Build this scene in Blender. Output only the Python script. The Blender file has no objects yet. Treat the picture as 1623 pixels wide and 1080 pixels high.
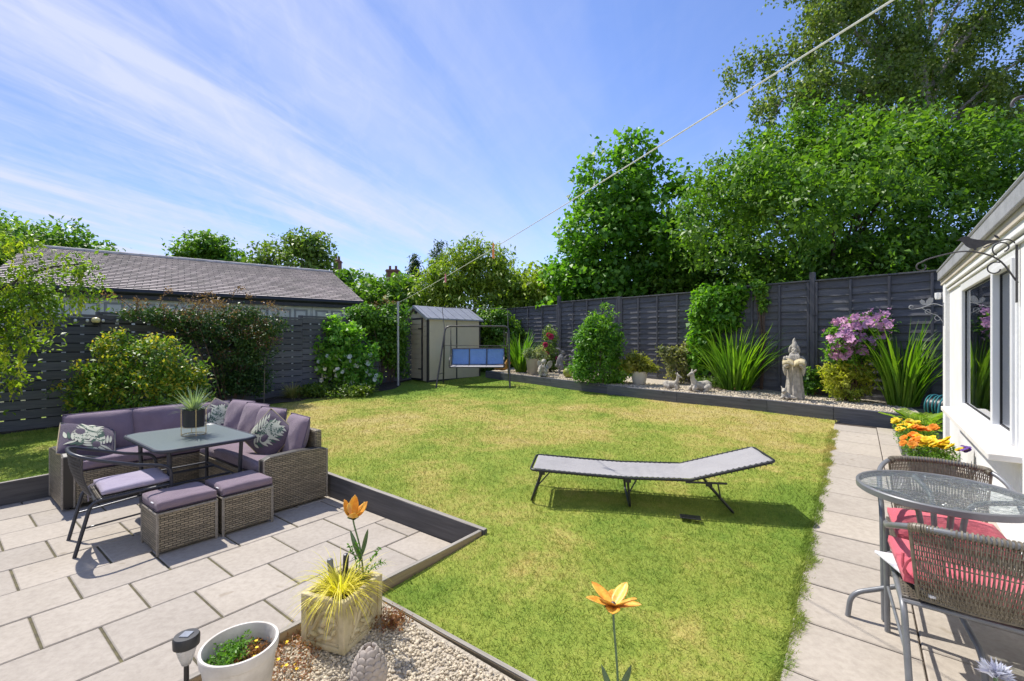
import bpy, math, random
import numpy as np
from mathutils import Vector, Matrix
sc = bpy.context.scene
R = math.radians
rng = np.random.default_rng(7)
random.seed(7)

# ------------------------------------------------------------------ camera, sky, sun, exposure
CAM_Z, FPX = 1.58, 715.0
cam = bpy.data.cameras.new('camera'); cam.sensor_width = 36.0; cam.lens = 36.0 * FPX / 1623.0
cam.clip_start = 0.02; cam.clip_end = 2000
co = bpy.data.objects.new('camera', cam); sc.collection.objects.link(co)
co.location = (0, 0, CAM_Z); co.rotation_euler = (R(90), 0, 0); sc.camera = co
SUN_EL = R(57); SUN_H = Vector((-0.775, 0.632))
sun_dir = Vector((SUN_H.x * math.cos(SUN_EL), SUN_H.y * math.cos(SUN_EL), math.sin(SUN_EL)))
sl = bpy.data.lights.new('sun', 'SUN'); sl.energy = 3.6; sl.angle = R(0.53); sl.color = (1.0, 0.955, 0.88)
so = bpy.data.objects.new('sun', sl); sc.collection.objects.link(so)
so.rotation_euler = sun_dir.to_track_quat('Z', 'Y').to_euler(); so.location = (-6, 5, 14)
sc.view_settings.view_transform = 'Standard'; sc.view_settings.look = 'None'
sc.view_settings.exposure = 0.77; sc.view_settings.gamma = 1
sc.render.film_transparent = False

def build_world():
    w = bpy.data.worlds.new('World'); sc.world = w; w.use_nodes = True
    nt = w.node_tree; N = nt.nodes; L = nt.links; N.clear()
    out = N.new('ShaderNodeOutputWorld'); bg = N.new('ShaderNodeBackground'); cl = N.new('ShaderNodeBackground')
    sky = N.new('ShaderNodeTexSky'); sky.sky_type = 'NISHITA'; sky.sun_disc = False
    sky.sun_elevation = SUN_EL; sky.sun_rotation = math.atan2(SUN_H.x, SUN_H.y)
    sky.air_density = 0.85; sky.dust_density = 0.05; sky.ozone_density = 2.2
    bg.inputs['Strength'].default_value = 0.132
    tn = N.new('ShaderNodeMix'); tn.data_type = 'RGBA'; tn.blend_type = 'MULTIPLY'; tn.inputs[0].default_value = 1.0
    tn.inputs[7].default_value = (0.86, 0.875, 1.07, 1); L.new(sky.outputs[0], tn.inputs[6]); L.new(tn.outputs[2], bg.inputs['Color'])
    cl.inputs['Color'].default_value = (0.73, 0.78, 1.0, 1); cl.inputs['Strength'].default_value = 0.62
    tc = N.new('ShaderNodeTexCoord'); sp = N.new('ShaderNodeSeparateXYZ'); L.new(tc.outputs['Generated'], sp.inputs[0])
    mz = N.new('ShaderNodeMath'); mz.operation = 'MAXIMUM'; L.new(sp.outputs['Z'], mz.inputs[0]); mz.inputs[1].default_value = 0.0
    az = N.new('ShaderNodeMath'); az.operation = 'ADD'; L.new(mz.outputs[0], az.inputs[0]); az.inputs[1].default_value = 0.06
    cb = N.new('ShaderNodeCombineXYZ')
    for i, ax in enumerate('XY'):
        dv = N.new('ShaderNodeMath'); dv.operation = 'DIVIDE'; L.new(sp.outputs[ax], dv.inputs[0]); L.new(az.outputs[0], dv.inputs[1]); L.new(dv.outputs[0], cb.inputs[i])
    def streak(rot, scale, nscale, lo, hi, detail=7.0, dist=0.6, rough=0.6):
        m0 = N.new('ShaderNodeMapping'); m0.inputs['Rotation'].default_value = (0, 0, rot); L.new(cb.outputs[0], m0.inputs[0])
        m = N.new('ShaderNodeMapping'); m.inputs['Scale'].default_value = scale; L.new(m0.outputs[0], m.inputs[0])
        n = N.new('ShaderNodeTexNoise'); n.inputs['Scale'].default_value = nscale; n.inputs['Detail'].default_value = detail
        n.inputs['Roughness'].default_value = rough; n.inputs['Distortion'].default_value = dist; L.new(m.outputs[0], n.inputs['Vector'])
        r = N.new('ShaderNodeMapRange'); r.interpolation_type = 'SMOOTHSTEP'
        r.inputs['From Min'].default_value = lo; r.inputs['From Max'].default_value = hi; L.new(n.outputs[0], r.inputs['Value'])
        return r.outputs[0]
    def mth(op, a, b):
        m = N.new('ShaderNodeMath'); m.operation = op
        for i, v in enumerate((a, b)):
            if hasattr(v, 'links'): L.new(v, m.inputs[i])
            else: m.inputs[i].default_value = v
        return m.outputs[0]
    ang = math.atan2(0.30, 1.0)
    a = streak(ang, (1.5, 0.15, 1), 1.0, 0.41, 0.67, 6.0, 0.7, 0.55)
    b = streak(ang + 0.16, (3.0, 0.40, 1), 1.2, 0.42, 0.76, 6.0, 1.2, 0.56)
    c = streak(0.3, (0.30, 0.22, 1), 0.8, 0.36, 0.62, 3.0, 0.0)
    fine = streak(ang - 0.5, (6, 2.4, 1), 1.5, 0.35, 0.75, 8.0, 0.8, 0.62)
    s1 = mth('MULTIPLY', a, 0.78); s2 = mth('MULTIPLY', b, 0.40); s3 = mth('MULTIPLY', fine, 0.22)
    s = mth('ADD', s1, s2); s = mth('ADD', s, s3)
    # thinner towards +X (right), where the photograph's sky is clear
    xr = N.new('ShaderNodeMapRange'); xr.inputs['From Min'].default_value = -0.25; xr.inputs['From Max'].default_value = 0.55
    xr.inputs['To Min'].default_value = 1.0; xr.inputs['To Max'].default_value = 0.12; L.new(sp.outputs['X'], xr.inputs['Value'])
    cc = mth('ADD', mth('MULTIPLY', c, 0.75), 0.35)
    f = mth('MULTIPLY', mth('MULTIPLY', s, cc), xr.outputs[0])
    f = mth('MULTIPLY', f, 0.85)
    low = mth('POWER', mth('SUBTRACT', 1.0, mz.outputs[0]), 5.0); f = mth('ADD', f, mth('MULTIPLY', low, 0.30))
    f = mth('MINIMUM', f, 0.85)
    dk = N.new('ShaderNodeMapRange'); dk.inputs['From Min'].default_value = -0.75; dk.inputs['From Max'].default_value = 0.15; dk.inputs['To Min'].default_value = 0.092; dk.inputs['To Max'].default_value = 0.138; L.new(sp.outputs['X'], dk.inputs['Value']); L.new(dk.outputs[0], bg.inputs['Strength'])
    mx = N.new('ShaderNodeMixShader'); L.new(f, mx.inputs[0]); L.new(bg.outputs[0], mx.inputs[1]); L.new(cl.outputs[0], mx.inputs[2])
    L.new(mx.outputs[0], out.inputs[0])
build_world()

# ------------------------------------------------------------------ places
CX, CY = 811.5, 540.0
def lawn_z(y): return 0.04 + 0.035 * max(-4.0, min(y, 22.0))
def gpt(px, py, off=0.0):            # where the eye's ray meets the sloping garden (off = height above the lawn)
    t = (py - CY) / FPX; y = (CAM_Z - 0.04 - off) / (t + 0.035)
    return Vector(((px - CX) / FPX * y, y, 0.04 + 0.035 * y + off))
def at(px, y, z=0.0): return Vector(((px - CX) / FPX * y, y, z))
def hz(py, y): return CAM_Z + (CY - py) / FPX * y
AX, AY = 0.606, 0.7955               # garden frame: s runs along the paving (A), n across it
GR = math.atan2(-AX, AY)
def gw(n, s, z=0.0): return Vector((n * AY + s * AX, -n * AX + s * AY, z))
def gz(n, s): return lawn_z(-n * AX + s * AY)

# ------------------------------------------------------------------ materials
def new_mat(name):
    m = bpy.data.materials.new(name); m.use_nodes = True
    nt = m.node_tree; return m, nt, nt.nodes, nt.links, nt.nodes['Principled BSDF']
def ramp(N, stops):
    r = N.new('ShaderNodeValToRGB'); e = r.color_ramp.elements
    while len(e) < len(stops): e.new(0.5)
    for k, (p, c) in enumerate(stops):
        e[k].position = p; e[k].color = (c[0], c[1], c[2], 1)
    return r
def coords(N, L, kind='Object', scale=(1, 1, 1), rot=(0, 0, 0)):
    if kind == 'World':
        g = N.new('ShaderNodeNewGeometry'); src = g.outputs['Position']
    else:
        t = N.new('ShaderNodeTexCoord'); src = t.outputs[kind]
    m = N.new('ShaderNodeMapping'); m.inputs['Scale'].default_value = scale; m.inputs['Rotation'].default_value = rot
    L.new(src, m.inputs[0]); return m.outputs[0]
def noise(N, L, vec, scale, detail=4, rough=0.55, dist=0.0):
    n = N.new('ShaderNodeTexNoise'); n.inputs['Scale'].default_value = scale; n.inputs['Detail'].default_value = detail
    n.inputs['Roughness'].default_value = rough; n.inputs['Distortion'].default_value = dist; L.new(vec, n.inputs['Vector']); return n.outputs[0]
def bump(N, L, b, h, strength=0.3, dist=0.01):
    n = N.new('ShaderNodeBump'); n.inputs['Strength'].default_value = strength; n.inputs['Distance'].default_value = dist
    L.new(h, n.inputs['Height']); L.new(n.outputs[0], b.inputs['Normal']); return n
def mixc(N, L, f, a, b, mode='MIX'):
    m = N.new('ShaderNodeMix'); m.data_type = 'RGBA'; m.blend_type = mode
    if hasattr(f, 'links'): L.new(f, m.inputs[0])
    else: m.inputs[0].default_value = f
    for i, v in ((6, a), (7, b)):
        if hasattr(v, 'links'): L.new(v, m.inputs[i])
        else: m.inputs[i].default_value = (v[0], v[1], v[2], 1)
    return m.outputs[2]
def val_range(N, L, v, a, b, c=0.0, d=1.0):
    r = N.new('ShaderNodeMapRange'); L.new(v, r.inputs['Value'])
    for k, x in zip(('From Min', 'From Max', 'To Min', 'To Max'), (a, b, c, d)): r.inputs[k].default_value = x
    return r.outputs[0]

def plain(name, c1, c2=None, rough=0.6, scale=8.0, bumps=0.15, bscale=60.0, metallic=0.0, kind='Object', stretch=(1, 1, 1), spec=0.5, island=0.0, bdist=0.004):
    m, nt, N, L, b = new_mat(name)
    c2 = c2 or tuple(x * 0.75 for x in c1)
    v = coords(N, L, kind, stretch)
    n = noise(N, L, v, scale, 6, 0.6)
    r = ramp(N, [(0.32, c2), (0.66, c1)]); L.new(n, r.inputs[0]); col = r.outputs[0]
    if island:
        g = N.new('ShaderNodeNewGeometry')
        k = val_range(N, L, g.outputs['Random Per Island'], 0, 1, 1 - island, 1 + island)
        cb = N.new('ShaderNodeCombineColor')
        for i in range(3): L.new(k, cb.inputs[i])
        col = mixc(N, L, 1.0, col, cb.outputs[0], 'MULTIPLY')
    L.new(col, b.inputs['Base Color'])
    b.inputs['Roughness'].default_value = rough; b.inputs['Metallic'].default_value = metallic
    b.inputs['Specular IOR Level'].default_value = spec
    if bumps:
        h = noise(N, L, v, bscale, 5, 0.6); bump(N, L, b, h, bumps, bdist)
    return m

def leaf_mat(name, dark, light, trans=0.32, rough=0.42, tcol=None):
    m, nt, N, L, b = new_mat(name)
    g = N.new('ShaderNodeNewGeometry')
    mid = tuple((x + y) / 2 for x, y in zip(dark, light))
    r = ramp(N, [(0.0, dark), (0.55, mid), (1.0, light)]); L.new(g.outputs['Random Per Island'], r.inputs[0])
    wn = noise(N, L, coords(N, L, 'World'), 1.3, 3, 0.6); wr = ramp(N, [(0.36, (0.70, 0.80, 0.85)), (0.64, (1.28, 1.16, 1.0))]); L.new(wn, wr.inputs[0])
    lc_ = mixc(N, L, 1.0, r.outputs[0], wr.outputs[0], 'MULTIPLY')
    L.new(lc_, b.inputs['Base Color']); b.inputs['Roughness'].default_value = rough + 0.06
    b.inputs['Specular IOR Level'].default_value = 0.38
    t = N.new('ShaderNodeBsdfTranslucent')
    tc = mixc(N, L, 1.0, lc_, tcol or (1.5, 1.7, 0.5), 'MULTIPLY'); L.new(tc, t.inputs['Color'])
    mx = N.new('ShaderNodeMixShader'); mx.inputs[0].default_value = trans
    L.new(b.outputs[0], mx.inputs[1]); L.new(t.outputs[0], mx.inputs[2])
    L.new(mx.outputs[0], N['Material Output'].inputs[0])
    return m

M = {}
# lawn: green with dry straw patches; the same field colours the sheet and the blades
def lawn_color(N, L, island=False):
    v = coords(N, L, 'World')
    big = noise(N, L, v, 0.42, 3, 0.6, 0.4); mid = noise(N, L, v, 1.7, 5, 0.65, 0.3); fin = noise(N, L, v, 14.0, 4, 0.7)
    a = N.new('ShaderNodeMath'); a.operation = 'MULTIPLY_ADD'; L.new(mid, a.inputs[0]); a.inputs[1].default_value = 0.55
    h = N.new('ShaderNodeMath'); h.operation = 'MULTIPLY'; L.new(big, h.inputs[0]); h.inputs[1].default_value = 0.62; L.new(h.outputs[0], a.inputs[2])
    k = N.new('ShaderNodeMath'); k.operation = 'MULTIPLY_ADD'; L.new(fin, k.inputs[0]); k.inputs[1].default_value = 0.24; L.new(a.outputs[0], k.inputs[2])
    # drier up the garden, between five and eleven metres from the house
    sp = N.new('ShaderNodeSeparateXYZ'); L.new(v, sp.inputs[0])
    up = val_range(N, L, sp.outputs['Y'], 3.2, 6.5, -0.055, 0.045)
    dn = val_range(N, L, sp.outputs['Y'], 8.8, 10.6, 0.0, -0.17)
    lf = val_range(N, L, sp.outputs['X'], -4.8, -3.4, -0.10, 0.0)
    s = k.outputs[0]
    for t in (up, dn, lf):
        q = N.new('ShaderNodeMath'); q.operation = 'ADD'; L.new(s, q.inputs[0]); L.new(t, q.inputs[1]); s = q.outputs[0]
    r = ramp(N, [(0.54, (0.190, 0.285, 0.044)), (0.68, (0.315, 0.370, 0.070)), (0.81, (0.50, 0.425, 0.135)), (0.91, (0.55, 0.45, 0.19))])
    L.new(s, r.inputs[0]); col = r.outputs[0]
    if island:
        g = N.new('ShaderNodeNewGeometry')
        rr = ramp(N, [(0.0, (0.70, 0.76, 0.65)), (0.6, (1.0, 1.0, 1.0)), (1.0, (1.32, 1.25, 1.2))]); L.new(g.outputs['Random Per Island'], rr.inputs[0])
        col = mixc(N, L, 1.0, col, rr.outputs[0], 'MULTIPLY')
    return col, v
m, nt, N, L, b = new_mat('lawn'); c, v = lawn_color(N, L)
fn = noise(N, L, v, 120, 3, 0.7); fr = ramp(N, [(0.3, (0.78, 0.80, 0.72)), (0.7, (1.12, 1.12, 1.1))]); L.new(fn, fr.inputs[0])
L.new(mixc(N, L, 1.0, c, fr.outputs[0], 'MULTIPLY'), b.inputs['Base Color']); b.inputs['Roughness'].default_value = 0.9; b.inputs['Specular IOR Level'].default_value = 0.1
bump(N, L, b, fn, 0.8, 0.02); M['lawn'] = m
m, nt, N, L, b = new_mat('grass_blade'); c, v = lawn_color(N, L, True)
L.new(c, b.inputs['Base Color']); b.inputs['Roughness'].default_value = 0.6; b.inputs['Specular IOR Level'].default_value = 0.25
t = N.new('ShaderNodeBsdfTranslucent'); L.new(c, t.inputs['Color']); mx = N.new('ShaderNodeMixShader'); mx.inputs[0].default_value = 0.3
L.new(b.outputs[0], mx.inputs[1]); L.new(t.outputs[0], mx.inputs[2]); L.new(mx.outputs[0], N['Material Output'].inputs[0]); M['blade'] = m

M['soil'] = plain('soil', (0.075, 0.055, 0.04), (0.03, 0.022, 0.017), 0.95, 9, 0.9, 45, bdist=0.02)
M['ground'] = plain('rough_ground', (0.10, 0.13, 0.04), (0.06, 0.06, 0.025), 0.95, 1.5, 0.6, 20, kind='World')
# paving: warm pale concrete, each slab its own tone, faint blotches
def paving(name, c1, c2, isl):
    m, nt, N, L, b = new_mat(name)
    v = coords(N, L, 'World'); n1 = noise(N, L, v, 2.2, 6, 0.65); n2 = noise(N, L, v, 26, 5, 0.7)
    r = ramp(N, [(0.3, c2), (0.7, c1)]); L.new(n1, r.inputs[0])
    r2 = ramp(N, [(0.30, (0.84, 0.83, 0.82)), (0.6, (1.03, 1.03, 1.02))]); L.new(n2, r2.inputs[0])
    col = mixc(N, L, 1.0, r.outputs[0], r2.outputs[0], 'MULTIPLY')
    g = N.new('ShaderNodeNewGeometry'); rr = ramp(N, [(0, (1 - isl, 1 - isl, 1 - isl * 0.8)), (1, (1 + isl, 1 + isl * 0.9, 1 + isl * 0.8))]); L.new(g.outputs['Random Per Island'], rr.inputs[0])
    col = mixc(N, L, 1.0, col, rr.outputs[0], 'MULTIPLY')
    sp = noise(N, L, v, 7.0, 2, 0.5); st = ramp(N, [(0.70, (1, 1, 1)), (0.76, (0.80, 0.78, 0.74))]); L.new(sp, st.inputs[0])
    col = mixc(N, L, 1.0, col, st.outputs[0], 'MULTIPLY')
    L.new(col, b.inputs['Base Color']); b.inputs['Roughness'].default_value = 0.82; b.inputs['Specular IOR Level'].default_value = 0.25
    n3 = noise(N, L, v, 60, 6, 0.7); bump(N, L, b, n3, 0.35, 0.004); return m
M['slab'] = paving('patio_slab', (0.420, 0.374, 0.318), (0.360, 0.318, 0.268), 0.08)
M['path'] = paving('path_slab', (0.420, 0.374, 0.318), (0.360, 0.318, 0.268), 0.08)
M['joint'] = plain('mossy_joint', (0.13, 0.115, 0.055), (0.07, 0.06, 0.04), 0.95, 20, 0.6, 80, kind='World')
# timber
def timber(name, c1, c2, stretch=(1.2, 14, 14), rough=0.75, bs=0.5, isl=0.12, knots=True):
    m, nt, N, L, b = new_mat(name)
    v = coords(N, L, 'Object', stretch); n = noise(N, L, v, 2.5, 8, 0.65, 0.5)
    r = ramp(N, [(0.3, c2), (0.68, c1)]); L.new(n, r.inputs[0]); col = r.outputs[0]
    if knots:
        v2 = coords(N, L, 'Object', (1, 2.5, 2.5)); vo = N.new('ShaderNodeTexVoronoi'); vo.inputs['Scale'].default_value = 2.1; L.new(v2, vo.inputs['Vector'])
        kr = ramp(N, [(0.05, (0.45, 0.42, 0.4)), (0.10, (1, 1, 1))]); L.new(vo.outputs['Distance'], kr.inputs[0])
        col = mixc(N, L, 1.0, col, kr.outputs[0], 'MULTIPLY')
    g = N.new('ShaderNodeNewGeometry'); rr = ramp(N, [(0, (1 - isl,) * 3), (1, (1 + isl,) * 3)]); L.new(g.outputs['Random Per Island'], rr.inputs[0])
    col = mixc(N, L, 1.0, col, rr.outputs[0], 'MULTIPLY')
    L.new(col, b.inputs['Base Color']); b.inputs['Roughness'].default_value = rough; b.inputs['Specular IOR Level'].default_value = 0.3
    bump(N, L, b, n, bs, 0.006); return m
M['slat'] = timber('dark_slat_paint', (0.135, 0.136, 0.146), (0.085, 0.086, 0.094), isl=0.28)
M['slat_back'] = timber('fence_backing_gap_shade', (0.03, 0.032, 0.04), (0.02, 0.022, 0.028))  # darker than the slats: shade in the gaps is put into this colour
M['lap'] = timber('blue_grey_fence_paint', (0.145, 0.144, 0.156), (0.078, 0.078, 0.088), (1.0, 9, 9), 0.8, 1.0, 0.2)
M['lap_post'] = timber('fence_post_paint', (0.115, 0.115, 0.130), (0.07, 0.07, 0.082), (9, 9, 1.0), 0.8, 0.6)
M['sleeper'] = timber('grey_sleeper', (0.150, 0.150, 0.165), (0.085, 0.085, 0.10), (0.8, 12, 12), 0.8, 0.7)
M['curb'] = timber('patio_edging_timber', (0.115, 0.110, 0.110), (0.065, 0.062, 0.062), (0.8, 16, 16), 0.75, 0.7)
M['curbtop'] = timber('weathered_board', (0.36, 0.33, 0.29), (0.20, 0.18, 0.15), (0.8, 16, 16), 0.85, 0.7)
M['tan_board'] = timber('bare_tan_board', (0.40, 0.31, 0.19), (0.27, 0.20, 0.12), (0.8, 16, 16), 0.85, 0.7)
M['bark'] = plain('bark', (0.13, 0.10, 0.075), (0.05, 0.04, 0.03), 0.9, 9, 0.9, 26, stretch=(1, 1, 0.25), bdist=0.03)
M['birch_bark'] = plain('birch_bark', (0.45, 0.40, 0.34), (0.12, 0.09, 0.07), 0.85, 4, 0.5, 20, stretch=(1, 1, 1.8), bdist=0.02)
M['twig'] = plain('twig', (0.16, 0.10, 0.07), (0.08, 0.05, 0.035), 0.85, 12, 0.3, 40)
# wicker: strands over ribs, laid out on each face's own coordinates
def wicker(name, c1, c2, row=0.017, w=0.05):
    m, nt, N, L, b = new_mat(name)
    t = N.new('ShaderNodeTexCoord'); br = N.new('ShaderNodeTexBrick'); L.new(t.outputs['UV'], br.inputs['Vector'])
    br.offset = 0.5; br.inputs['Scale'].default_value = 1.0; br.inputs['Brick Width'].default_value = w; br.inputs['Row Height'].default_value = row
    br.inputs['Mortar Size'].default_value = 0.0032; br.inputs['Mortar Smooth'].default_value = 0.9; br.inputs['Bias'].default_value = 0.0
    br.inputs['Color1'].default_value = (*c1, 1); br.inputs['Color2'].default_value = (*c2, 1); br.inputs['Mortar'].default_value = (0.035, 0.030, 0.025, 1)
    mp = N.new('ShaderNodeMapping'); mp.inputs['Scale'].default_value = (3, 60, 1); L.new(t.outputs['UV'], mp.inputs[0])
    n = noise(N, L, mp.outputs[0], 1.0, 4, 0.6); r = ramp(N, [(0.3, (0.7, 0.69, 0.67)), (0.7, (1.25, 1.24, 1.22))]); L.new(n, r.inputs[0])
    L.new(mixc(N, L, 1.0, br.outputs['Color'], r.outputs[0], 'MULTIPLY'), b.inputs['Base Color'])
    b.inputs['Roughness'].default_value = 0.5
    inv = N.new('ShaderNodeMath'); inv.operation = 'SUBTRACT'; inv.inputs[0].default_value = 1.0; L.new(br.outputs['Fac'], inv.inputs[1])
    bump(N, L, b, inv.outputs[0], 0.9, 0.006); return m
M['wicker'] = wicker('grey_wicker', (0.32, 0.265, 0.18), (0.205, 0.17, 0.115))
M['wicker_seat'] = wicker('brown_wicker', (0.17, 0.145, 0.105), (0.11, 0.09, 0.07), 0.012, 0.03)
M['wicker_edge'] = plain('wicker_edge', (0.30, 0.265, 0.215), (0.17, 0.145, 0.115), 0.55, 60, 0.6, 160)
M['cane'] = plain('brown_cane', (0.20, 0.17, 0.125), (0.12, 0.10, 0.07), 0.45, 40, 0.2, 120, island=0.25)
M['cane_dark'] = plain('charcoal_cane', (0.07, 0.065, 0.065), (0.035, 0.033, 0.035), 0.5, 40, 0.2, 120, island=0.2)
# cloth
def cloth(name, c1, c2, wscale=420):
    m, nt, N, L, b = new_mat(name)
    v = coords(N, L, 'Object'); n = noise(N, L, v, 5, 5, 0.6); r = ramp(N, [(0.3, c2), (0.7, c1)]); L.new(n, r.inputs[0]); L.new(r.outputs[0], b.inputs['Base Color'])
    b.inputs['Roughness'].default_value = 0.9; b.inputs['Specular IOR Level'].default_value = 0.15; b.inputs['Sheen Weight'].default_value = 0.2
    h1 = noise(N, L, v, wscale, 2, 0.5); h2 = noise(N, L, v, 8, 4, 0.55, 0.6)
    a = N.new('ShaderNodeMath'); a.operation = 'MULTIPLY_ADD'; L.new(h2, a.inputs[0]); a.inputs[1].default_value = 4.0; L.new(h1, a.inputs[2])
    bump(N, L, b, a.outputs[0], 0.6, 0.008); return m
M['mauve'] = cloth('mauve_cloth', (0.255, 0.190, 0.228), (0.210, 0.156, 0.188))
M['lav'] = cloth('lavender_cloth', (0.42, 0.37, 0.47), (0.36, 0.31, 0.41))
M['piping'] = cloth('mauve_piping', (0.13, 0.095, 0.14), (0.10, 0.075, 0.11))
M['red'] = cloth('red_cloth', (0.66, 0.125, 0.165), (0.56, 0.095, 0.13))
M['white_cloth'] = cloth('white_cloth', (0.75, 0.74, 0.76), (0.66, 0.65, 0.68))
M['canvas'] = cloth('grey_canvas', (0.38, 0.365, 0.36), (0.33, 0.315, 0.315))
M['blue'] = cloth('blue_mesh_cloth', (0.20, 0.34, 0.64), (0.17, 0.30, 0.58))
M['print'] = cloth('print_pillow_cloth', (0.115, 0.085, 0.12), (0.085, 0.065, 0.09))
m, nt, N, L, b = new_mat('printed_leaves'); g = N.new('ShaderNodeNewGeometry'); r = ramp(N, [(0.0, (0.05, 0.10, 0.07)), (0.30, (0.13, 0.19, 0.13)), (0.36, (0.52, 0.52, 0.40)), (1.0, (0.66, 0.65, 0.54))]); r.color_ramp.interpolation = 'CONSTANT'
L.new(g.outputs['Random Per Island'], r.inputs[0]); L.new(r.outputs[0], b.inputs['Base Color']); b.inputs['Roughness'].default_value = 0.9; M['print_leaf'] = m
# metals, plastics, stone, glass
M['dark_metal'] = plain('charcoal_metal', (0.045, 0.047, 0.058), (0.035, 0.036, 0.045), 0.38, 20, 0.05, 200, metallic=0.3)
M['grey_metal'] = plain('grey_painted_metal', (0.20, 0.205, 0.215), (0.165, 0.17, 0.18), 0.4, 20, 0.05, 200, metallic=0.25)
M['black_metal'] = plain('black_metal', (0.016, 0.016, 0.018), (0.01, 0.01, 0.012), 0.4, 30, 0.1, 200)
M['bronze_metal'] = plain('swing_frame_paint', (0.10, 0.09, 0.085), (0.07, 0.06, 0.06), 0.4, 20, 0.05, 200, metallic=0.4)
M['iron'] = plain('wrought_iron', (0.09, 0.085, 0.088), (0.055, 0.05, 0.052), 0.55, 30, 0.25, 160, metallic=0.3)
M['gold'] = plain('gold_wire', (0.62, 0.50, 0.30), (0.5, 0.4, 0.22), 0.3, 20, 0, metallic=0.9)
M['galv'] = plain('galvanised_pole', (0.46, 0.46, 0.46), (0.34, 0.34, 0.35), 0.5, 14, 0.1, 90, metallic=0.4)
M['white_paint'] = plain('white_wall_paint', (0.80, 0.795, 0.785), (0.72, 0.715, 0.70), 0.75, 3, 0.5, 30, bdist=0.006)
M['white_frame'] = plain('white_frame_plastic', (0.80, 0.80, 0.80), (0.76, 0.76, 0.765), 0.35, 4, 0.02, 60)
M['sill'] = plain('sill_paint', (0.78, 0.76, 0.73), (0.66, 0.62, 0.56), 0.6, 6, 0.2, 60)
M['soffit'] = plain('cream_board', (0.60, 0.54, 0.45), (0.5, 0.45, 0.37), 0.7, 4, 0.2, 40)
M['lead'] = plain('grey_roof_lead', (0.36, 0.365, 0.385), (0.27, 0.275, 0.29), 0.6, 5, 0.4, 35, bdist=0.008)
M['shed_side'] = plain('shed_beige', (0.62, 0.53, 0.385), (0.57, 0.485, 0.35), 0.55, 3, 0.15, 60)
M['shed_dark'] = plain('shed_trim', (0.05, 0.045, 0.045), (0.035, 0.03, 0.03), 0.55, 10, 0.1, 90)
M['shed_roof'] = plain('shed_roof_grey', (0.30, 0.31, 0.345), (0.25, 0.26, 0.29), 0.55, 5, 0.2, 60)
M['garage_door'] = plain('garage_door_recess_shade', (0.34, 0.335, 0.32), (0.27, 0.265, 0.255), 0.7, 4, 0.2, 40)  # darker than the stiles: shade of the recessed panels painted into the colour
M['garage_wall'] = plain('garage_white_boards', (0.66, 0.64, 0.60), (0.52, 0.50, 0.46), 0.8, 4, 0.3, 40)
M['black_trim'] = plain('black_gutter', (0.02, 0.019, 0.02), (0.012, 0.011, 0.012), 0.45, 6, 0.1, 60)
M['stone'] = plain('weathered_cast_stone', (0.60, 0.51, 0.33), (0.34, 0.28, 0.13), 0.9, 7, 0.7, 45, bdist=0.008)
M['statue'] = plain('pale_statue_stone', (0.52, 0.475, 0.40), (0.26, 0.235, 0.195), 0.9, 12, 0.8, 40, bdist=0.012)
M['hare'] = plain('grey_statue_stone', (0.27, 0.255, 0.25), (0.15, 0.145, 0.145), 0.85, 12, 0.7, 40, bdist=0.012)
M['finial'] = plain('finial_stone', (0.42, 0.36, 0.31), (0.28, 0.24, 0.205), 0.85, 12, 0.4, 80)
M['white_pot'] = plain('white_glazed_pot', (0.64, 0.60, 0.55), (0.46, 0.42, 0.37), 0.6, 9, 0.5, 60)
M['taupe_pot'] = plain('taupe_pot', (0.42, 0.37, 0.28), (0.36, 0.31, 0.24), 0.6, 6, 0.2, 50)
M['cream_pot'] = plain('cream_pot', (0.62, 0.57, 0.47), (0.53, 0.48, 0.39), 0.55, 6, 0.2, 50)
M['grey_pot'] = plain('grey_trough', (0.19, 0.195, 0.21), (0.15, 0.155, 0.165), 0.5, 6, 0.1, 50)
M['apple'] = plain('green_glaze', (0.34, 0.37, 0.06), (0.16, 0.20, 0.03), 0.35, 6, 0.1, 40)
M['ginger'] = plain('orange_glaze', (0.55, 0.28, 0.06), (0.4, 0.18, 0.04), 0.5, 9, 0.2, 40)
M['pebble'] = plain('pale_pebble', (0.60, 0.52, 0.39), (0.44, 0.37, 0.27), 0.85, 20, 0.3, 120, island=0.25, kind='World')
M['gravel'] = plain('gravel_sheet', (0.58, 0.51, 0.41), (0.34, 0.29, 0.22), 0.95, 46, 0.9, 70, kind='World', bdist=0.02)
M['table_top'] = plain('dark_stippled_glass', (0.165, 0.20, 0.195), (0.12, 0.15, 0.15), 0.28, 60, 0.12, 240, spec=0.8)
M['teal'] = plain('teal_hose', (0.03, 0.19, 0.20), (0.02, 0.14, 0.15), 0.4, 20, 0.05, 90)
M['line'] = plain('pale_line', (0.72, 0.74, 0.66), (0.62, 0.64, 0.56), 0.6, 30, 0)
M['peg_pink'] = plain('pink_plastic', (0.75, 0.18, 0.25), None, 0.4, 20, 0)
M['peg_orange'] = plain('orange_plastic', (0.80, 0.28, 0.06), None, 0.4, 20, 0)
M['bulb'] = plain('frosted_bulb', (0.75, 0.74, 0.68), None, 0.25, 20, 0)
M['lamp_cream'] = plain('cream_lamp_glass', (0.80, 0.70, 0.36), (0.72, 0.60, 0.26), 0.3, 20, 0)
M['cap'] = plain('black_plastic', (0.022, 0.022, 0.024), None, 0.45, 20, 0.05, 90)
M['cell'] = plain('solar_cell', (0.30, 0.32, 0.35), (0.22, 0.23, 0.26), 0.2, 30, 0)
M['curtain'] = plain('pale_curtain', (0.62, 0.61, 0.60), (0.50, 0.49, 0.49), 0.9, 3, 0.1, 40)
M['room'] = plain('room_wall', (0.25, 0.24, 0.23), (0.2, 0.19, 0.18), 0.9, 3, 0)
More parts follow.
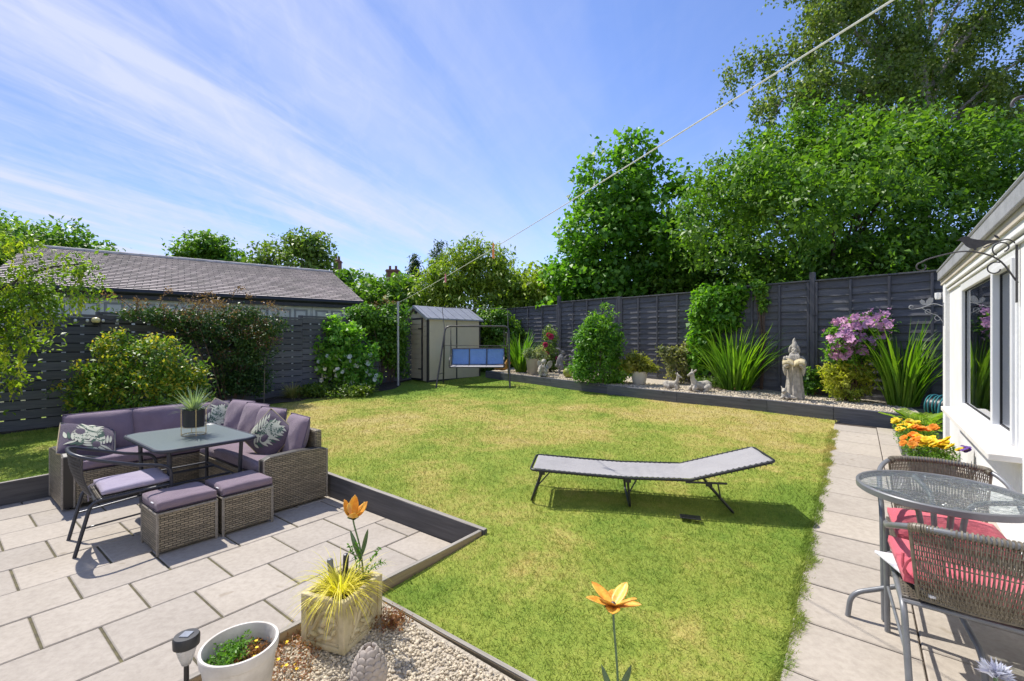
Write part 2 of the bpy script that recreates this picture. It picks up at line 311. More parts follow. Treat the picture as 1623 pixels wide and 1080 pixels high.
M['brick'] = plain('chimney_brick', (0.25, 0.12, 0.08), (0.17, 0.08, 0.055), 0.9, 20, 0.3, 50)
M['phone'] = plain('phone_glass', (0.012, 0.012, 0.014), None, 0.15, 20, 0)
def petal(name, c1, c2, trans=0.25, rough=0.5):
    return leaf_mat(name, c1, c2, trans, rough, (1.1, 1.1, 1.0))
M['p_yellow'] = petal('yellow_petal', (0.80, 0.55, 0.02), (0.85, 0.68, 0.04))
M['p_orange'] = petal('orange_petal', (0.75, 0.24, 0.02), (0.80, 0.34, 0.03))
M['p_violet'] = petal('violet_petal', (0.14, 0.06, 0.35), (0.22, 0.10, 0.45))
M['p_mauve'] = petal('clematis_petal', (0.52, 0.20, 0.44), (0.72, 0.40, 0.60))
M['p_white'] = petal('white_petal', (0.75, 0.76, 0.66), (0.80, 0.80, 0.74))
M['p_crimson'] = petal('rose_petal', (0.45, 0.03, 0.12), (0.60, 0.06, 0.18))
M['p_lilac'] = petal('agapanthus_petal', (0.62, 0.58, 0.72), (0.75, 0.72, 0.80))
M['enamel'] = plain('orange_enamel', (0.82, 0.50, 0.07), (0.60, 0.20, 0.025), 0.42, 26, 0.35, 90)
M['enamel_stem'] = plain('green_enamel', (0.11, 0.19, 0.085), (0.06, 0.10, 0.05), 0.4, 14, 0.1, 60)
# round table's rippled glass and window glass: real see-through panes
m, nt, N, L, b = new_mat('rippled_glass'); v = coords(N, L, 'Object', (1, 1.7, 1)); h = noise(N, L, v, 34, 2, 0.5, 1.2)
gl = N.new('ShaderNodeBsdfGlossy'); gl.inputs['Roughness'].default_value = 0.12; gl.inputs['Color'].default_value = (0.95, 1.0, 1.0, 1)
tr = N.new('ShaderNodeBsdfTransparent'); cr = ramp(N, [(0.38, (0.30, 0.34, 0.33)), (0.64, (0.90, 0.94, 0.93))]); L.new(h, cr.inputs[0]); L.new(cr.outputs[0], tr.inputs['Color'])
df = N.new('ShaderNodeBsdfDiffuse'); df.inputs['Color'].default_value = (0.42, 0.46, 0.45, 1)
bn = N.new('ShaderNodeBump'); bn.inputs['Strength'].default_value = 1.0; bn.inputs['Distance'].default_value = 0.018; L.new(h, bn.inputs['Height'])
for q in (gl, df): L.new(bn.outputs[0], q.inputs['Normal'])
m1 = N.new('ShaderNodeMixShader'); m1.inputs[0].default_value = 0.14; L.new(tr.outputs[0], m1.inputs[1]); L.new(df.outputs[0], m1.inputs[2])
m2 = N.new('ShaderNodeMixShader'); m2.inputs[0].default_value = 0.22; L.new(m1.outputs[0], m2.inputs[1]); L.new(gl.outputs[0], m2.inputs[2])
L.new(m2.outputs[0], N['Material Output'].inputs[0]); M['ripple'] = m
m, nt, N, L, b = new_mat('window_glass')
gl = N.new('ShaderNodeBsdfGlossy'); gl.inputs['Roughness'].default_value = 0.01; gl.inputs['Color'].default_value = (0.95, 0.97, 1.0, 1)
tr = N.new('ShaderNodeBsdfTransparent'); tr.inputs['Color'].default_value = (0.80, 0.83, 0.83, 1)
lw = N.new('ShaderNodeLayerWeight'); lw.inputs['Blend'].default_value = 0.35; k = val_range(N, L, lw.outputs['Fresnel'], 0, 1, 0.16, 0.95)
mx = N.new('ShaderNodeMixShader'); L.new(k, mx.inputs[0]); L.new(tr.outputs[0], mx.inputs[1]); L.new(gl.outputs[0], mx.inputs[2]); L.new(mx.outputs[0], N['Material Output'].inputs[0]); M['glass'] = m
m, nt, N, L, b = new_mat('clear_ribbed_plastic'); b.inputs['Base Color'].default_value = (0.75, 0.75, 0.75, 1); b.inputs['Roughness'].default_value = 0.25; b.inputs['Transmission Weight'].default_value = 0.6
v = coords(N, L, 'Object'); h = noise(N, L, v, 180, 1, 0.5); bump(N, L, b, h, 0.7, 0.003); M['lens'] = m
# slate roof
m, nt, N, L, b = new_mat('slate_tiles')
t = N.new('ShaderNodeTexCoord'); br = N.new('ShaderNodeTexBrick'); L.new(t.outputs['UV'], br.inputs['Vector']); br.offset = 0.5
br.inputs['Scale'].default_value = 1.0; br.inputs['Brick Width'].default_value = 0.27; br.inputs['Row Height'].default_value = 0.14165; br.inputs['Mortar Size'].default_value = 0.010; br.inputs['Mortar Smooth'].default_value = 0.5
br.inputs['Color1'].default_value = (0.70, 0.60, 0.56, 1); br.inputs['Color2'].default_value = (0.42, 0.355, 0.335, 1); br.inputs['Mortar'].default_value = (0.05, 0.045, 0.045, 1)
n = noise(N, L, t.outputs['UV'], 1.3, 6, 0.7); r = ramp(N, [(0.3, (0.72, 0.74, 0.70)), (0.7, (1.22, 1.2, 1.2))]); L.new(n, r.inputs[0])
L.new(mixc(N, L, 1.0, br.outputs['Color'], r.outputs[0], 'MULTIPLY'), b.inputs['Base Color']); b.inputs['Roughness'].default_value = 0.75
n2 = noise(N, L, t.outputs['UV'], 30, 3, 0.6); s = N.new('ShaderNodeMath'); s.operation = 'SUBTRACT'; L.new(n2, s.inputs[0]); L.new(br.outputs['Fac'], s.inputs[1]); bump(N, L, b, s.outputs[0], 0.8, 0.03)
M['slate'] = m
# leaves
for key, d, l, tr in [
    ('hazel', (0.064, 0.177, 0.017), (0.193, 0.384, 0.043), 0.40), ('plum', (0.069, 0.161, 0.020), (0.211, 0.364, 0.054), 0.36),
    ('birch', (0.084, 0.143, 0.025), (0.252, 0.320, 0.084), 0.36), ('hedge', (0.072, 0.167, 0.020), (0.209, 0.367, 0.048), 0.36),
    ('lime', (0.133, 0.217, 0.025), (0.351, 0.435, 0.063), 0.40), ('conifer', (0.036, 0.081, 0.021), (0.095, 0.162, 0.036), 0.19),
    ('apple_tree', (0.087, 0.159, 0.029), (0.222, 0.317, 0.072), 0.34), ('euonymus', (0.065, 0.167, 0.020), (0.275, 0.392, 0.051), 0.28),
    ('gold_tip', (0.414, 0.380, 0.040), (0.632, 0.506, 0.069), 0.32), ('ceanothus', (0.026, 0.076, 0.020), (0.104, 0.180, 0.038), 0.19),
    ('bronze', (0.171, 0.092, 0.053), (0.341, 0.198, 0.131), 0.29), ('philadelphus', (0.109, 0.285, 0.030), (0.304, 0.522, 0.076), 0.40),
    ('ivy', (0.059, 0.156, 0.018), (0.194, 0.356, 0.045), 0.34), ('creeper', (0.066, 0.198, 0.016), (0.198, 0.395, 0.040), 0.42),
    ('bay', (0.059, 0.177, 0.018), (0.237, 0.445, 0.052), 0.34), ('croc', (0.057, 0.149, 0.011), (0.207, 0.356, 0.034), 0.45),
    ('nandina', (0.190, 0.220, 0.035), (0.400, 0.380, 0.070), 0.38), ('variegated', (0.231, 0.284, 0.147), (0.483, 0.525, 0.315), 0.29),
    ('yellow_shrub', (0.270, 0.320, 0.035), (0.550, 0.550, 0.090), 0.4), ('purple_shrub', (0.140, 0.168, 0.070), (0.364, 0.336, 0.168), 0.3),
    ('fern', (0.200, 0.320, 0.035), (0.400, 0.500, 0.080), 0.42), ('straw', (0.284, 0.252, 0.074), (0.483, 0.420, 0.168), 0.34),
    ('laburnum', (0.120, 0.200, 0.018), (0.300, 0.400, 0.050), 0.45), ('pods', (0.400, 0.440, 0.030), (0.600, 0.620, 0.070), 0.45),
    ('carex', (0.420, 0.410, 0.035), (0.660, 0.620, 0.130), 0.4), ('spider', (0.179, 0.242, 0.137), (0.420, 0.483, 0.336), 0.29),
    ('seedling', (0.053, 0.158, 0.021), (0.147, 0.304, 0.042), 0.34), ('sedum', (0.168, 0.058, 0.032), (0.284, 0.158, 0.053), 0.24), ('cover', (0.063, 0.126, 0.015), (0.168, 0.242, 0.032), 0.34)]:
    M['L_' + key] = leaf_mat(key + '_leaf', d, l, tr)

# ------------------------------------------------------------------ mesh helpers
def link(o, parent=None):
    sc.collection.objects.link(o)
    if parent: o.parent = parent
    return o
def unit(a):
    return a / np.maximum(np.linalg.norm(a, axis=-1, keepdims=True), 1e-9)
class MB:
    def __init__(s): s.V = []; s.F = []; s.UV = []; s.n = 0
    def add(s, verts, faces, uvs=None):
        o = s.n; s.V += [tuple(v) for v in verts]; s.n += len(verts)
        for k, f in enumerate(faces):
            s.F.append(tuple(i + o for i in f)); s.UV.append(uvs[k] if uvs else [(0, 0)] * len(f))
        return s
    def box(s, c, size, rz=0.0, mat=None):
        x, y, z = (q / 2 for q in size); P = [Vector(p) for p in ((-x, -y, -z), (x, -y, -z), (x, y, -z), (-x, y, -z), (-x, -y, z), (x, -y, z), (x, y, z), (-x, y, z))]
        fs = [(0, 3, 2, 1), (4, 5, 6, 7), (0, 1, 5, 4), (1, 2, 6, 5), (2, 3, 7, 6), (3, 0, 4, 7)]; uv = []
        for f in fs:
            q = [P[i] for i in f]; nrm = (q[1] - q[0]).cross(q[2] - q[1])
            k = max(range(3), key=lambda i: abs(nrm[i]))
            uv.append([((p.y, p.z), (p.x, p.z), (p.x, p.y))[k] for p in q])
        T = Matrix.Translation(Vector(c)) @ (mat if mat is not None else Matrix.Rotation(rz, 4, 'Z'))
        return s.add([T @ p for p in P], fs, uv)
    def span(s, a, b, w, h):            # a bar from a to b of section w (sideways) by h (up)
        a, b = Vector(a), Vector(b); d = b - a; q = d.to_track_quat('X', 'Z').to_matrix().to_4x4()
        return s.box((a + b) / 2, (d.length, w, h), mat=q)
    def tube(s, pts, r, n=8, closed=False):
        P = [Vector(p) for p in pts]; m = len(P); rs = r if hasattr(r, '__len__') else [r] * m
        T = []
        for i in range(m):
            a = P[(i - 1) % m] if (closed or i) else P[0]; b = P[(i + 1) % m] if (closed or i < m - 1) else P[-1]
            d = (b - a); T.append(d.normalized() if d.length > 1e-9 else Vector((0, 0, 1)))
        u = T[0].orthogonal().normalized(); V = []
        for i in range(m):
            u = (u - T[i] * u.dot(T[i])); u = u.normalized() if u.length > 1e-6 else T[i].orthogonal().normalized(); w = T[i].cross(u)
            for k in range(n):
                a = 2 * math.pi * k / n; V.append(P[i] + (u * math.cos(a) + w * math.sin(a)) * rs[i])
        F = []
        for i in range(m if closed else m - 1):
            j = (i + 1) % m
            for k in range(n):
                l = (k + 1) % n; F.append((i * n + k, i * n + l, j * n + l, j * n + k))
        if not closed: F.append(tuple(range(n))[::-1]); F.append(tuple((m - 1) * n + k for k in range(n)))
        return s.add(V, F)
    def lathe(s, prof, c=(0, 0, 0), n=28, sx=1.0, sy=1.0, wob=None, cap=True):
        V = []; F = []; m = len(prof)
        for i, (r, z) in enumerate(prof):
            for k in range(n):
                a = 2 * math.pi * k / n; q = r * (wob(a, i / (m - 1)) if wob else 1.0)
                V.append((c[0] + q * sx * math.cos(a), c[1] + q * sy * math.sin(a), c[2] + z))
        for i in range(m - 1):
            for k in range(n):
                l = (k + 1) % n; F.append((i * n + k, i * n + l, (i + 1) * n + l, (i + 1) * n + k))
        if cap: F.append(tuple(range(n))[::-1]); F.append(tuple((m - 1) * n + k for k in range(n)))
        return s.add(V, F)
    def ball(s, c, r, n=14, mat=None):
        rx = r if hasattr(r, '__len__') else (r, r, r); V = []; F = []; m = max(5, n // 2 + 1)
        for i in range(m):
            p = math.pi * (i + 0.02) / (m - 0.96)
            for k in range(n):
                a = 2 * math.pi * k / n; q = Vector((rx[0] * math.sin(p) * math.cos(a), rx[1] * math.sin(p) * math.sin(a), -rx[2] * math.cos(p)))
                if mat is not None: q = mat @ q
                V.append((c[0] + q.x, c[1] + q.y, c[2] + q.z))
        for i in range(m - 1):
            for k in range(n):
                l = (k + 1) % n; F.append((i * n + k, i * n + l, (i + 1) * n + l, (i + 1) * n + k))
        F.append(tuple(range(n))[::-1]); F.append(tuple((m - 1) * n + k for k in range(n)))
        return s.add(V, F)
    def prism(s, poly, t, mat):          # outline in local xy, extruded along local z by t
        n = len(poly); V = [mat @ Vector((x, y, -t / 2)) for x, y in poly] + [mat @ Vector((x, y, t / 2)) for x, y in poly]
        F = [tuple(range(n))[::-1], tuple(range(n, 2 * n))] + [(i, (i + 1) % n, n + (i + 1) % n, n + i) for i in range(n)]
        uv = [[(poly[i % n][0], poly[i % n][1]) for i in f] for f in F[:2]] + [[(0, 0)] * 4] * n
        return s.add(V, F, uv)
    def build(s, name, mat, parent=None, smooth=False, bevel=0.0, loc=None, rz=0.0, solid=0.0, sub=0, angle=40):
        me = bpy.data.meshes.new(name); me.from_pydata(s.V, [], s.F); me.update()
        ul = me.uv_layers.new(name='UVMap'); flat = [c for f in s.UV for p in f for c in p]; ul.data.foreach_set('uv', flat)
        for mm in (mat if isinstance(mat, (list, tuple)) else [mat]): me.materials.append(mm)
        o = bpy.data.objects.new(name, me); link(o, parent)
        if loc is not None: o.location = loc
        o.rotation_euler.z = rz
        if smooth:
            me.polygons.foreach_set('use_smooth', [True] * len(me.polygons)); me.set_sharp_from_angle(angle=R(angle))
        if bevel:
            b = o.modifiers.new('bevel', 'BEVEL'); b.width = bevel; b.segments = 2; b.limit_method = 'ANGLE'; b.angle_limit = R(50)
        if solid:
            q = o.modifiers.new('solid', 'SOLIDIFY'); q.thickness = solid; q.offset = 0
        if sub:
            q = o.modifiers.new('sub', 'SUBSURF'); q.levels = sub; q.render_levels = sub
        return o
def fast_mesh(name, V, k, mat, parent=None, smooth=False):       # V: (faces*k, 3) points, every face its own k points
    V = np.ascontiguousarray(V, dtype=np.float32); nv = len(V); nf = nv // k
    me = bpy.data.meshes.new(name); me.vertices.add(nv); me.vertices.foreach_set('co', V.ravel())
    me.loops.add(nv); me.loops.foreach_set('vertex_index', np.arange(nv, dtype=np.int32))
    me.polygons.add(nf); me.polygons.foreach_set('loop_start', np.arange(0, nv, k, dtype=np.int32))
    me.update(calc_edges=True); me.materials.append(mat)
    return link(bpy.data.objects.new(name, me), parent)
def indexed_mesh(name, V, F, mat, parent=None, smooth=True):     # F: (nf, k) indices
    V = np.ascontiguousarray(V, dtype=np.float32); F = np.ascontiguousarray(F, dtype=np.int32); nf, k = F.shape
    me = bpy.data.meshes.new(name); me.vertices.add(len(V)); me.vertices.foreach_set('co', V.ravel())
    me.loops.add(nf * k); me.loops.foreach_set('vertex_index', F.ravel())
    me.polygons.add(nf); me.polygons.foreach_set('loop_start', np.arange(0, nf * k, k, dtype=np.int32))
    if smooth: me.polygons.foreach_set('use_smooth', [True] * nf)
    me.update(calc_edges=True); me.materials.append(mat)
    return link(bpy.data.objects.new(name, me), parent)
def leaves(name, P, D, Nn, Ls, Ws, mat, parent=None, fold=0.18, droop=0.12):
    D = unit(D); S = unit(np.cross(D, Nn)); U = np.cross(S, D)
    Ls = np.asarray(Ls).reshape(-1, 1); Ws = np.asarray(Ws).reshape(-1, 1)
    mid = P + D * Ls * 0.45 + U * fold * Ws
    V = np.stack([P, mid + S * Ws * 0.5, P + D * Ls - U * droop * Ls, mid - S * Ws * 0.5], axis=1).reshape(-1, 3)
    return fast_mesh(name, V, 4, mat, parent)
def blades(name, P, D, H, W, bend, mat, parent=None, seg=4):     # tapered ribbons: base P, first direction D, length H, width W
    n = len(P); D = unit(D); up = np.array([0, 0, 1.0]); hd = D.copy(); hd[:, 2] = 0; hd = unit(hd + 1e-4)
    S = unit(np.cross(D, up) + 1e-5 * rng.normal(size=D.shape)); tw = rng.uniform(-0.6, 0.6, (n, 1)); S = unit(S + hd * tw)
    pts = []; p = P.copy(); d = D.copy(); H = np.asarray(H).reshape(-1, 1); bend = np.asarray(bend).reshape(-1, 1)
    for i in range(seg + 1):
        pts.append(p.copy()); d = unit(d + (hd * 0.6 - up) * bend * (i + 1) / seg * 0.5); p = p + d * H / seg
    W = np.asarray(W).reshape(-1, 1); quads = []
    for i in range(seg):
        w0 = W * (1 - (i / seg) ** 2) * (0.75 + 0.5 * min(1, i / seg * 2)) * 0.5; w1 = W * (1 - ((i + 1) / seg) ** 2) * (0.75 + 0.5 * min(1, (i + 1) / seg * 2)) * 0.5
        if i == seg - 1: w1 = W * 0.03
        quads.append((pts[i], w0, pts[i + 1], w1))
    V = np.zeros((n, seg + 1, 2, 3))
    for i, (a, w0, b_, w1) in enumerate(quads):
        V[:, i, 0] = a - S * w0; V[:, i, 1] = a + S * w0
        if i == seg - 1: V[:, seg, 0] = b_ - S * w1; V[:, seg, 1] = b_ + S * w1
    base = (np.arange(n) * (seg + 1) * 2)[:, None]
    F = np.concatenate([base + np.array([[2 * i, 2 * i + 1, 2 * i + 3, 2 * i + 2]]) for i in range(seg)], axis=1).reshape(-1, 4)
    return indexed_mesh(name, V.reshape(-1, 3), F, mat, parent, True)

def thing(name, label, cat, loc=(0, 0, 0), rz=0.0, group=None):
    o = bpy.data.objects.new(name, None); link(o); o.location = loc; o.rotation_euler.z = rz; o.empty_display_size = 0.1
    o['label'] = label; o['category'] = cat
    if group: o['group'] = group
    return o
def tag(o, label, cat, group=None, kind=None):
    o['label'] = label; o['category'] = cat
    if group: o['group'] = group
    if kind: o['kind'] = kind
    return o
def struct(o, label=None, cat=None):
    o['kind'] = 'structure'
    if label: o['label'] = label
    if cat: o['category'] = cat
    return o
def dup_tree(root, loc, rz, label, group=None):
    r = root.copy(); link(r); r.location = loc; r.rotation_euler.z = rz; r['label'] = label
    if group: r['group'] = group
    for ch in list(root.children):
        c = ch.copy(); sc.collection.objects.link(c); c.parent = r
        for g in list(ch.children):
            d = g.copy(); sc.collection.objects.link(d); d.parent = c
    return r
def arc(c, r, a0, a1, n, plane='xz'):
    out = []
    for i in range(n + 1):
        a = a0 + (a1 - a0) * i / n; u, v = r * math.cos(a), r * math.sin(a)
        out.append({'xz': (c[0] + u, c[1], c[2] + v), 'yz': (c[0], c[1] + u, c[2] + v), 'xy': (c[0] + u, c[1] + v, c[2])}[plane])
    return out
def bez(P, n=24):                        # smooth path through points (Catmull-Rom)
    P = [Vector(p) for p in P]; Q = [P[0] * 2 - P[1]] + P + [P[-1] * 2 - P[-2]]; out = []; m = len(P) - 1
    for i in range(m):
        k = max(2, n // m)
        for j in range(k):
            t = j / k; a, b, c, d = Q[i:i + 4]
            out.append(0.5 * ((2 * b) + (c - a) * t + (2 * a - 5 * b + 4 * c - d) * t * t + (3 * b - a - 3 * c + d) * t ** 3))
    out.append(P[-1]); return out
def rounded(P, r, n=5):                  # polyline with rounded corners
    P = [Vector(p) for p in P]; out = [P[0]]
    for i in range(1, len(P) - 1):
        a, b, c = P[i - 1], P[i], P[i + 1]; u = (a - b); v = (c - b); q = min(r, u.length * 0.45, v.length * 0.45); s = b + u.normalized() * q; e = b + v.normalized() * q
        for k in range(n + 1):
            t = k / n; out.append(s * (1 - t) ** 2 + b * 2 * t * (1 - t) + e * t * t)
    out.append(P[-1]); return out
def organic(name, balls, mat, parent, voxel=0.012, smooth=6):
    """balls: list of ('b', c, r) or ('t', pts, radii); fused into one continuous surface"""
    mb = MB()
    for it in balls:
        if it[0] == 'b': mb.ball(it[1], it[2], 12)
        elif it[0] == 'm': mb.ball(it[1], it[2], 12, it[3])
        else: mb.tube(it[1], it[2], 10)
    o = mb.build(name, mat, parent)
    q = o.modifiers.new('fuse', 'REMESH'); q.mode = 'VOXEL'; q.voxel_size = voxel; q.use_smooth_shade = True
    if smooth: k = o.modifiers.new('soft', 'SMOOTH'); k.iterations = smooth; k.factor = 0.5
    return o
# ================================================================== SETTING
# rough ground reaching the horizon, below the lawn
def build_ground():
    ys = [-200, -60, -10, -4, 0, 8, 16, 22, 60, 300]; xs = [-300, -60, -20, 0, 20, 60, 300]
    V = [(x, y, lawn_z(y) - 0.37) for y in ys for x in xs]; k = len(xs)
    F = [(i * k + j, i * k + j + 1, (i + 1) * k + j + 1, (i + 1) * k + j) for i in range(len(ys) - 1) for j in range(k - 1)]
    struct(MB().add(V, F).build('ground', M['ground']), 'rough ground around and beyond the garden', 'ground')
build_ground()
FA0, FA1 = Vector((-8.6, 4.5)), Vector((-0.75, 15.6))       # left slatted fence line
FB0, FB1 = Vector((-0.35, 15.78)), Vector((7.55, 7.20))     # right lapped fence line
FAD = (FA1 - FA0).normalized(); FBD = (FB1 - FB0).normalized(); FBN = Vector((-abs(FBD.y), -abs(FBD.x)))
CURB = [(-0.75, 13.2), (-0.03, 12.42), (1.0, 11.36), (2.22, 10.02)]; CURB2 = [(2.12, 10.0), (3.3, 9.0), (4.56, 8.06), (5.27, 7.38), (6.1, 6.6)]
def curb_y(x):
    pts = CURB[:-1] + CURB2
    for (x0, y0), (x1, y1) in zip(pts[:-1], pts[1:]):
        if x0 <= x <= x1: return y0 + (y1 - y0) * (x - x0) / (x1 - x0)
    return 13.2 if x < pts[0][0] else 6.6

PAT_N0, PAT_N1, PAT_S = -6.50, -2.235, 2.52     # patio limits in the garden frame
def build_lawn():
    mb = MB()
    def patch(n0, n1, s0, s1, d):
        a = max(1, int((n1 - n0) / d)); b = max(1, int((s1 - s0) / d)); V = []
        for j in range(b + 1):
            for i in range(a + 1):
                n = n0 + (n1 - n0) * i / a; s = s0 + (s1 - s0) * j / b
                p = gw(n, s); z = lawn_z(p.y) + 0.012 * math.sin(p.x * 2.1 + p.y) * math.sin(p.y * 1.7 - p.x) - 0.012
                V.append((p.x, p.y, z))
        F = [(j * (a + 1) + i, j * (a + 1) + i + 1, (j + 1) * (a + 1) + i + 1, (j + 1) * (a + 1) + i) for j in range(b) for i in range(a)]
        mb.add(V, F)
    patch(-13, -0.262, 2.562, 17.5, 0.3); patch(-2.185, -0.262, 1.60, 2.562, 0.25); patch(-11, -6.545, -4, 2.562, 0.3)
    struct(mb.build('lawn', M['lawn'], smooth=True), 'sunlit lawn with dry straw patches', 'lawn')
build_lawn()

def inside_lawn(x, y):
    n = x * AY - y * AX; s = x * AX + y * AY
    edge = -0.245 + 0.045 * np.sin(s * 7.3) * np.sin(s * 3.1 + 1) + 0.03 * np.sin(s * 17) + 0.025 * np.sin(s * 41 + 2) * np.sin(s * 5)
    ok = (n < edge) & (n > -12)
    ok &= ~((n > PAT_N0 - 0.06) & (n < PAT_N1 + 0.06) & (s < PAT_S + 0.06))
    ok &= ~((n > PAT_N1 - 0.1) & (s < 1.60))
    cy = np.interp(x, [p[0] for p in CURB[:-1] + CURB2], [p[1] for p in CURB[:-1] + CURB2])
    ok &= (y < cy - 0.02)
    # left bed in front of the slatted fence
    d = (x - FA0.x) * FAD.y - (y - FA0.y) * FAD.x
    ok &= d > np.interp(y, [4, 8.2, 9.2, 10.5, 11.6, 12.4], [0.10, 0.12, 0.7, 1.15, 0.95, 0.1])
    return ok
def build_grass():
    parts = []
    for y0, y1, dens, h, w in [(1.6, 3.2, 7500, 0.030, 0.0042), (3.2, 4.6, 4600, 0.030, 0.0052), (4.6, 6.6, 3400, 0.028, 0.0062), (6.6, 9.2, 2000, 0.028, 0.0085), (9.2, 13.2, 1000, 0.030, 0.012)]:
        x0, x1 = -min(9.2, y1 * 1.16 + 0.3), min(7.0, y1 * 0.86)
        n = int((x1 - x0) * (y1 - y0) * dens); x = rng.uniform(x0, x1, n); y = rng.uniform(y0, y1, n)
        k = inside_lawn(x, y); x, y = x[k], y[k]; n = len(x)
        z = 0.04 + 0.035 * y + 0.012 * np.sin(x * 2.1 + y) * np.sin(y * 1.7 - x) - 0.014
        a = rng.uniform(0, 2 * np.pi, n); t = rng.uniform(0.25, 1.25, n); D = np.stack([np.cos(a) * np.sin(t), np.sin(a) * np.sin(t), np.cos(t)], 1)
        S = unit(np.cross(D, rng.normal(size=(n, 3)))); H = (h * rng.uniform(0.6, 1.35, n))[:, None]; W = (w * rng.uniform(0.7, 1.3, n))[:, None]
        P = np.stack([x, y, z], 1)
        parts.append(np.stack([P - S * W * 0.5, P + S * W * 0.5, P + D * H], axis=1).reshape(-1, 3))
    n = 15000; s = rng.uniform(0.9, 8.1, n); lump = 0.5 + 0.5 * np.sin(s * 12.0) * np.sin(s * 4.7 + 1) ; nn = -0.285 + rng.normal(size=n) * 0.018 + 0.042 * lump
    x = nn * AY + s * AX; y = -nn * AX + s * AY; a = rng.normal(size=n) * 0.9 + math.atan2(-AX, AY); t = rng.uniform(0.3, 1.3, n); D = np.stack([np.cos(a) * np.sin(t), np.sin(a) * np.sin(t), np.cos(t)], 1)
    S = unit(np.cross(D, rng.normal(size=(n, 3)))); H = (0.034 * rng.uniform(0.5, 1.3, n) * (0.7 + 0.6 * lump))[:, None]; W = (0.0011 * y * rng.uniform(0.8, 1.3, n) + 0.002)[:, None]; P = np.stack([x, y, 0.04 + 0.035 * y - 0.012], 1)
    parts.append(np.stack([P - S * W * 0.5, P + S * W * 0.5, P + D * H], axis=1).reshape(-1, 3))
    o = fast_mesh('grass', np.concatenate(parts), 3, M['blade'])
    tag(o, 'short mown grass blades covering the lawn', 'grass', kind='stuff')
build_grass()

# slabs as separate bevelled tiles on a mossy bed
def slab(mb, n0, n1, s0, s1, zf, th=0.03, bev=0.005):
    q = [(n0, s0), (n1, s0), (n1, s1), (n0, s1)]; dz = random.uniform(-0.002, 0.002)
    ring = lambda e, z: [tuple(gw(n + (e if n == n0 else -e), s + (e if s == s0 else -e), zf(n, s) + dz + z)) for n, s in q]
    V = ring(0, -th) + ring(0, -bev) + ring(bev, 0)
    F = [(0, 1, 5, 4), (1, 2, 6, 5), (2, 3, 7, 6), (3, 0, 4, 7), (4, 5, 9, 8), (5, 6, 10, 9), (6, 7, 11, 10), (7, 4, 8, 11), (8, 9, 10, 11)]
    mb.add(V, F)
def build_patio():
    mb = MB(); zf = lambda n, s: 0.0; k = 0
    n1 = PAT_N1 + 0.004; rows = [n1]; e = -2.876
    rows.append(-2.4335)
    while e > PAT_N0: rows.append(e); e -= 0.4425
    rows.append(PAT_N0)
    for i in range(len(rows) - 1):
        a, b = rows[i + 1], rows[i]; s = 0.38 + (0.2237 if i % 2 == 0 else 0.0) - 0.4474 * 12
        while s < PAT_S:
            e = min(s + 0.4474, PAT_S)
            if e - s > 0.03 and e > -3.6: slab(mb, a + 0.004, b - 0.004, s + 0.0065, e - 0.0065, zf)
            s += 0.4474
    struct(mb.build('patio', M['slab']), 'sunken patio of square pale slabs', 'patio')
    j = MB(); c = [gw(PAT_N0, -3.6, -0.008), gw(PAT_N1, -3.6, -0.008), gw(PAT_N1, PAT_S, -0.008), gw(PAT_N0, PAT_S, -0.008)]; j.add(c, [(0, 1, 2, 3)])
    struct(j.build('patio_joints', M['joint']), 'mossy mortar bed between the patio slabs', 'mortar')
build_patio()
def build_path():
    mb = MB(); zf = lambda n, s: gz(n, s) - 0.004
    ss = [8.62, 8.14, 7.433, 6.77, 6.172, 5.613, 5.087, 4.566, 4.07]
    for d in (4.0,):
        pass
    y = [841, 881, 935.4, 1007]; c = 4.07
    ss += [3.66, 3.23, 2.80, 2.36, 1.9, 1.45, 1.0, 0.5, 0, -0.6, -1.2]
    for i in range(len(ss) - 1):
        slab(mb, -0.262, 0.246, ss[i + 1] + 0.007, ss[i] - 0.007, zf)
        slab(mb, 0.253, 0.95, ss[i + 1] + 0.107, ss[i] + 0.093, zf)
    struct(mb.build('path', M['path']), 'paved path of pale slabs beside the house', 'path')
    j = MB(); c = [gw(n, s, gz(n, s) - 0.016) for n, s in ((-0.262, -1.2), (0.95, -1.2), (0.95, 8.8), (-0.262, 8.8))]; j.add(c, [(0, 1, 2, 3)])
    struct(j.build('path_joints', M['soil']), 'dirt joints between the path slabs', 'mortar')
build_path()

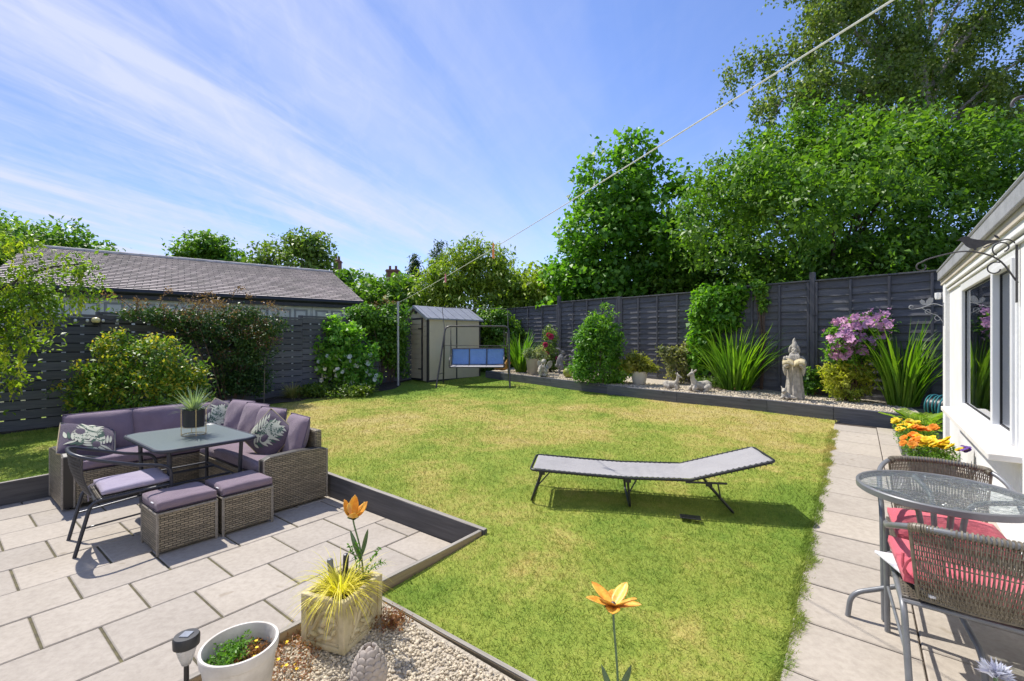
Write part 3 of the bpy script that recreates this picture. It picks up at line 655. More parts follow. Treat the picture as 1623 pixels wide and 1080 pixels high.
# raised gravel bed along the right fence, dark soil bed along the left fence, gravel corner by the patio
def build_beds():
    front = CURB[:-1] + CURB2[:]; V = []; n = 30
    fx = np.linspace(-0.75, 6.1, n)
    for x in fx:
        y = curb_y(x) + 0.03
        for k in range(7):
            t = k / 6; bx = x + t * 1.9; by = y + t * 3.0
            V.append((bx, by, lawn_z(by) + 0.165 + 0.012 * math.sin(bx * 5) * math.sin(by * 4)))
    F = [(i * 7 + k, (i + 1) * 7 + k, (i + 1) * 7 + k + 1, i * 7 + k + 1) for i in range(n - 1) for k in range(6)]
    struct(MB().add(V, F).build('gravel_bed', M['gravel'], smooth=True), 'raised bed of pale gravel along the blue-grey fence', 'gravel bed')
    V = []; m = 40
    for i in range(m + 1):
        y = 4.0 + (12.6 - 4.0) * i / m; w = np.interp(y, [4, 8.2, 9.2, 10.5, 11.6, 12.4], [0.10, 0.12, 0.7, 1.15, 0.95, 0.1])
        b = FA0 + FAD * ((y - FA0.y) / FAD.y)
        for k in range(4):
            d = -0.1 + (w + 0.1) * k / 3; V.append((b.x + FAD.y * d, b.y - FAD.x * d, lawn_z(b.y - FAD.x * d) + 0.012 - 0.02 * (k == 3) + 0.015 * math.sin(i * 1.7 + k)))
    F = [(i * 4 + k, i * 4 + k + 1, (i + 1) * 4 + k + 1, (i + 1) * 4 + k) for i in range(m) for k in range(3)]
    struct(MB().add(V, F).build('flower_bed', M['soil'], smooth=True), 'dark soil bed under the slatted fence', 'flower bed')
    V = [gw(n, s, gz(n, s) + 0.0) for n, s in ((-2.18, -1.5), (-0.2, -1.5), (-0.2, 1.56), (-2.18, 1.56))]
    struct(MB().add(V, [(0, 1, 2, 3)]).build('gravel_corner', M['gravel']), 'pale gravel corner between patio and lawn', 'gravel')
    V = []; F = []
    ico = np.array([(0, 0, 1), (0.894, 0, 0.447), (0.276, 0.851, 0.447), (-0.724, 0.526, 0.447), (-0.724, -0.526, 0.447), (0.276, -0.851, 0.447), (0.724, 0.526, -0.447), (-0.276, 0.851, -0.447), (-0.894, 0, -0.447), (-0.276, -0.851, -0.447), (0.724, -0.526, -0.447), (0, 0, -1)])
    fi = np.array([(0, 1, 2), (0, 2, 3), (0, 3, 4), (0, 4, 5), (0, 5, 1), (1, 6, 2), (2, 7, 3), (3, 8, 4), (4, 9, 5), (5, 10, 1), (2, 6, 7), (3, 7, 8), (4, 8, 9), (5, 9, 10), (1, 10, 6), (6, 11, 7), (7, 11, 8), (8, 11, 9), (9, 11, 10), (10, 11, 6)])
    def pebbles(name, pts, size, label):
        k = len(pts); S = size * rng.uniform(0.55, 1.35, (k, 1, 1)) * rng.uniform(0.6, 1.25, (k, 1, 3)); S[:, :, 2] *= 0.75
        a = rng.uniform(0, 6.28, k); c, s_ = np.cos(a)[:, None], np.sin(a)[:, None]
        v = ico[None] * S * (1 + 0.18 * rng.normal(size=(k, 12, 1))); x = v[:, :, 0] * c - v[:, :, 1] * s_; y = v[:, :, 0] * s_ + v[:, :, 1] * c
        W = np.stack([x, y, v[:, :, 2]], 2) + pts[:, None, :]
        Fc = (fi[None] + (np.arange(k) * 12)[:, None, None]).reshape(-1, 3)
        tag(indexed_mesh(name, W.reshape(-1, 3), Fc, M['pebble'], None, False), label, 'gravel', kind='stuff')
    k = 20000; n = rng.uniform(-2.17, -0.45, k); s = rng.uniform(0.2, 1.535, k)
    x = n * AY + s * AX; y = -n * AX + s * AY; pebbles('pebbles', np.stack([x, y, 0.04 + 0.035 * y + rng.uniform(-0.002, 0.010, k)], 1), 0.0075, 'loose pale pebbles around the stone planter')
    k = 9000; x = rng.uniform(-0.4, 6.0, k); t = rng.uniform(0.02, 0.75, k); y0 = np.interp(x, [p[0] for p in CURB[:-1] + CURB2], [p[1] for p in CURB[:-1] + CURB2])
    bx = x + t * 0.8; by = y0 + 0.04 + t * 1.18; pebbles('pebbles', np.stack([bx, by, 0.04 + 0.035 * by + 0.168 + rng.uniform(0, 0.012, k)], 1), 0.018, 'loose pale pebbles in the raised bed by the fence')
build_beds()

# ------------------------------------------------------------------ timber edgings
def sleeper_run(name, pts, h, w, mat, label, sink=0.06, lift=0.0):
    x0, y0 = pts[0]; root = thing(name, label, 'edging', (x0, y0, lawn_z(y0)))
    for (a, b) in zip(pts[:-1], pts[1:]):
        A = Vector((a[0] - x0, a[1] - y0, lawn_z(a[1]) - lawn_z(y0) + h / 2 - sink / 2 + lift)); B = Vector((b[0] - x0, b[1] - y0, lawn_z(b[1]) - lawn_z(y0) + h / 2 - sink / 2 + lift))
        d = (B - A).normalized(); A2 = A - d * 0.0; B2 = B - d * 0.004
        mb = MB(); L = (B2 - A2).length; mb.box((0, 0, 0), (L, w, h + sink))
        o = mb.build('board', mat, root, bevel=0.006); o.location = (A2 + B2) / 2; o.rotation_mode = 'QUATERNION'; o.rotation_quaternion = d.to_track_quat('X', 'Z')
    return root
sleeper_run('sleeper_edging', CURB, 0.19, 0.07, M['sleeper'], 'grey timber edging in front of the cherub and hares, ending at the pointed bush')
sleeper_run('sleeper_edging', CURB2, 0.20, 0.07, M['sleeper'], 'long grey timber edging in front of the bearded statue, ending at the path')
def edging(name, n0, s0, n1, s1, z0, z1, h, w, mat, label):
    root = thing(name, label, 'edging', gw(n0, s0, 0)); A = gw(n0, s0, 0); d = gw(n1, s1, 0) - A; L = d.length; rz = math.atan2(d.y, d.x)
    def bar(za, zb, hh, ww):
        m = max(2, int(L / 0.25)); V = []
        for i in range(m + 1):
            t = i / m; z = za + (zb - za) * t + random.uniform(-0.0015, 0.0015); o = random.uniform(-0.0015, 0.0015)
            V += [(L * t, -ww / 2 + o, z - hh), (L * t, ww / 2 + o, z - hh), (L * t, ww / 2 + o, z), (L * t, -ww / 2 + o, z)]
        F = [(3, 2, 1, 0), (4 * m, 4 * m + 1, 4 * m + 2, 4 * m + 3)] + [(4 * i + k, 4 * i + (k + 1) % 4, 4 * i + 4 + (k + 1) % 4, 4 * i + 4 + k) for i in range(m) for k in range(4)]
        return MB().add(V, F)
    o = bar(z0, z1, h, w).build('board', mat, root, bevel=0.004); o.rotation_euler.z = rz
    c = bar(z0 + 0.005, z1 + 0.005, 0.005, w * 0.94).build('top_face', M['curbtop'], root); c.rotation_euler.z = rz
    return root
edging('patio_edging', PAT_N0 - 0.02, PAT_S + 0.022, PAT_N1 + 0.05, PAT_S + 0.022, 0.262, 0.176, 0.28, 0.042, M['curb'], 'dark timber patio edging running from the sofa to the lawn corner')
edging('patio_edging', PAT_N0 - 0.022, -3.6, PAT_N0 - 0.022, PAT_S, 0.115, 0.262, 0.30, 0.042, M['curb'], 'dark timber patio edging behind the left sofa by the strip of lawn')
edging('patio_edging', PAT_N1 + 0.022, -3.6, PAT_N1 + 0.022, PAT_S - 0.002, 0.168, 0.170, 0.26, 0.030, M['tan_board'], 'low timber patio edging running beside the stone planter')
o = edging('lawn_edging', -2.18, 1.57, -0.27, 1.62, 0.134, 0.093, 0.10, 0.024, M['tan_board'], 'thin pale board between gravel corner and lawn')

# ------------------------------------------------------------------ left slatted fence
def build_slat_fence():
    L = (FA1 - FA0).length; bays = 8; bw = L / bays; rot = math.atan2(FAD.y, FAD.x)
    root = thing('slatted_fence', 'dark painted horizontal slat fence in front of the long garage', 'fence', (FA0.x, FA0.y, lawn_z(FA0.y)), rot)
    slope = 0.035 * FAD.y
    for i in range(bays):
        mb = MB(); xm = (i + 0.5) * bw; z0 = slope * xm
        H = 1.66; ns = 12; p = H / ns
        for k in range(ns):
            hh = p - (0.016 if k not in (ns - 2,) else 0.026)
            ex = 0.16 if k == 0 else 0.0
            mb.box((xm, random.uniform(-0.002, 0.002), z0 + 0.03 + k * p + hh / 2 - ex / 2), (bw - 0.003, 0.020, hh + ex))
        mb.build('slat_panel', M['slat'], root)
        q = MB(); nb = int(bw / 0.20)
        for k in range(nb):
            q.box((i * bw + (k + 0.5) * bw / nb, 0.022, z0 + 0.03 + H / 2 - 0.03), (bw / nb - 0.052, 0.018, H - 0.06))
        q.build('backing_board', M['slat_back'], root)
    for i in range(bays + 1):
        MB().box((i * bw, 0.06, slope * i * bw + 0.85), (0.085, 0.06, 1.80)).build('post', M['slat'], root)
    for i in range(bays):
        xm = (i + 0.5) * bw; MB().box((xm, 0.004, slope * xm + 1.702), (bw, 0.05, 0.04)).build('cap_rail', M['slat'], root)
    return root
slat_fence = build_slat_fence()

# ------------------------------------------------------------------ right lapped-panel fence
def build_lap_fence():
    rot = math.atan2(FBD.y, FBD.x); base = Vector((FB0.x, FB0.y, 0)); root = thing('lap_fence', 'blue-grey lapped panel fence along the raised gravel bed', 'fence', base, rot)
    ys = [15.78, 13.82, 12.22, 10.57, 8.93, 7.20]; xs = [(FB0.y - y) / abs(FBD.y) for y in ys]; ztops = [2.66, 2.74, 2.71, 2.75, 2.745, 2.74]; tall = [0, 0.17, 0.03, 0.04, 0.15, 0]
    for i in range(5):
        x0, x1 = xs[i] + 0.05, xs[i + 1] - 0.05; gr = lawn_z((ys[i] + ys[i + 1]) / 2) + 0.10; zt = ztops[i]
        mb = MB(); nb = 15; p = (zt - gr - 0.14) / nb; seg = 24
        for k in range(nb):
            zb = gr + 0.14 + k * p; ph = random.uniform(0, 6); V = []; Fc = []; amp = random.uniform(0.002, 0.008)
            for j in range(seg + 1):
                x = x0 + (x1 - x0) * j / seg; wv = amp * math.sin(j * 0.75 + ph) + random.uniform(-0.002, 0.002)
                V += [(x, 0.004, zb + p + 0.012), (x, -0.026, zb - 0.012 + wv), (x, -0.006, zb - 0.012 + wv)]
            for j in range(seg): a = j * 3; Fc += [(a, a + 1, a + 4, a + 3), (a + 1, a + 2, a + 5, a + 4)]
            mb.add(V, Fc)
        mb.box(((x0 + x1) / 2, 0.018, (gr + zt) / 2), (x1 - x0, 0.010, zt - gr - 0.05))
        mb.build('lap_panel', M['lap'], root)
        MB().box(((x0 + x1) / 2, -0.012, gr + 0.06), (x1 - x0, 0.035, 0.16)).build('gravel_board', M['lap'], root, bevel=0.004)
        MB().box(((x0 + x1) / 2, -0.012, zt + 0.012), (x1 - x0 + 0.02, 0.075, 0.028)).build('cap_rail', M['lap'], root, bevel=0.004)
        n = 4
        for k in range(n + 1):
            if k in (0, n): bx = x0 + 0.022 if k == 0 else x1 - 0.022
            else: bx = x0 + (x1 - x0) * k / n
            MB().box((bx, -0.044, (gr + 0.14 + zt) / 2 - 0.01), (0.038, 0.030, zt - gr - 0.16)).build('batten', M['lap_post'], root, bevel=0.003)
    for i in range(6):
        h = ztops[min(i, 4)] + 0.03 + tall[i] - lawn_z(ys[i]); MB().box((xs[i], -0.015, lawn_z(ys[i]) + h / 2), (0.088, 0.09, h)).build('post', M['lap_post'], root, bevel=0.004)
    return root
lap_fence = build_lap_fence()
def fence_b(px, out=0.0):                # point on the right fence under a picture column, out metres in front
    r = (px - CX) / FPX; y = (FB0.x + FB0.y * FBD.x / abs(FBD.y)) / (r + FBD.x / abs(FBD.y)); p = Vector((r * y, y)) + FBN * out
    return p
def fence_a(px, out=0.0):
    r = (px - CX) / FPX; k = FAD.x / FAD.y; y = (FA0.x - FA0.y * k) / (r - k); return Vector((r * y + FAD.y * out, y - FAD.x * out))

# ------------------------------------------------------------------ garage with slate roof
def build_garage():
    rot = math.atan2(0.595, 0.804); er = Vector((-4.36, 13.28)); Lg = 7.5; W = 3.45; rise = 1.29; ze = 2.72
    root = thing('garage', 'long pale boarded garage with a slate roof behind the slatted fence', 'garage', (er.x, er.y, lawn_z(er.y)), rot); g = -lawn_z(er.y)
    zE = ze + g
    # walls (local x runs to the right along the eave, y away); eave overhang 0.25
    w = MB(); w.box((-Lg / 2 - 0.1, 0.32, (zE - 0.12) / 2), (Lg - 0.5, 0.1, zE - 0.12)); w.box((-0.35, W, (zE - 0.12) / 2), (0.1, 2 * W - 0.7, zE - 0.12)); w.box((-Lg + 0.2, W, (zE - 0.12) / 2), (0.1, 2 * W - 0.7, zE - 0.12))
    w.prism([(0.35, zE - 0.12), (2 * W - 0.35, zE - 0.12), (W, zE + rise - 0.15)], 0.09, Matrix(((0, 0, 1, -0.35), (1, 0, 0, 0), (0, 1, 0, 0), (0, 0, 0, 1))))
    wall = w.build('wall', M['garage_wall'], root)
    nb = 7
    for k in range(nb):
        x1 = -0.45 - k * (Lg - 0.7) / nb; x0 = x1 - (Lg - 0.7) / nb + 0.06; f = MB(); z0, z1 = 0.1, zE - 0.20
        for (a, b) in ((x0, x0 + 0.07), (x1 - 0.07, x1), ((x0 + x1) / 2 - 0.035, (x0 + x1) / 2 + 0.035)): f.box(((a + b) / 2, 0.246, (z0 + z1) / 2), (b - a, 0.02, z1 - z0))
        for z in (z1 - 0.04, (z0 + z1) / 2): f.box(((x0 + x1) / 2, 0.247, z), (x1 - x0, 0.018, 0.08))
        dr = f.build('door', M['garage_wall'], root); pn = MB(); pn.box(((x0 + x1) / 2, 0.262, (z0 + z1) / 2), (x1 - x0, 0.015, z1 - z0)); pn.build('door_panel', M['garage_door'], dr); pn = MB()
        for s_ in (0.27, 0.73): pn.box((x0 + (x1 - x0) * s_, 0.246, z1 - 0.34), ((x1 - x0) * 0.26, 0.026, 0.42)); 
        pn.build('raised_panel', M['garage_wall'], dr)
    r = MB(); sl = math.hypot(W, rise)
    for sgn in (0, 1):
        y0, y1 = (0.0, W) if sgn == 0 else (2 * W, W)
        rows = 26
        for k in range(rows):
            t0, t1 = k / rows, (k + 1) / rows + 0.004; lift = 0.024
            a = (y0 + (y1 - y0) * t0, zE + rise * t0 + lift); b = (y0 + (y1 - y0) * t1, zE + rise * t1)
            r.add([(-Lg, a[0], a[1]), (0, a[0], a[1]), (0, b[0], b[1]), (-Lg, b[0], b[1]), (-Lg, a[0], a[1] - 0.02), (0, a[0], a[1] - 0.02)], [(0, 1, 2, 3) if sgn == 0 else (3, 2, 1, 0), (4, 5, 1, 0)],
                  [[(0, sl * t0), (Lg, sl * t0), (Lg, sl * t1), (0, sl * t1)] if sgn == 0 else [(0, sl * t1), (Lg, sl * t1), (Lg, sl * t0), (0, sl * t0)], [(0, 0)] * 4])
    roof = r.build('roof', M['slate'], root)
    q = MB(); nr = 17
    for k in range(nr):
        x0 = -Lg + k * Lg / nr; q.tube([(x0 + 0.015, W, zE + rise - 0.02), (x0 + Lg / nr + 0.02, W, zE + rise - 0.02)], [0.088, 0.080], 10)
    q.build('ridge_tiles', plain('ridge_tile', (0.48, 0.45, 0.42), (0.30, 0.28, 0.26), 0.85, 6, 0.5, 40), roof, smooth=True)
    MB().box((-Lg / 2, 0.10, zE - 0.10), (Lg, 0.05, 0.19)).build('fascia', M['black_trim'], root)
    g2 = MB(); pr = [(-0.0, -0.075 + 0.06), (-0.055, -0.03), (-0.055, 0.0), (0.0, 0.0)]
    g2.tube([(-Lg, 0.02, zE - 0.045), (0.0, 0.02, zE - 0.045)], 0.055, 10); g2.build('gutter', M['black_trim'], root, smooth=True)
    return root
build_garage()

# ------------------------------------------------------------------ white house on the right
HU = Vector((0.6277, 0.7785)); HN = Vector((0.7785, -0.6277)); HR = math.atan2(-0.6277, 0.7785); HW = 0.7316
def hw(n, s, z=0.0): return Vector((n * HN.x + s * HU.x, n * HN.y + s * HU.y, z))
def build_house():
    root = thing('house', 'white painted house with a long white-framed window over the path', 'house', (*hw(HW, 0)[:2], 0), HR)
    S1 = 8.15; EV = 2.42; T = 0.22; wz0, wz1 = 0.83, 2.19
    # two windows side by side along local y
    w = MB(); d0, d1 = 4.40, 6.92
    def wall(y0, y1, z0, z1, x=0.0, t=T): w.box((x + t / 2, (y0 + y1) / 2, (z0 + z1) / 2), (t, y1 - y0, z1 - z0))
    wall(d1, S1, -0.1, EV + 0.02); wall(d0, d1, -0.1, wz0); wall(d0, d1, wz1 + 0.0, EV + 0.02); wall(2.2, d0, -0.1, EV + 0.02)
    w.box((2.2, S1 - T / 2, EV / 2), (4.0, T - 0.01, EV + 0.2))
    w.build('wall', M['white_paint'], root)
    m = MB(); m.box((3.0, -0.6, 2.6), (6.0, 5.6, 5.4)); m.build('main_wall', M['white_paint'], root)
    MB().box((-0.02, S1 - 0.10, EV / 2), (0.05, 0.22, EV - 0.06)).build('corner_board', M['white_paint'], root, bevel=0.006)
    MB().box((-0.022, (2.2 + S1) / 2 - 0.02, wz1 + 0.095), (0.035, S1 - 2.2 - 0.3, 0.07)).build('frieze_board', M['white_paint'], root, bevel=0.008)
    MB().box((-0.012, (2.2 + S1) / 2 - 0.02, wz1 + 0.03), (0.02, S1 - 2.2 - 0.3, 0.03)).build('moulding', M['white_paint'], root, bevel=0.006)
    # lean-to roof: lead edge, soffit
    r = MB(); r.box((2.12, (2.2 + S1) / 2 + 0.06, EV + 0.53), (4.5, S1 - 2.2 + 0.30, 0.10), mat=Matrix.Rotation(R(-14), 4, 'Y'))
    roof = r.build('roof', M['lead'], root)
    MB().box((-0.072, (2.2 + S1) / 2 + 0.04, EV + 0.02), (0.03, S1 - 2.2 + 0.22, 0.125)).build('roof_edge', M['lead'], roof, bevel=0.008)
    MB().tube([(-0.080, 2.2, EV + 0.085), (-0.080, S1 + 0.15, EV + 0.085)], 0.018, 8).build('edge_roll', M['lead'], roof, smooth=True)
    MB().box((-0.030, (2.2 + S1) / 2 + 0.04, EV - 0.075), (0.052, S1 - 2.2 + 0.20, 0.062)).build('soffit', M['soffit'], root)
    # sill
    MB().box((-0.055, (d0 + d1) / 2 + 0.02, wz0 - 0.018), (0.20, d1 - d0 + 0.24, 0.045)).build('sill', M['sill'], root, bevel=0.006)
    # windows
    def window(y0, y1, frame=0.075, sash=0.0):
        f = MB(); zc = (wz0 + wz1) / 2; x = 0.025; t = 0.07
        f.box((x, y0 + frame / 2, zc), (t, frame, wz1 - wz0)); f.box((x, y1 - frame / 2, zc), (t, frame, wz1 - wz0))
        f.box((x, (y0 + y1) / 2, wz0 + frame / 2), (t - 0.002, y1 - y0 - 2 * frame, frame)); f.box((x, (y0 + y1) / 2, wz1 - frame / 2), (t - 0.002, y1 - y0 - 2 * frame, frame))
        win = f.build('window', M['white_frame'], root, bevel=0.005)
        if sash:
            q = MB(); a, b = y0 + frame + 0.002, y1 - frame - 0.002; z0, z1 = wz0 + frame + 0.002, wz1 - frame - 0.002
            q.box((0.012, a + sash / 2, zc), (0.075, sash, z1 - z0)); q.box((0.012, b - sash / 2, zc), (0.075, sash, z1 - z0)); q.box((0.012, (a + b) / 2, z0 + sash / 2), (0.073, b - a - 2 * sash, sash)); q.box((0.012, (a + b) / 2, z1 - sash / 2), (0.073, b - a - 2 * sash, sash))
            q.build('sash', M['white_frame'], win, bevel=0.005)
        e = frame + sash; g = MB()
        s_ = MB(); s_.box((0.032, y0 + e + 0.006, zc), (0.03, 0.012, wz1 - wz0 - 2 * e)); s_.box((0.032, y1 - e - 0.006, zc), (0.03, 0.012, wz1 - wz0 - 2 * e)); s_.box((0.032, (y0 + y1) / 2, wz0 + e + 0.006), (0.03, y1 - y0 - 2 * e - 0.024, 0.012)); s_.box((0.032, (y0 + y1) / 2, wz1 - e - 0.006), (0.03, y1 - y0 - 2 * e - 0.024, 0.012))
        s_.build('gasket', M['black_trim'], win)
        g.box((0.030, (y0 + y1) / 2, zc), (0.012, y1 - y0 - 2 * e, wz1 - wz0 - 2 * e)); g.build('pane', M['glass'], win)
        return win
    window(5.20, 6.92, 0.075); window(4.40, 5.195, 0.05, 0.045)
    # room behind the glass: back wall, floor, pleated curtains
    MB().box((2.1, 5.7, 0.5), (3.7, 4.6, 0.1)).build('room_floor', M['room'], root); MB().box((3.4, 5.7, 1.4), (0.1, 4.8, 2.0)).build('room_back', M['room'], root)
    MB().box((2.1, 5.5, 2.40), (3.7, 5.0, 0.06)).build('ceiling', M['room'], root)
    for (y0, y1) in ((6.30, 6.90), (5.25, 5.50), (4.9, 5.15)):
        V = []; n = 60
        for k in range(n + 1):
            y = y0 + (y1 - y0) * k / n; x = 0.105 + 0.020 * math.sin(k * 0.85) + 0.008 * math.sin(k * 2.3)
            V += [(x, y, wz0 + 0.02), (x, y, wz1)]
        MB().add(V, [(2 * k, 2 * k + 2, 2 * k + 3, 2 * k + 1) for k in range(n)]).build('curtain', M['curtain'], root, smooth=True, solid=0.003)
    return root
build_house()
# ================================================================== PLANTS
def lobes_sample(lobes, n, inner=0.55, power=0.6):
    """points in a union of bumpy ellipsoids, thicker towards the skin; returns points and outward directions"""
    L_ = np.array([l[:6] for l in lobes], float); wgt = (L_[:, 3] * L_[:, 4] + L_[:, 4] * L_[:, 5] + L_[:, 3] * L_[:, 5]); wgt = wgt / wgt.sum()
    idx = rng.choice(len(L_), n, p=wgt); d = unit(rng.normal(size=(n, 3))); ph = idx * 1.7
    bumpv = 1 + 0.13 * np.sin(d[:, 0] * 5.1 + ph) * np.sin(d[:, 1] * 4.3 + ph * 2) + 0.12 * np.sin(d[:, 2] * 6.1 + d[:, 0] * 3.3 + ph)
    r = (inner + (1 - inner) * rng.uniform(0, 1, n) ** power) * bumpv
    return L_[idx, :3] + d * r[:, None] * L_[idx, 3:6], d
def crown(name, lobes, clumps, per, spread, Lf, Wf, mat, parent, inner=0.5, flat=0.7, droop=0.0, upw=0.7, zmin=None, out=0.6, fold=0.18):
    C_, d = lobes_sample(lobes, clumps, inner)
    sp = spread * rng.uniform(0.6, 1.35, (clumps, 1, 1))
    off = np.clip(rng.normal(size=(clumps, per, 3)), -1.8, 1.8) * sp; off[:, :, 2] *= flat
    P = (C_[:, None, :] + off).reshape(-1, 3); dd = np.repeat(d, per, axis=0)
    if zmin is not None:
        k = P[:, 2] > zmin; P, dd = P[k], dd[k]
    n = len(P); D = unit(dd * out + rng.normal(size=(n, 3)) * 0.65 + np.array([0, 0, -droop])); Nn = unit(np.array([0, 0, upw]) + dd * 0.45 + rng.normal(size=(n, 3)) * 0.42)
    q = rng.uniform(0.5, 1.4, n); return leaves(name, P - D * (Lf * q * 0.5)[:, None], D, Nn, Lf * q, Wf * q * rng.uniform(0.8, 1.2, n), mat, parent, fold), C_
def limbs(name, base, tips, r0, mat, parent, fork=0.45, wig=0.15, n=7, split=6):
    mb = MB(); base = Vector(base); tips = [Vector(t) for t in tips]; top = sum(tips, Vector()) / len(tips); hub = base.lerp(top, fork); hub.x = base.x * 0.6 + hub.x * 0.4; hub.y = base.y * 0.6 + hub.y * 0.4
    mb.tube(bez([base, base.lerp(hub, 0.5) + Vector((random.uniform(-wig, wig) * 0.4, random.uniform(-wig, wig) * 0.4, 0)), hub], 8), [r0 * (1.25 - 0.55 * i / 8) for i in range(9)], n + 2)
    for t in tips:
        s = base.lerp(hub, random.uniform(0.75, 1.0)); m = s.lerp(t, 0.5) + Vector((random.uniform(-wig, wig), random.uniform(-wig, wig), random.uniform(0, wig) * 1.5))
        pts = bez([s, m, t], 8); k = len(pts); r1 = r0 * random.uniform(0.32, 0.5); mb.tube(pts, [max(0.004, r1 * (1 - 0.88 * i / (k - 1))) for i in range(k)], n)
    return mb.build(name, mat, parent, smooth=True)
def tree(name, label, loc, lobes, clumps, per, spread, Lf, Wf, leaf, bark='bark', r0=0.16, group=None, base=(0, 0, 0), ntips=14, cat='tree', **kw):
    root = thing(name, label, cat, loc, 0, group)
    o, C_ = crown('crown', lobes, clumps, per, spread, Lf, Wf, M['L_' + leaf], root, **kw)
    tips = [tuple(C_[i]) for i in rng.choice(len(C_), ntips, replace=False)]
    limbs('trunk', base, tips, r0, M[bark], root)
    return root
def shrub(name, label, loc, lobes, clumps, per, spread, Lf, Wf, leaf, stems=6, cat='shrub', r0=0.012, group=None, **kw):
    root = thing(name, label, cat, loc, 0, group)
    o, C_ = crown('foliage', lobes, clumps, per, spread, Lf, Wf, M['L_' + leaf], root, zmin=kw.pop('zmin', 0.015), **kw)
    if stems:
        mb = MB()
        for i in rng.choice(len(C_), stems, replace=False):
            t = Vector(C_[i]); b = Vector((t.x * 0.18, t.y * 0.18, -0.02)); mb.tube(bez([b, b.lerp(t, 0.5) + Vector((0, 0, 0.08)), t], 6), [r0 * (1 - 0.12 * j) for j in range(7)], 5)
        mb.build('stem', M['twig'], root, smooth=True)
    return root, C_
def L3(x, y): return (x, y, lawn_z(y))

# --- trees beyond the fences
G_T = 'trees beyond the garden'
tree('hazel_tree', 'bright green broad-leaved tree standing left of the tallest trees, behind the blue-grey fence', L3(3.65, 14.9),
     [(0, 0, 3.6, 2.2, 1.9, 1.8), (-1.3, -0.2, 2.6, 1.35, 1.3, 1.2), (0.9, 0, 5.4, 1.45, 1.3, 1.4), (-0.3, 0, 6.1, 1.25, 1.1, 1.3), (-1.0, 0, 4.6, 1.15, 1.1, 1.2), (1.6, 0, 3.6, 1.2, 1.3, 1.5), (0.35, 0, 7.15, 0.6, 0.6, 0.9), (0.9, -0.6, 2.4, 1.5, 1.0, 1.0), (-1.9, 0, 2.9, 0.7, 0.7, 0.6), (0.3, 0.5, 2.1, 2.4, 1.0, 1.0), (0.2, 0.6, 3.9, 1.5, 1.0, 1.6)],
     820, 34, 0.20, 0.165, 0.135, 'hazel', r0=0.15, group=G_T, inner=0.62, droop=0.25, flat=0.8)
plum = [(8.6, 12.2, 4.6, 3.0, 1.7, 2.5), (6.7, 12.5, 3.9, 2.0, 1.5, 2.2), (10.5, 12.0, 4.6, 2.6, 1.8, 2.6), (8.0, 12.3, 6.0, 1.6, 1.2, 1.3), (12.3, 12.0, 4.8, 2.2, 1.6, 2.4), (6.0, 13.0, 5.0, 1.0, 1.0, 1.1), (9.8, 11.6, 6.3, 1.5, 1.2, 1.1), (7.2, 11.6, 2.4, 2.2, 1.0, 1.2), (9.4, 10.9, 2.9, 1.9, 0.9, 1.5), (11.9, 11.6, 6.2, 1.4, 1.2, 1.0), (6.9, 12.6, 6.5, 0.55, 0.5, 0.9), (7.4, 12.3, 6.6, 1.0, 0.7, 0.8), (8.6, 12.3, 7.1, 0.9, 0.6, 0.7), (7.9, 12.3, 7.5, 0.5, 0.4, 0.6), (9.7, 12.0, 7.35, 0.7, 0.4, 0.5), (5.9, 12.9, 6.3, 0.5, 0.45, 0.55), (11.0, 12.0, 7.0, 0.8, 0.6, 0.6), (4.9, 10.7, 4.4, 1.0, 0.6, 1.1), (5.5, 10.2, 5.2, 0.9, 0.6, 0.7), (6.3, 9.6, 4.6, 0.9, 0.6, 0.9), (7.4, 9.2, 5.2, 1.1, 0.7, 0.9)]
base = (8.8, 12.6); plb = [(x - base[0], y - base[1], z - lawn_z(base[1]), a, b, c) for x, y, z, a, b, c in plum]
tree('plum_tree', 'wide spreading green tree filling the sky above the blue-grey fence, in front of the birch', L3(*base), plb, 1900, 36, 0.22, 0.135, 0.072, 'plum', r0=0.20, group=G_T, inner=0.6, droop=0.15, ntips=34)
for (x_, y_, lab) in ((5.6, 13.9, 'dense green bush in the gap between the broad-leaved tree and the wide tree'), (9.0, 13.2, 'dense green bush below the wide tree behind the tall fence post'), (12.6, 12.4, 'dense green bush below the wide tree at the house roof')):
    tree('bushy_tree', lab, L3(x_, y_), [(0, 0, 2.0, 1.9, 0.9, 1.5), (-0.9, 0.1, 2.9, 1.1, 0.8, 1.1), (0.9, 0.1, 3.0, 1.2, 0.8, 1.2)], 330, 30, 0.22, 0.16, 0.10, 'plum', group=G_T, r0=0.08, inner=0.5)
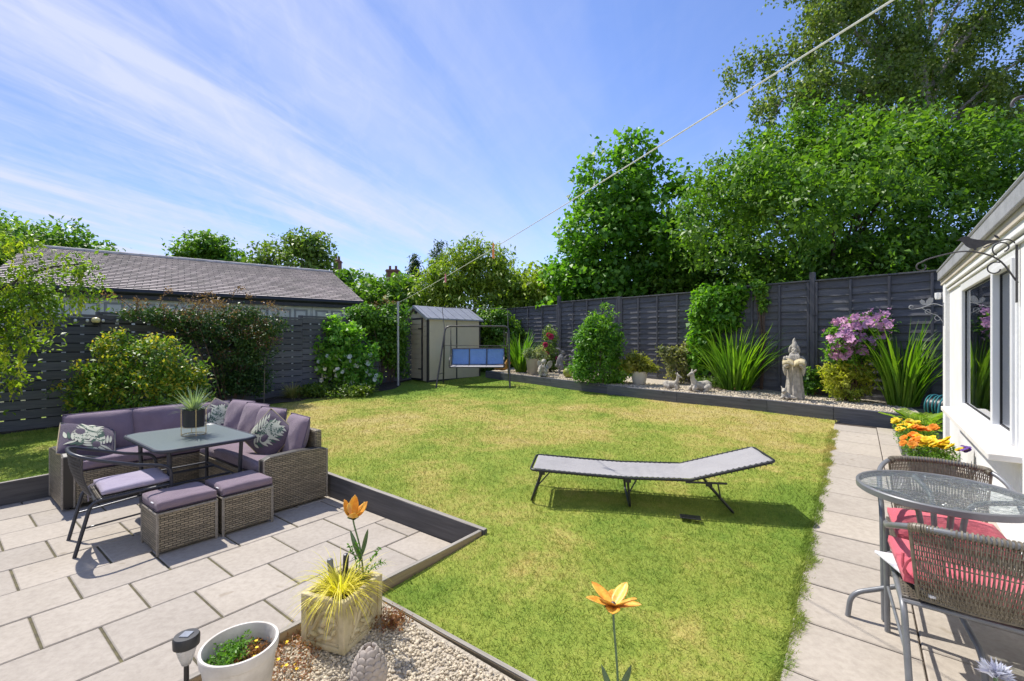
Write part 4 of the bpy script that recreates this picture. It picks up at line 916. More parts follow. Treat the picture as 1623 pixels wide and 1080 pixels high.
def birch():
    bx, by = 13.4, 14.6; root = thing('birch_tree', 'tall airy birch with drooping twigs rising above the wide green tree', 'tree', L3(bx, by), 0, G_T)
    mb = MB(); tr = bez([(0, 0, 0), (-0.1, 0, 4), (0.1, 0, 8), (-0.25, 0, 11), (0.2, 0, 14.5)], 16); k = len(tr); mb.tube(tr, [0.24 * (1 - 0.9 * i / (k - 1)) for i in range(k)], 10)
    P = []; D = []; NN = []
    def strand(p, ln):
        m = max(6, int(ln / 0.05)); p = np.array(p, float); dx = rng.normal(size=2) * 0.16
        for i in range(m):
            t = i / m; q = p + np.array([dx[0] * t, dx[1] * t, -ln * t]) + rng.normal(size=3) * 0.05
            for r_ in range(3): P.append(q + rng.normal(size=3) * 0.05); D.append(np.array([0, 0, -0.8]) + rng.normal(size=3) * 0.6); NN.append(rng.normal(size=3) + np.array([-0.5, -0.3, 0.3]))
    specs = [(7.0, -5.0, 8.9, 0.10), (7.6, -4.0, 9.2, 0.09), (6.4, -3.2, 7.9, 0.08), (8.6, -3.6, 11.5, 0.10), (9.5, -2.8, 12.4, 0.09), (8.0, -2.0, 9.6, 0.07), (7.4, 2.5, 10.2, 0.09), (8.8, 1.9, 12.0, 0.08), (9.6, 3.0, 12.8, 0.08), (10.4, -1.6, 13.6, 0.06), (11.0, 1.3, 14.2, 0.06), (6.6, 2.0, 8.2, 0.07), (9.8, -3.8, 13.2, 0.07), (7.9, 3.4, 9.6, 0.07), (9.0, -1.0, 11.0, 0.05), (8.4, 0.8, 10.6, 0.05), (10.6, 2.4, 14.0, 0.05), (7.2, -1.4, 8.6, 0.05), (6.2, -4.0, 7.6, 0.06), (6.0, 1.0, 7.8, 0.06), (6.8, 3.6, 8.6, 0.06), (6.4, -2.0, 8.0, 0.05), (9.0, -5.2, 10.6, 0.06), (8.0, 4.2, 11.0, 0.06)]
    for z0, dx, z1, r in specs:
        a = Vector((0, 0, z0 - lawn_z(by))); b = Vector((dx, random.uniform(-1.2, 0.8), z1 - lawn_z(by))); mid = a.lerp(b, 0.55) + Vector((0, 0, 0.55)); pts = bez([a, mid, b, b + Vector((dx * 0.12, 0, -0.55))], 18); k = len(pts)
        mb.tube(pts, [max(0.008, r * (1 - 0.9 * i / (k - 1))) for i in range(k)], 6)
        for i in range(4, k):
            for _ in range(3):
                p = pts[i]; side = Vector((random.uniform(-0.65, 0.65), random.uniform(-0.6, 0.6), random.uniform(-0.05, 0.4))); e = p + side
                if random.random() < 0.6: mb.tube([p, p.lerp(e, 0.5) + Vector((0, 0, 0.08)), e], [0.012, 0.008, 0.004], 4)
                if random.random() < 0.80: strand(e, random.uniform(0.35, 1.35))
                for _k in range(34): P.append(np.array(e) + rng.normal(size=3) * 0.16); D.append(rng.normal(size=3) + np.array([0, 0, -0.6])); NN.append(rng.normal(size=3) + np.array([0, 0, 0.5]))
    mb.build('trunk', M['birch_bark'], root, smooth=True); n = len(P); q = rng.uniform(0.7, 1.3, n)
    leaves('crown', np.array(P), np.array(D), np.array(NN), 0.105 * q, 0.072 * q, M['L_birch'], root)
birch()
tree('dark_tree', 'dense dark tree behind the left end of the slate roof', L3(-20.6, 20.0), [(0, 0, 3.6, 2.7, 2.0, 2.4), (-1.6, 0, 4.2, 1.8, 1.5, 2.2), (1.2, 0, 4.2, 1.5, 1.3, 1.2), (-2.6, 0, 5.0, 1.4, 1.2, 1.1)], 420, 34, 0.30, 0.22, 0.13, 'plum', group=G_T)
tree('rounded_tree', 'rounded light green tree above the middle of the slate roof', L3(-15.2, 22.5), [(0, 0, 4.6, 1.55, 1.3, 1.3), (0.8, 0, 4.0, 1.2, 1.2, 1.2), (-0.8, 0, 3.9, 1.2, 1.2, 1.2), (0, 0, 5.35, 0.8, 0.8, 0.7)], 330, 34, 0.22, 0.19, 0.12, 'hedge', group=G_T)
tree('apple_tree', 'loose open-crowned tree above the right half of the slate roof', L3(-9.9, 20.5), [(0, 0, 4.1, 1.5, 1.2, 1.5), (1.0, 0, 4.8, 0.75, 0.7, 0.8), (-1.1, 0, 4.0, 1.0, 0.9, 1.1), (0.5, 0, 5.45, 0.75, 0.6, 0.55), (1.25, 0, 3.7, 0.6, 0.6, 0.9), (-1.5, 0, 4.6, 0.5, 0.5, 0.5)], 230, 30, 0.20, 0.19, 0.11, 'apple_tree', group=G_T, ntips=22, inner=0.5)
hd = [(545, 18.5, 424, 1.5, 'hedge', 'bushy green tree beside the far right end of the slate roof'), (592, 18.0, 436, 1.3, 'hedge', 'low bushy green tree in front of the far chimney'), (632, 17.4, 432, 1.3, 'plum', 'darker bushy tree behind the beige shed, left of the small conifer'), (852, 17.6, 418, 1.25, 'lime', 'pale green bushy tree between the bright broad-leaved tree and the yellow-green one')]
for px, y, top, rad, lf, lab in hd:
    c = at(px, y); zt = hz(top, y) - lawn_z(y); rr = rad * 1.0
    tree('bushy_tree', lab, L3(c.x, y), [(0, 0, zt * 0.55, rr, rr, zt * 0.42), (-rr * 0.5, 0, zt * 0.4, rr * 0.8, rr * 0.8, zt * 0.35), (rr * 0.55, 0, zt * 0.42, rr * 0.8, rr * 0.8, zt * 0.38), (rr * 0.1, 0, zt * 0.8, rr * 0.55, rr * 0.5, zt * 0.2), (-rr * 0.55, 0, zt * 0.72, rr * 0.4, rr * 0.4, zt * 0.18)], 300, 30, 0.20, 0.17, 0.115, lf, group=G_T, r0=0.09)
c = at(745, 16.6); tree('willow_tree', 'tall yellow-green feathery tree behind the beige shed', L3(c.x, 16.6), [(0, 0, 2.2, 1.7, 1.2, 1.6), (-0.6, 0, 3.3, 1.0, 0.9, 1.0), (0.6, 0, 3.5, 0.95, 0.8, 0.9), (1.2, 0, 2.6, 0.9, 0.8, 1.0), (0.0, 0, 4.1, 0.6, 0.6, 0.55), (1.0, 0, 4.0, 0.35, 0.35, 0.55), (-1.3, 0, 2.6, 0.7, 0.7, 1.0)], 560, 32, 0.19, 0.19, 0.06, 'lime', group=G_T, droop=0.5, r0=0.09)
c = at(890, 14.9); tree('bushy_tree', 'yellowish leafy tree leaning over the far end of the blue-grey fence', L3(c.x - 0.65, 15.9), [(0, 0, 2.2, 0.95, 0.7, 1.1), (0.5, 0, 2.9, 0.7, 0.6, 0.75), (-0.6, 0, 2.5, 0.6, 0.6, 0.8), (0.2, 0, 1.6, 1.0, 0.6, 1.0)], 300, 30, 0.16, 0.16, 0.085, 'lime', group=G_T, droop=0.3, r0=0.06)
for px, y, top, h, r, lab in ((696, 20.5, 374, 3.0, 0.95, 'dark pointed conifer rising above the yellow-green tree'), (657, 20.0, 404, 2.2, 0.5, 'small dark conifer left of the larger one')):
    c = at(px, y); zt = hz(top, y) - lawn_z(y)
    tree('conifer_tree', lab, L3(c.x, y), [(0, 0, zt - h * (0.12 + 0.17 * k), r * (0.16 + 0.17 * k), r * (0.16 + 0.17 * k), h * 0.12) for k in range(6)], 260, 22, 0.12, 0.15, 0.05, 'conifer', group='conifers beyond the shed', r0=0.08, droop=0.35)
# a far house whose chimneys show over the trees
def far_house():
    y = 34.0; root = thing('far_house', 'distant brick house of which only the chimneys show above the trees', 'house', L3(-11.0, y)); z = -lawn_z(y)
    MB().box((0, 0, 1.6), (9.5, 6, 3.2)).build('wall', M['brick'], root)
    r = MB(); r.prism([(-3.4, 3.2), (3.4, 3.2), (0, 4.6)], 9.8, Matrix(((0, 0, 1, 0), (1, 0, 0, 0), (0, 1, 0, 0), (0, 0, 0, 1)))); roof = r.build('roof', M['slate'], root)
    for px, top, w in ((535, 413, 0.42), (623, 428, 0.9)):
        x = (px - CX) / FPX * y + 11.0; zt = hz(top, y) + z; c = MB().box((x, 0, zt / 2 + 1.8), (w, 0.6, zt - 3.6)); c.box((x, 0, zt - 0.12), (w + 0.1, 0.7, 0.08)); ch = c.build('chimney', M['brick'], roof)
        p = MB()
        for k in (-0.25, 0.25): p.lathe([(0.10, 0), (0.085, 0.28), (0.10, 0.30)], (x + k * w, 0, zt - 0.01), 10)
        p.build('chimney_pot', M['brick'], ch)
far_house()

# --- plants along the left fence
def laburnum():
    root = thing('laburnum_tree', 'laburnum hanging with yellow-green pods at the left edge, in front of the slatted fence', 'tree', L3(-7.15, 5.75)); z = 0
    Pl = []; pods = []; mb = MB()
    ends = [((1.35, 0.25, 2.35)), ((0.75, 0.1, 2.62)), ((1.15, 0.0, 1.75)), ((0.35, -0.2, 1.3)), ((0.95, 0.1, 1.95)), ((1.45, 0.2, 2.0)), ((0.6, 0.0, 1.55)), ((0.9, 0.1, 2.1)), ((0.5, 0.2, 0.95)), ((0.2, 0.0, 2.2)), ((0.05, -0.1, 1.6)), ((0.75, 0.15, 1.35)), ((0.3, -0.1, 0.6)), ((-0.3, 0, 2.4)), ((-0.2, 0.1, 1.3)), ((0.1, 0.05, 0.9)), ((0.55, -0.1, 1.85))]
    C_ = []
    for e in ends:
        e = Vector(e); b = Vector((-0.25, 0, max(0.3, e.z * 0.55))); pts = bez([b, b.lerp(e, 0.6) + Vector((0, 0, 0.22)), e + Vector((0.0, 0, 0)), e + Vector((0.12, 0, -0.10))], 14); mb.tube(pts, [0.018 * (1 - 0.055 * i) for i in range(len(pts))], 5)
        for p in pts[3:]:
            for _ in range(12): C_.append(np.array(p) + rng.normal(size=3) * np.array([0.10, 0.12, 0.09]))
            if random.random() < 1.0: pods.append(np.array(p) + rng.normal(size=3) * np.array([0.06, 0.08, 0.03]) + np.array([0, -0.05, -0.04]))
    mb.tube(bez([(-0.35, 0, -0.1), (-0.3, 0.05, 0.7), (-0.25, 0, 1.7)], 8), [0.06, 0.058, 0.055, 0.05, 0.045, 0.04, 0.035, 0.03, 0.025], 8); mb.build('trunk', M['bark'], root, smooth=True)
    P = np.array(C_); P = np.repeat(P, 3, 0) + rng.normal(size=(len(P) * 3, 3)) * 0.03; n = len(P); q = rng.uniform(0.6, 1.2, n)
    leaves('crown', P, rng.normal(size=(n, 3)) + np.array([0.2, 0, -0.35]), rng.normal(size=(n, 3)) * 0.5 + np.array([0, -0.2, 0.8]), 0.075 * q, 0.035 * q, M['L_laburnum'], root)
    PP = []; 
    for p in pods:
        ln = random.uniform(0.10, 0.30)
        for i in range(int(ln / 0.012)): PP.append(p + np.array([0, 0, -0.012 * i]) + rng.normal(size=3) * 0.012)
    PP = np.array(PP); n = len(PP); leaves('seed_pods', PP, rng.normal(size=(n, 3)) * 0.35 + np.array([0, 0, -1]), rng.normal(size=(n, 3)), rng.uniform(0.04, 0.065, n), rng.uniform(0.018, 0.028, n), M['L_pods'], root)
    return root
laburnum()
def tips_on(C_, root, name, key, frac, size, w, per=10, up=0.5, spread=0.05, sel=None):
    C2 = C_[rng.uniform(size=len(C_)) < frac]
    if sel is not None: C2 = C2[sel(C2)]
    P = np.repeat(C2, per, 0) + rng.normal(size=(len(C2) * per, 3)) * spread; n = len(P); q = rng.uniform(0.6, 1.2, n)
    return leaves(name, P, rng.normal(size=(n, 3)) + np.array([0, 0, up]), rng.normal(size=(n, 3)) * 0.5 + np.array([0, 0, 0.8]), size * q, w * q, M[key], root)
r, C_ = shrub('euonymus_bush', 'large rounded bush with yellow-tipped leaves behind the left sofa', L3(-5.75, 6.95), [(0, 0, 0.55, 1.0, 0.5, 0.5), (-0.55, -0.05, 0.45, 0.5, 0.4, 0.4), (0.25, 0, 0.9, 0.62, 0.42, 0.42), (-0.2, 0.05, 0.95, 0.5, 0.4, 0.35), (0.6, 0, 0.5, 0.5, 0.4, 0.42), (-0.35, 0, 1.2, 0.2, 0.2, 0.2), (0.4, -0.1, 1.22, 0.25, 0.2, 0.15)], 620, 22, 0.065, 0.058, 0.026, 'euonymus', inner=0.6)
tips_on(C_, r, 'new_growth', 'L_gold_tip', 0.42, 0.07, 0.036, 11, sel=lambda c: (c[:, 1] < 0.1) & (c[:, 2] > 0.35))
a = fence_a(352, 0.32)
r, C_ = shrub('ceanothus_bush', 'wide dark climber with red-tinged arching shoots over the middle of the slatted fence', L3(a.x, a.y), [(t_ * FAD.x + o_ * FAD.y, t_ * FAD.y - o_ * FAD.x, z_, a_, max(a_ * 0.7, b_), c_) for t_, o_, z_, a_, b_, c_ in ((0, 0, 1.05, 0.42, 0.32, 0.55), (-0.5, 0, 1.5, 0.42, 0.28, 0.28), (0.5, 0, 1.25, 0.36, 0.3, 0.5), (0.4, 0, 0.75, 0.34, 0.3, 0.5), (0.0, 0, 0.35, 0.26, 0.22, 0.3), (0.1, 0, 1.72, 0.5, 0.25, 0.15), (-1.0, 0.1, 1.62, 0.38, 0.2, 0.15), (-1.4, 0.1, 1.68, 0.3, 0.2, 0.09), (0.8, 0, 1.55, 0.28, 0.2, 0.2), (0.5, 0, 0.4, 0.2, 0.2, 0.25))], 720, 22, 0.075, 0.052, 0.027, 'ceanothus', stems=12, inner=0.35)
tips_on(C_, r, 'flowers', 'L_bronze', 0.3, 0.04, 0.024, 8, sel=lambda c: c[:, 2] > 1.15)
P = []; top = C_[C_[:, 2] > 1.2]; low = C_[(C_[:, 2] > 0.6) & (C_[:, 2] < 1.2)]
for k in range(64):
    src = top if k % 5 else low; b = Vector(src[rng.integers(len(src))]); t_ = random.uniform(-0.8, 0.6); o_ = random.uniform(0.0, 0.3); e = b + Vector((t_ * FAD.x + o_ * FAD.y, t_ * FAD.y - o_ * FAD.x, random.uniform(-0.05, 0.42))); m = b.lerp(e, 0.6) + Vector((0, 0, 0.14)); pts = bez([b, m, e], 8)
    MB().tube(pts, [0.0055 * (1 - 0.1 * i) for i in range(len(pts))], 4).build('shoot', M['twig'], r)
    for p in pts[2:]:
        for _ in range(6): P.append(np.array(p) + rng.normal(size=3) * 0.028)
P = np.array(P); n = len(P); leaves('bronze_leaves', P, rng.normal(size=(n, 3)) + np.array([0, 0, 0.3]), rng.normal(size=(n, 3)) + np.array([0, 0, 0.6]), rng.uniform(0.03, 0.055, n), rng.uniform(0.014, 0.024, n), M['L_bronze'], r)
a = fence_a(394, 0.62); st = thing('garden_cane', 'thin upright bamboo cane below the dark climber', 'garden cane', L3(a.x, a.y)); MB().tube([(0, 0, -0.1), (0.02, 0, 0.9)], 0.008, 6).build('cane', M['cane'], st)
c = gpt(463, 632); tf = thing('grass_tuft', 'small straw-coloured ornamental grass tuft on the soil bed', 'grass tuft', c)
n = 420; aa = rng.uniform(0, 6.28, n); rr = rng.uniform(0, 0.06, n); tt = rng.uniform(0.1, 1.15, n)
blades('foliage', np.stack([rr * np.cos(aa), rr * np.sin(aa), np.zeros(n)], 1), np.stack([np.cos(aa) * np.sin(tt), np.sin(aa) * np.sin(tt), np.cos(tt)], 1), rng.uniform(0.22, 0.46, n), rng.uniform(0.006, 0.010, n), rng.uniform(0.3, 0.9, n), M['L_straw'], tf)
def flower_bm(n, r, w, cup=0.25, layers=1, jit=0.0):
    """a bloom of n petals, n*layers quads with a mid crease"""
    mb = MB()
    for l in range(layers):
        for k in range(n):
            a = 2 * math.pi * (k + 0.5 * l) / n + random.uniform(-jit, jit); q = r * (1 - 0.22 * l); c, s = math.cos(a), math.sin(a); up = cup * q * (1 + 0.9 * l)
            V = [(0, 0, 0.01 * r), (c * q * 0.55 - s * w * 0.5, s * q * 0.55 + c * w * 0.5, up * 0.45), (c * q, s * q, up), (c * q * 0.55 + s * w * 0.5, s * q * 0.55 - c * w * 0.5, up * 0.45), (c * q * 0.93 - s * w * 0.3, s * q * 0.93 + c * w * 0.3, up * 0.95), (c * q * 0.93 + s * w * 0.3, s * q * 0.93 - c * w * 0.3, up * 0.95)]
            mb.add(V, [(0, 3, 5, 2), (0, 2, 4, 1)])
    return mb
def scatter_blooms(root, mb, mat, spots, name='flower', s=(0.8, 1.2)):
    first = None
    for p, d in spots:
        if first is None: o = mb.build(name, mat, root); first = o
        else: o = first.copy(); link(o, root)
        o.location = tuple(p); o.rotation_euler = Vector(tuple(d)).to_track_quat('Z', 'Y').to_euler(); k = random.uniform(*s); o.scale = (k, k, k)
def pick(C_, n, d=(-0.5, -0.7, 0.4), zlo=-9, zhi=9, ylim=None):
    w = (C_ - C_.mean(0)) @ np.array(d); ok = (C_[:, 2] > zlo) & (C_[:, 2] < zhi)
    idx = [i for i in np.argsort(-w) if ok[i]][:max(n * 2, 6)]; idx = list(rng.permutation(idx))[:n]; out = []
    for i in idx: out.append((C_[i] + unit(np.array(d)) * 0.05, np.array(d) + rng.normal(size=3) * 0.35))
    return out
c = gpt(540, 622)
r, C_ = shrub('mock_orange_bush', 'leafy green bush with white blossoms low down, in front of the slatted fence', (c.x - 0.05, c.y + 0.25, lawn_z(c.y)), [(0, 0, 0.55, 0.62, 0.45, 0.5), (-0.15, 0, 1.1, 0.45, 0.35, 0.5), (0.15, 0, 1.25, 0.3, 0.25, 0.38), (0.5, 0, 0.8, 0.3, 0.25, 0.25), (-0.45, 0, 0.8, 0.3, 0.25, 0.3), (-0.2, 0, 1.55, 0.13, 0.13, 0.22), (0.75, 0, 0.95, 0.16, 0.14, 0.14), (0.35, 0, 0.35, 0.45, 0.4, 0.32), (-0.62, 0, 1.0, 0.12, 0.1, 0.16)], 300, 18, 0.085, 0.105, 0.062, 'philadelphus', stems=12)
scatter_blooms(r, flower_bm(5, 0.052, 0.06, 0.3, 2), M['p_white'], [(p + np.array([0, -0.05, 0]), d) for p, d in pick(C_, 60, (-0.1, -1, 0.25), 0.1, 0.85)], s=(0.7, 1.25))
c = gpt(512, 633); shrub('ground_cover', 'low dark green ground cover at the foot of the white-flowered bush', (c.x, c.y + 0.35, lawn_z(c.y)), [(0, 0, 0.1, 0.75, 0.35, 0.16), (-0.3, 0, 0.14, 0.35, 0.3, 0.14), (0.5, 0.1, 0.12, 0.4, 0.3, 0.12)], 240, 20, 0.06, 0.05, 0.03, 'cover', stems=0, cat='plant')
def climber(name, label, pts_px, which, leaf, L_, W_, clumps, per=20, over=0.1, cat='climber', sp=0.09, out=0.12):
    """lobes given as (px, z, rx, ry, rz) on a fence"""
    p0 = which(pts_px[0][0], out); root = thing(name, label, cat, (p0.x, p0.y, lawn_z(p0.y))); lob = []
    for px, z, rx, ry, rz in pts_px:
        p = which(px, out); lob.append((p.x - p0.x, p.y - p0.y, z - lawn_z(p0.y), rx, ry, rz))
    o, C_ = crown('foliage', lob, clumps, per, sp, L_, W_, M['L_' + leaf], root, inner=0.45, droop=0.5, zmin=0.02); mb = MB()
    for i in rng.choice(len(C_), 8, replace=False): t = Vector(C_[i]); mb.tube(bez([(t.x * 0.2, t.y * 0.2, 0), t * 0.5 + Vector((0.05, 0, 0.05)), t], 6), 0.008, 5)
    mb.build('stem', M['twig'], root); return root, C_
climber('ivy', 'thick ivy mound spilling over the slatted fence beside the metal pole', [(600, 2.0, 0.65, 0.32, 0.42), (570, 2.15, 0.4, 0.28, 0.3), (618, 1.9, 0.35, 0.26, 0.55), (612, 1.35, 0.4, 0.22, 0.5), (595, 1.6, 0.4, 0.22, 0.35), (622, 2.3, 0.3, 0.25, 0.25), (626, 1.1, 0.22, 0.15, 0.5)], fence_a, 'ivy', 0.075, 0.06, 560, 22)
climber('ivy', 'shady ivy hedge filling the far corner between shed and blue-grey fence', [(792, 1.2, 0.5, 0.4, 0.8), (808, 1.6, 0.5, 0.4, 0.7), (775, 1.4, 0.5, 0.4, 0.9), (780, 2.2, 0.6, 0.4, 0.5), (800, 0.9, 0.4, 0.4, 0.5)], lambda px, o: Vector(((px - CX) / FPX * 14.9, 14.9)), 'hedge', 0.10, 0.07, 420, 20)
rc, C_ = climber('rose_creeper', 'wispy climbing rose shoots above the ivy by the pole', [(618, 2.55, 0.12, 0.1, 0.12), (585, 2.45, 0.2, 0.1, 0.08), (606, 2.65, 0.06, 0.06, 0.1)], fence_a, 'bronze', 0.045, 0.02, 40, 10, sp=0.05)

# --- plants on the raised bed
BED = 0.185
def bed(px, py): return gpt(px, py, BED)
def croc(label, loc, n, h, base_r, lean, w=0.026, group=None):
    root = thing('crocosmia', label, 'plant', loc, 0, group); a = rng.uniform(0, 6.28, n); rr = base_r * np.sqrt(rng.uniform(0, 1, n)); t = lean * rng.uniform(0, 1, n) ** 0.8
    P = np.stack([rr * np.cos(a), rr * np.sin(a) * 0.7, np.full(n, -0.01)], 1); D = np.stack([np.cos(a) * np.sin(t), np.sin(a) * np.sin(t), np.cos(t)], 1) + rng.normal(size=(n, 3)) * 0.06
    blades('foliage', P, D, h * rng.uniform(0.62, 1.12, n), w * rng.uniform(0.7, 1.25, n), rng.uniform(0.03, 0.34, n) + 0.5 * rng.uniform(0, 1, n) ** 4, M['L_croc'], root, 7)
    m = n // 9; a = rng.uniform(0, 6.28, m); blades('dry_leaves', np.stack([base_r * np.cos(a), base_r * 0.7 * np.sin(a), np.zeros(m)], 1), np.stack([np.cos(a), np.sin(a), np.full(m, 0.5)], 1), rng.uniform(0.15, 0.4, m), np.full(m, 0.014), rng.uniform(0.3, 0.9, m), M['L_bronze'], root, 4)
    return root
G_C = 'clumps of sword-leaved crocosmia along the fence'
p = bed(826, 590); croc('sword-leaved clump behind the swing seat and taupe pot', (p.x, p.y, p.z), 120, 1.28, 0.16, 0.45, 0.042, G_C)
p = bed(1172, 619); croc('large arching sword-leaved clump left of the bearded statue', (p.x, p.y + 0.15, p.z), 260, 1.42, 0.30, 0.50, 0.034, G_C)
p = bed(1440, 644); croc('upright sword-leaved clump between the mauve clematis and the white house', (p.x, p.y + 0.1, p.z), 170, 1.40, 0.24, 0.34, 0.034, G_C)
p = bed(955, 611); r, C_ = shrub('bay_bush', 'pointed bright green bush at the joint of the two grey edgings', (p.x, p.y + 0.42, p.z), [(0, 0, 0.45, 0.62, 0.42, 0.46), (0.02, 0, 0.9, 0.52, 0.38, 0.42), (0.05, 0, 1.25, 0.36, 0.3, 0.35), (0.15, 0, 1.6, 0.15, 0.15, 0.26), (-0.25, -0.05, 1.05, 0.28, 0.25, 0.3), (-0.22, 0, 1.38, 0.12, 0.12, 0.16), (-0.4, 0, 0.35, 0.3, 0.3, 0.3), (0.4, 0, 0.3, 0.35, 0.3, 0.32)], 520, 20, 0.065, 0.085, 0.036, 'bay', inner=0.6, cat='bush')
climber('virginia_creeper', 'glossy green creeper hanging over the blue-grey fence behind the large sword-leaved clump', [(1142, 2.55, 0.42, 0.25, 0.26), (1120, 2.3, 0.26, 0.2, 0.45), (1155, 2.2, 0.35, 0.2, 0.42), (1118, 1.75, 0.25, 0.2, 0.5), (1128, 1.4, 0.32, 0.2, 0.45), (1172, 2.6, 0.2, 0.15, 0.14), (1112, 1.1, 0.2, 0.2, 0.35)], fence_b, 'creeper', 0.10, 0.082, 520, 18)
climber('ivy', 'short ivy tail hanging over the fence top between creeper and tall post', [(1210, 2.62, 0.10, 0.1, 0.18), (1213, 2.35, 0.06, 0.08, 0.18), (1206, 2.75, 0.12, 0.12, 0.1)], fence_b, 'ivy', 0.07, 0.05, 50, 14, sp=0.05)
climber('ivy', 'small ivy growing at the foot of the tall fence post beside the bearded statue', [(1292, 0.85, 0.14, 0.1, 0.22), (1298, 0.7, 0.22, 0.12, 0.12), (1285, 0.68, 0.15, 0.1, 0.1)], lambda px, o: fence_b(px, 0.18), 'ivy', 0.06, 0.045, 60, 14, sp=0.05)
p = bed(1085, 610); r, C_ = shrub('smoke_bush', 'loose purple-tinged shrub behind the two lying deer', (p.x + 0.05, p.y + 0.45, p.z), [(0, 0, 0.4, 0.34, 0.28, 0.35), (-0.2, 0, 0.6, 0.22, 0.2, 0.2), (0.2, 0, 0.7, 0.22, 0.2, 0.25), (-0.4, 0, 0.75, 0.12, 0.1, 0.1)], 150, 16, 0.06, 0.07, 0.042, 'purple_shrub')
tips_on(C_, r, 'young_leaves', 'L_yellow_shrub', 0.3, 0.06, 0.035, 8)
p = bed(1128, 617); shrub('ground_cover', 'frothy green ground cover between the deer and the large sword-leaved clump', (p.x + 0.1, p.y + 0.3, p.z), [(0, 0, 0.10, 0.35, 0.22, 0.16), (0.25, 0, 0.12, 0.25, 0.2, 0.14)], 110, 16, 0.05, 0.04, 0.022, 'cover', stems=0, cat='plant')
# clematis on a post
a = fence_b(1368, 0.42); zc = lawn_z(a.y)
r, C_ = shrub('clematis', 'mauve clematis in full flower against the blue-grey fence', (a.x, a.y, zc + BED), [(0, 0, 1.22, 0.46, 0.26, 0.27), (0.22, 0, 1.32, 0.34, 0.24, 0.20), (-0.2, 0, 1.08, 0.36, 0.24, 0.24), (-0.32, -0.02, 0.86, 0.2, 0.2, 0.22), (0.05, 0.05, 0.9, 0.3, 0.2, 0.25)], 260, 16, 0.06, 0.07, 0.045, 'bay', stems=10, cat='climber')
sp = [(p + np.array([-0.03, -0.05, 0.03]), d) for p, d in pick(C_, 100, (-0.45, -0.75, 0.45), 0.72)]; scatter_blooms(r, flower_bm(6, 0.066, 0.05, 0.12), M['p_mauve'], sp, s=(0.8, 1.25))
P = np.concatenate([np.array([s[0] for s in sp]) + rng.normal(size=(len(sp), 3)) * 0.05 for _ in range(3)]); n = len(P)
o = leaves('petals', np.repeat(P, 5, 0), rng.normal(size=(n * 5, 3)), rng.normal(size=(n * 5, 3)) * 0.4 + np.array([-0.4, -0.7, 0.5]), rng.uniform(0.035, 0.055, n * 5), rng.uniform(0.018, 0.026, n * 5), M['p_mauve'], r); o['kind'] = 'stuff'
p = bed(1364, 640); r, C_ = shrub('yellow_shrub', 'yellow-green variegated shrub beneath the mauve clematis', (p.x, p.y + 0.3, p.z), [(0, 0, 0.33, 0.37, 0.3, 0.34), (-0.15, 0, 0.5, 0.25, 0.22, 0.2), (0.15, 0, 0.45, 0.25, 0.22, 0.22)], 210, 16, 0.055, 0.075, 0.03, 'yellow_shrub', inner=0.6)
p = bed(872, 590); r, C_ = shrub('rose_bush', 'rose bush with crimson flowers between the taupe pot and the hares', (p.x, p.y + 0.3, p.z), [(0, 0, 0.5, 0.3, 0.25, 0.45), (0.05, 0, 0.95, 0.2, 0.2, 0.3), (-0.05, 0, 1.2, 0.1, 0.1, 0.2), (0.1, 0, 0.25, 0.35, 0.25, 0.25)], 170, 14, 0.06, 0.06, 0.038, 'apple_tree', stems=8, r0=0.009)
scatter_blooms(r, flower_bm(6, 0.075, 0.08, 0.5, 3), M['p_crimson'], pick(C_, 6, (-0.1, -1, 0.1), 0.35, 1.2), s=(0.8, 1.3))
c = gpt(1455, 690); r = thing('fern', 'pale green feathery fern at the end of the path', 'fern', (c.x + 0.1, c.y + 0.1, c.z)); P = []; D = []; mbf = MB()
for k in range(26):
    a = 2 * math.pi * k / 26 + random.uniform(-0.2, 0.2); ln = random.uniform(0.32, 0.58); tilt = random.uniform(0.5, 1.1); d = Vector((math.cos(a) * math.sin(tilt), math.sin(a) * math.sin(tilt), math.cos(tilt))); pts = bez([Vector((0, 0, 0)), d * ln * 0.55, d * ln + Vector((0, 0, -0.10))], 14); mbf.tube(pts, 0.003, 4)
    for i in range(2, len(pts)):
        t = (pts[i] - pts[i - 1]).normalized(); s = t.cross(Vector((0, 0, 1))).normalized(); q = 0.10 * (1 - (i / len(pts)) ** 1.6) + 0.02
        for sg in (-1, 1):
            for u in (0.15, 0.45, 0.75, 1.0): P.append(pts[i] + s * sg * q * (u - 0.15)); D.append(t * 0.9 + s * sg * 0.5)
mbf.build('stem', M['L_fern'], r); P = np.array([tuple(x) for x in P]); D = np.array([tuple(x) for x in D]); leaves('foliage', P, D, np.tile([0, 0, 1.0], (len(P), 1)), np.full(len(P), 0.046), np.full(len(P), 0.020), M['L_fern'], r)
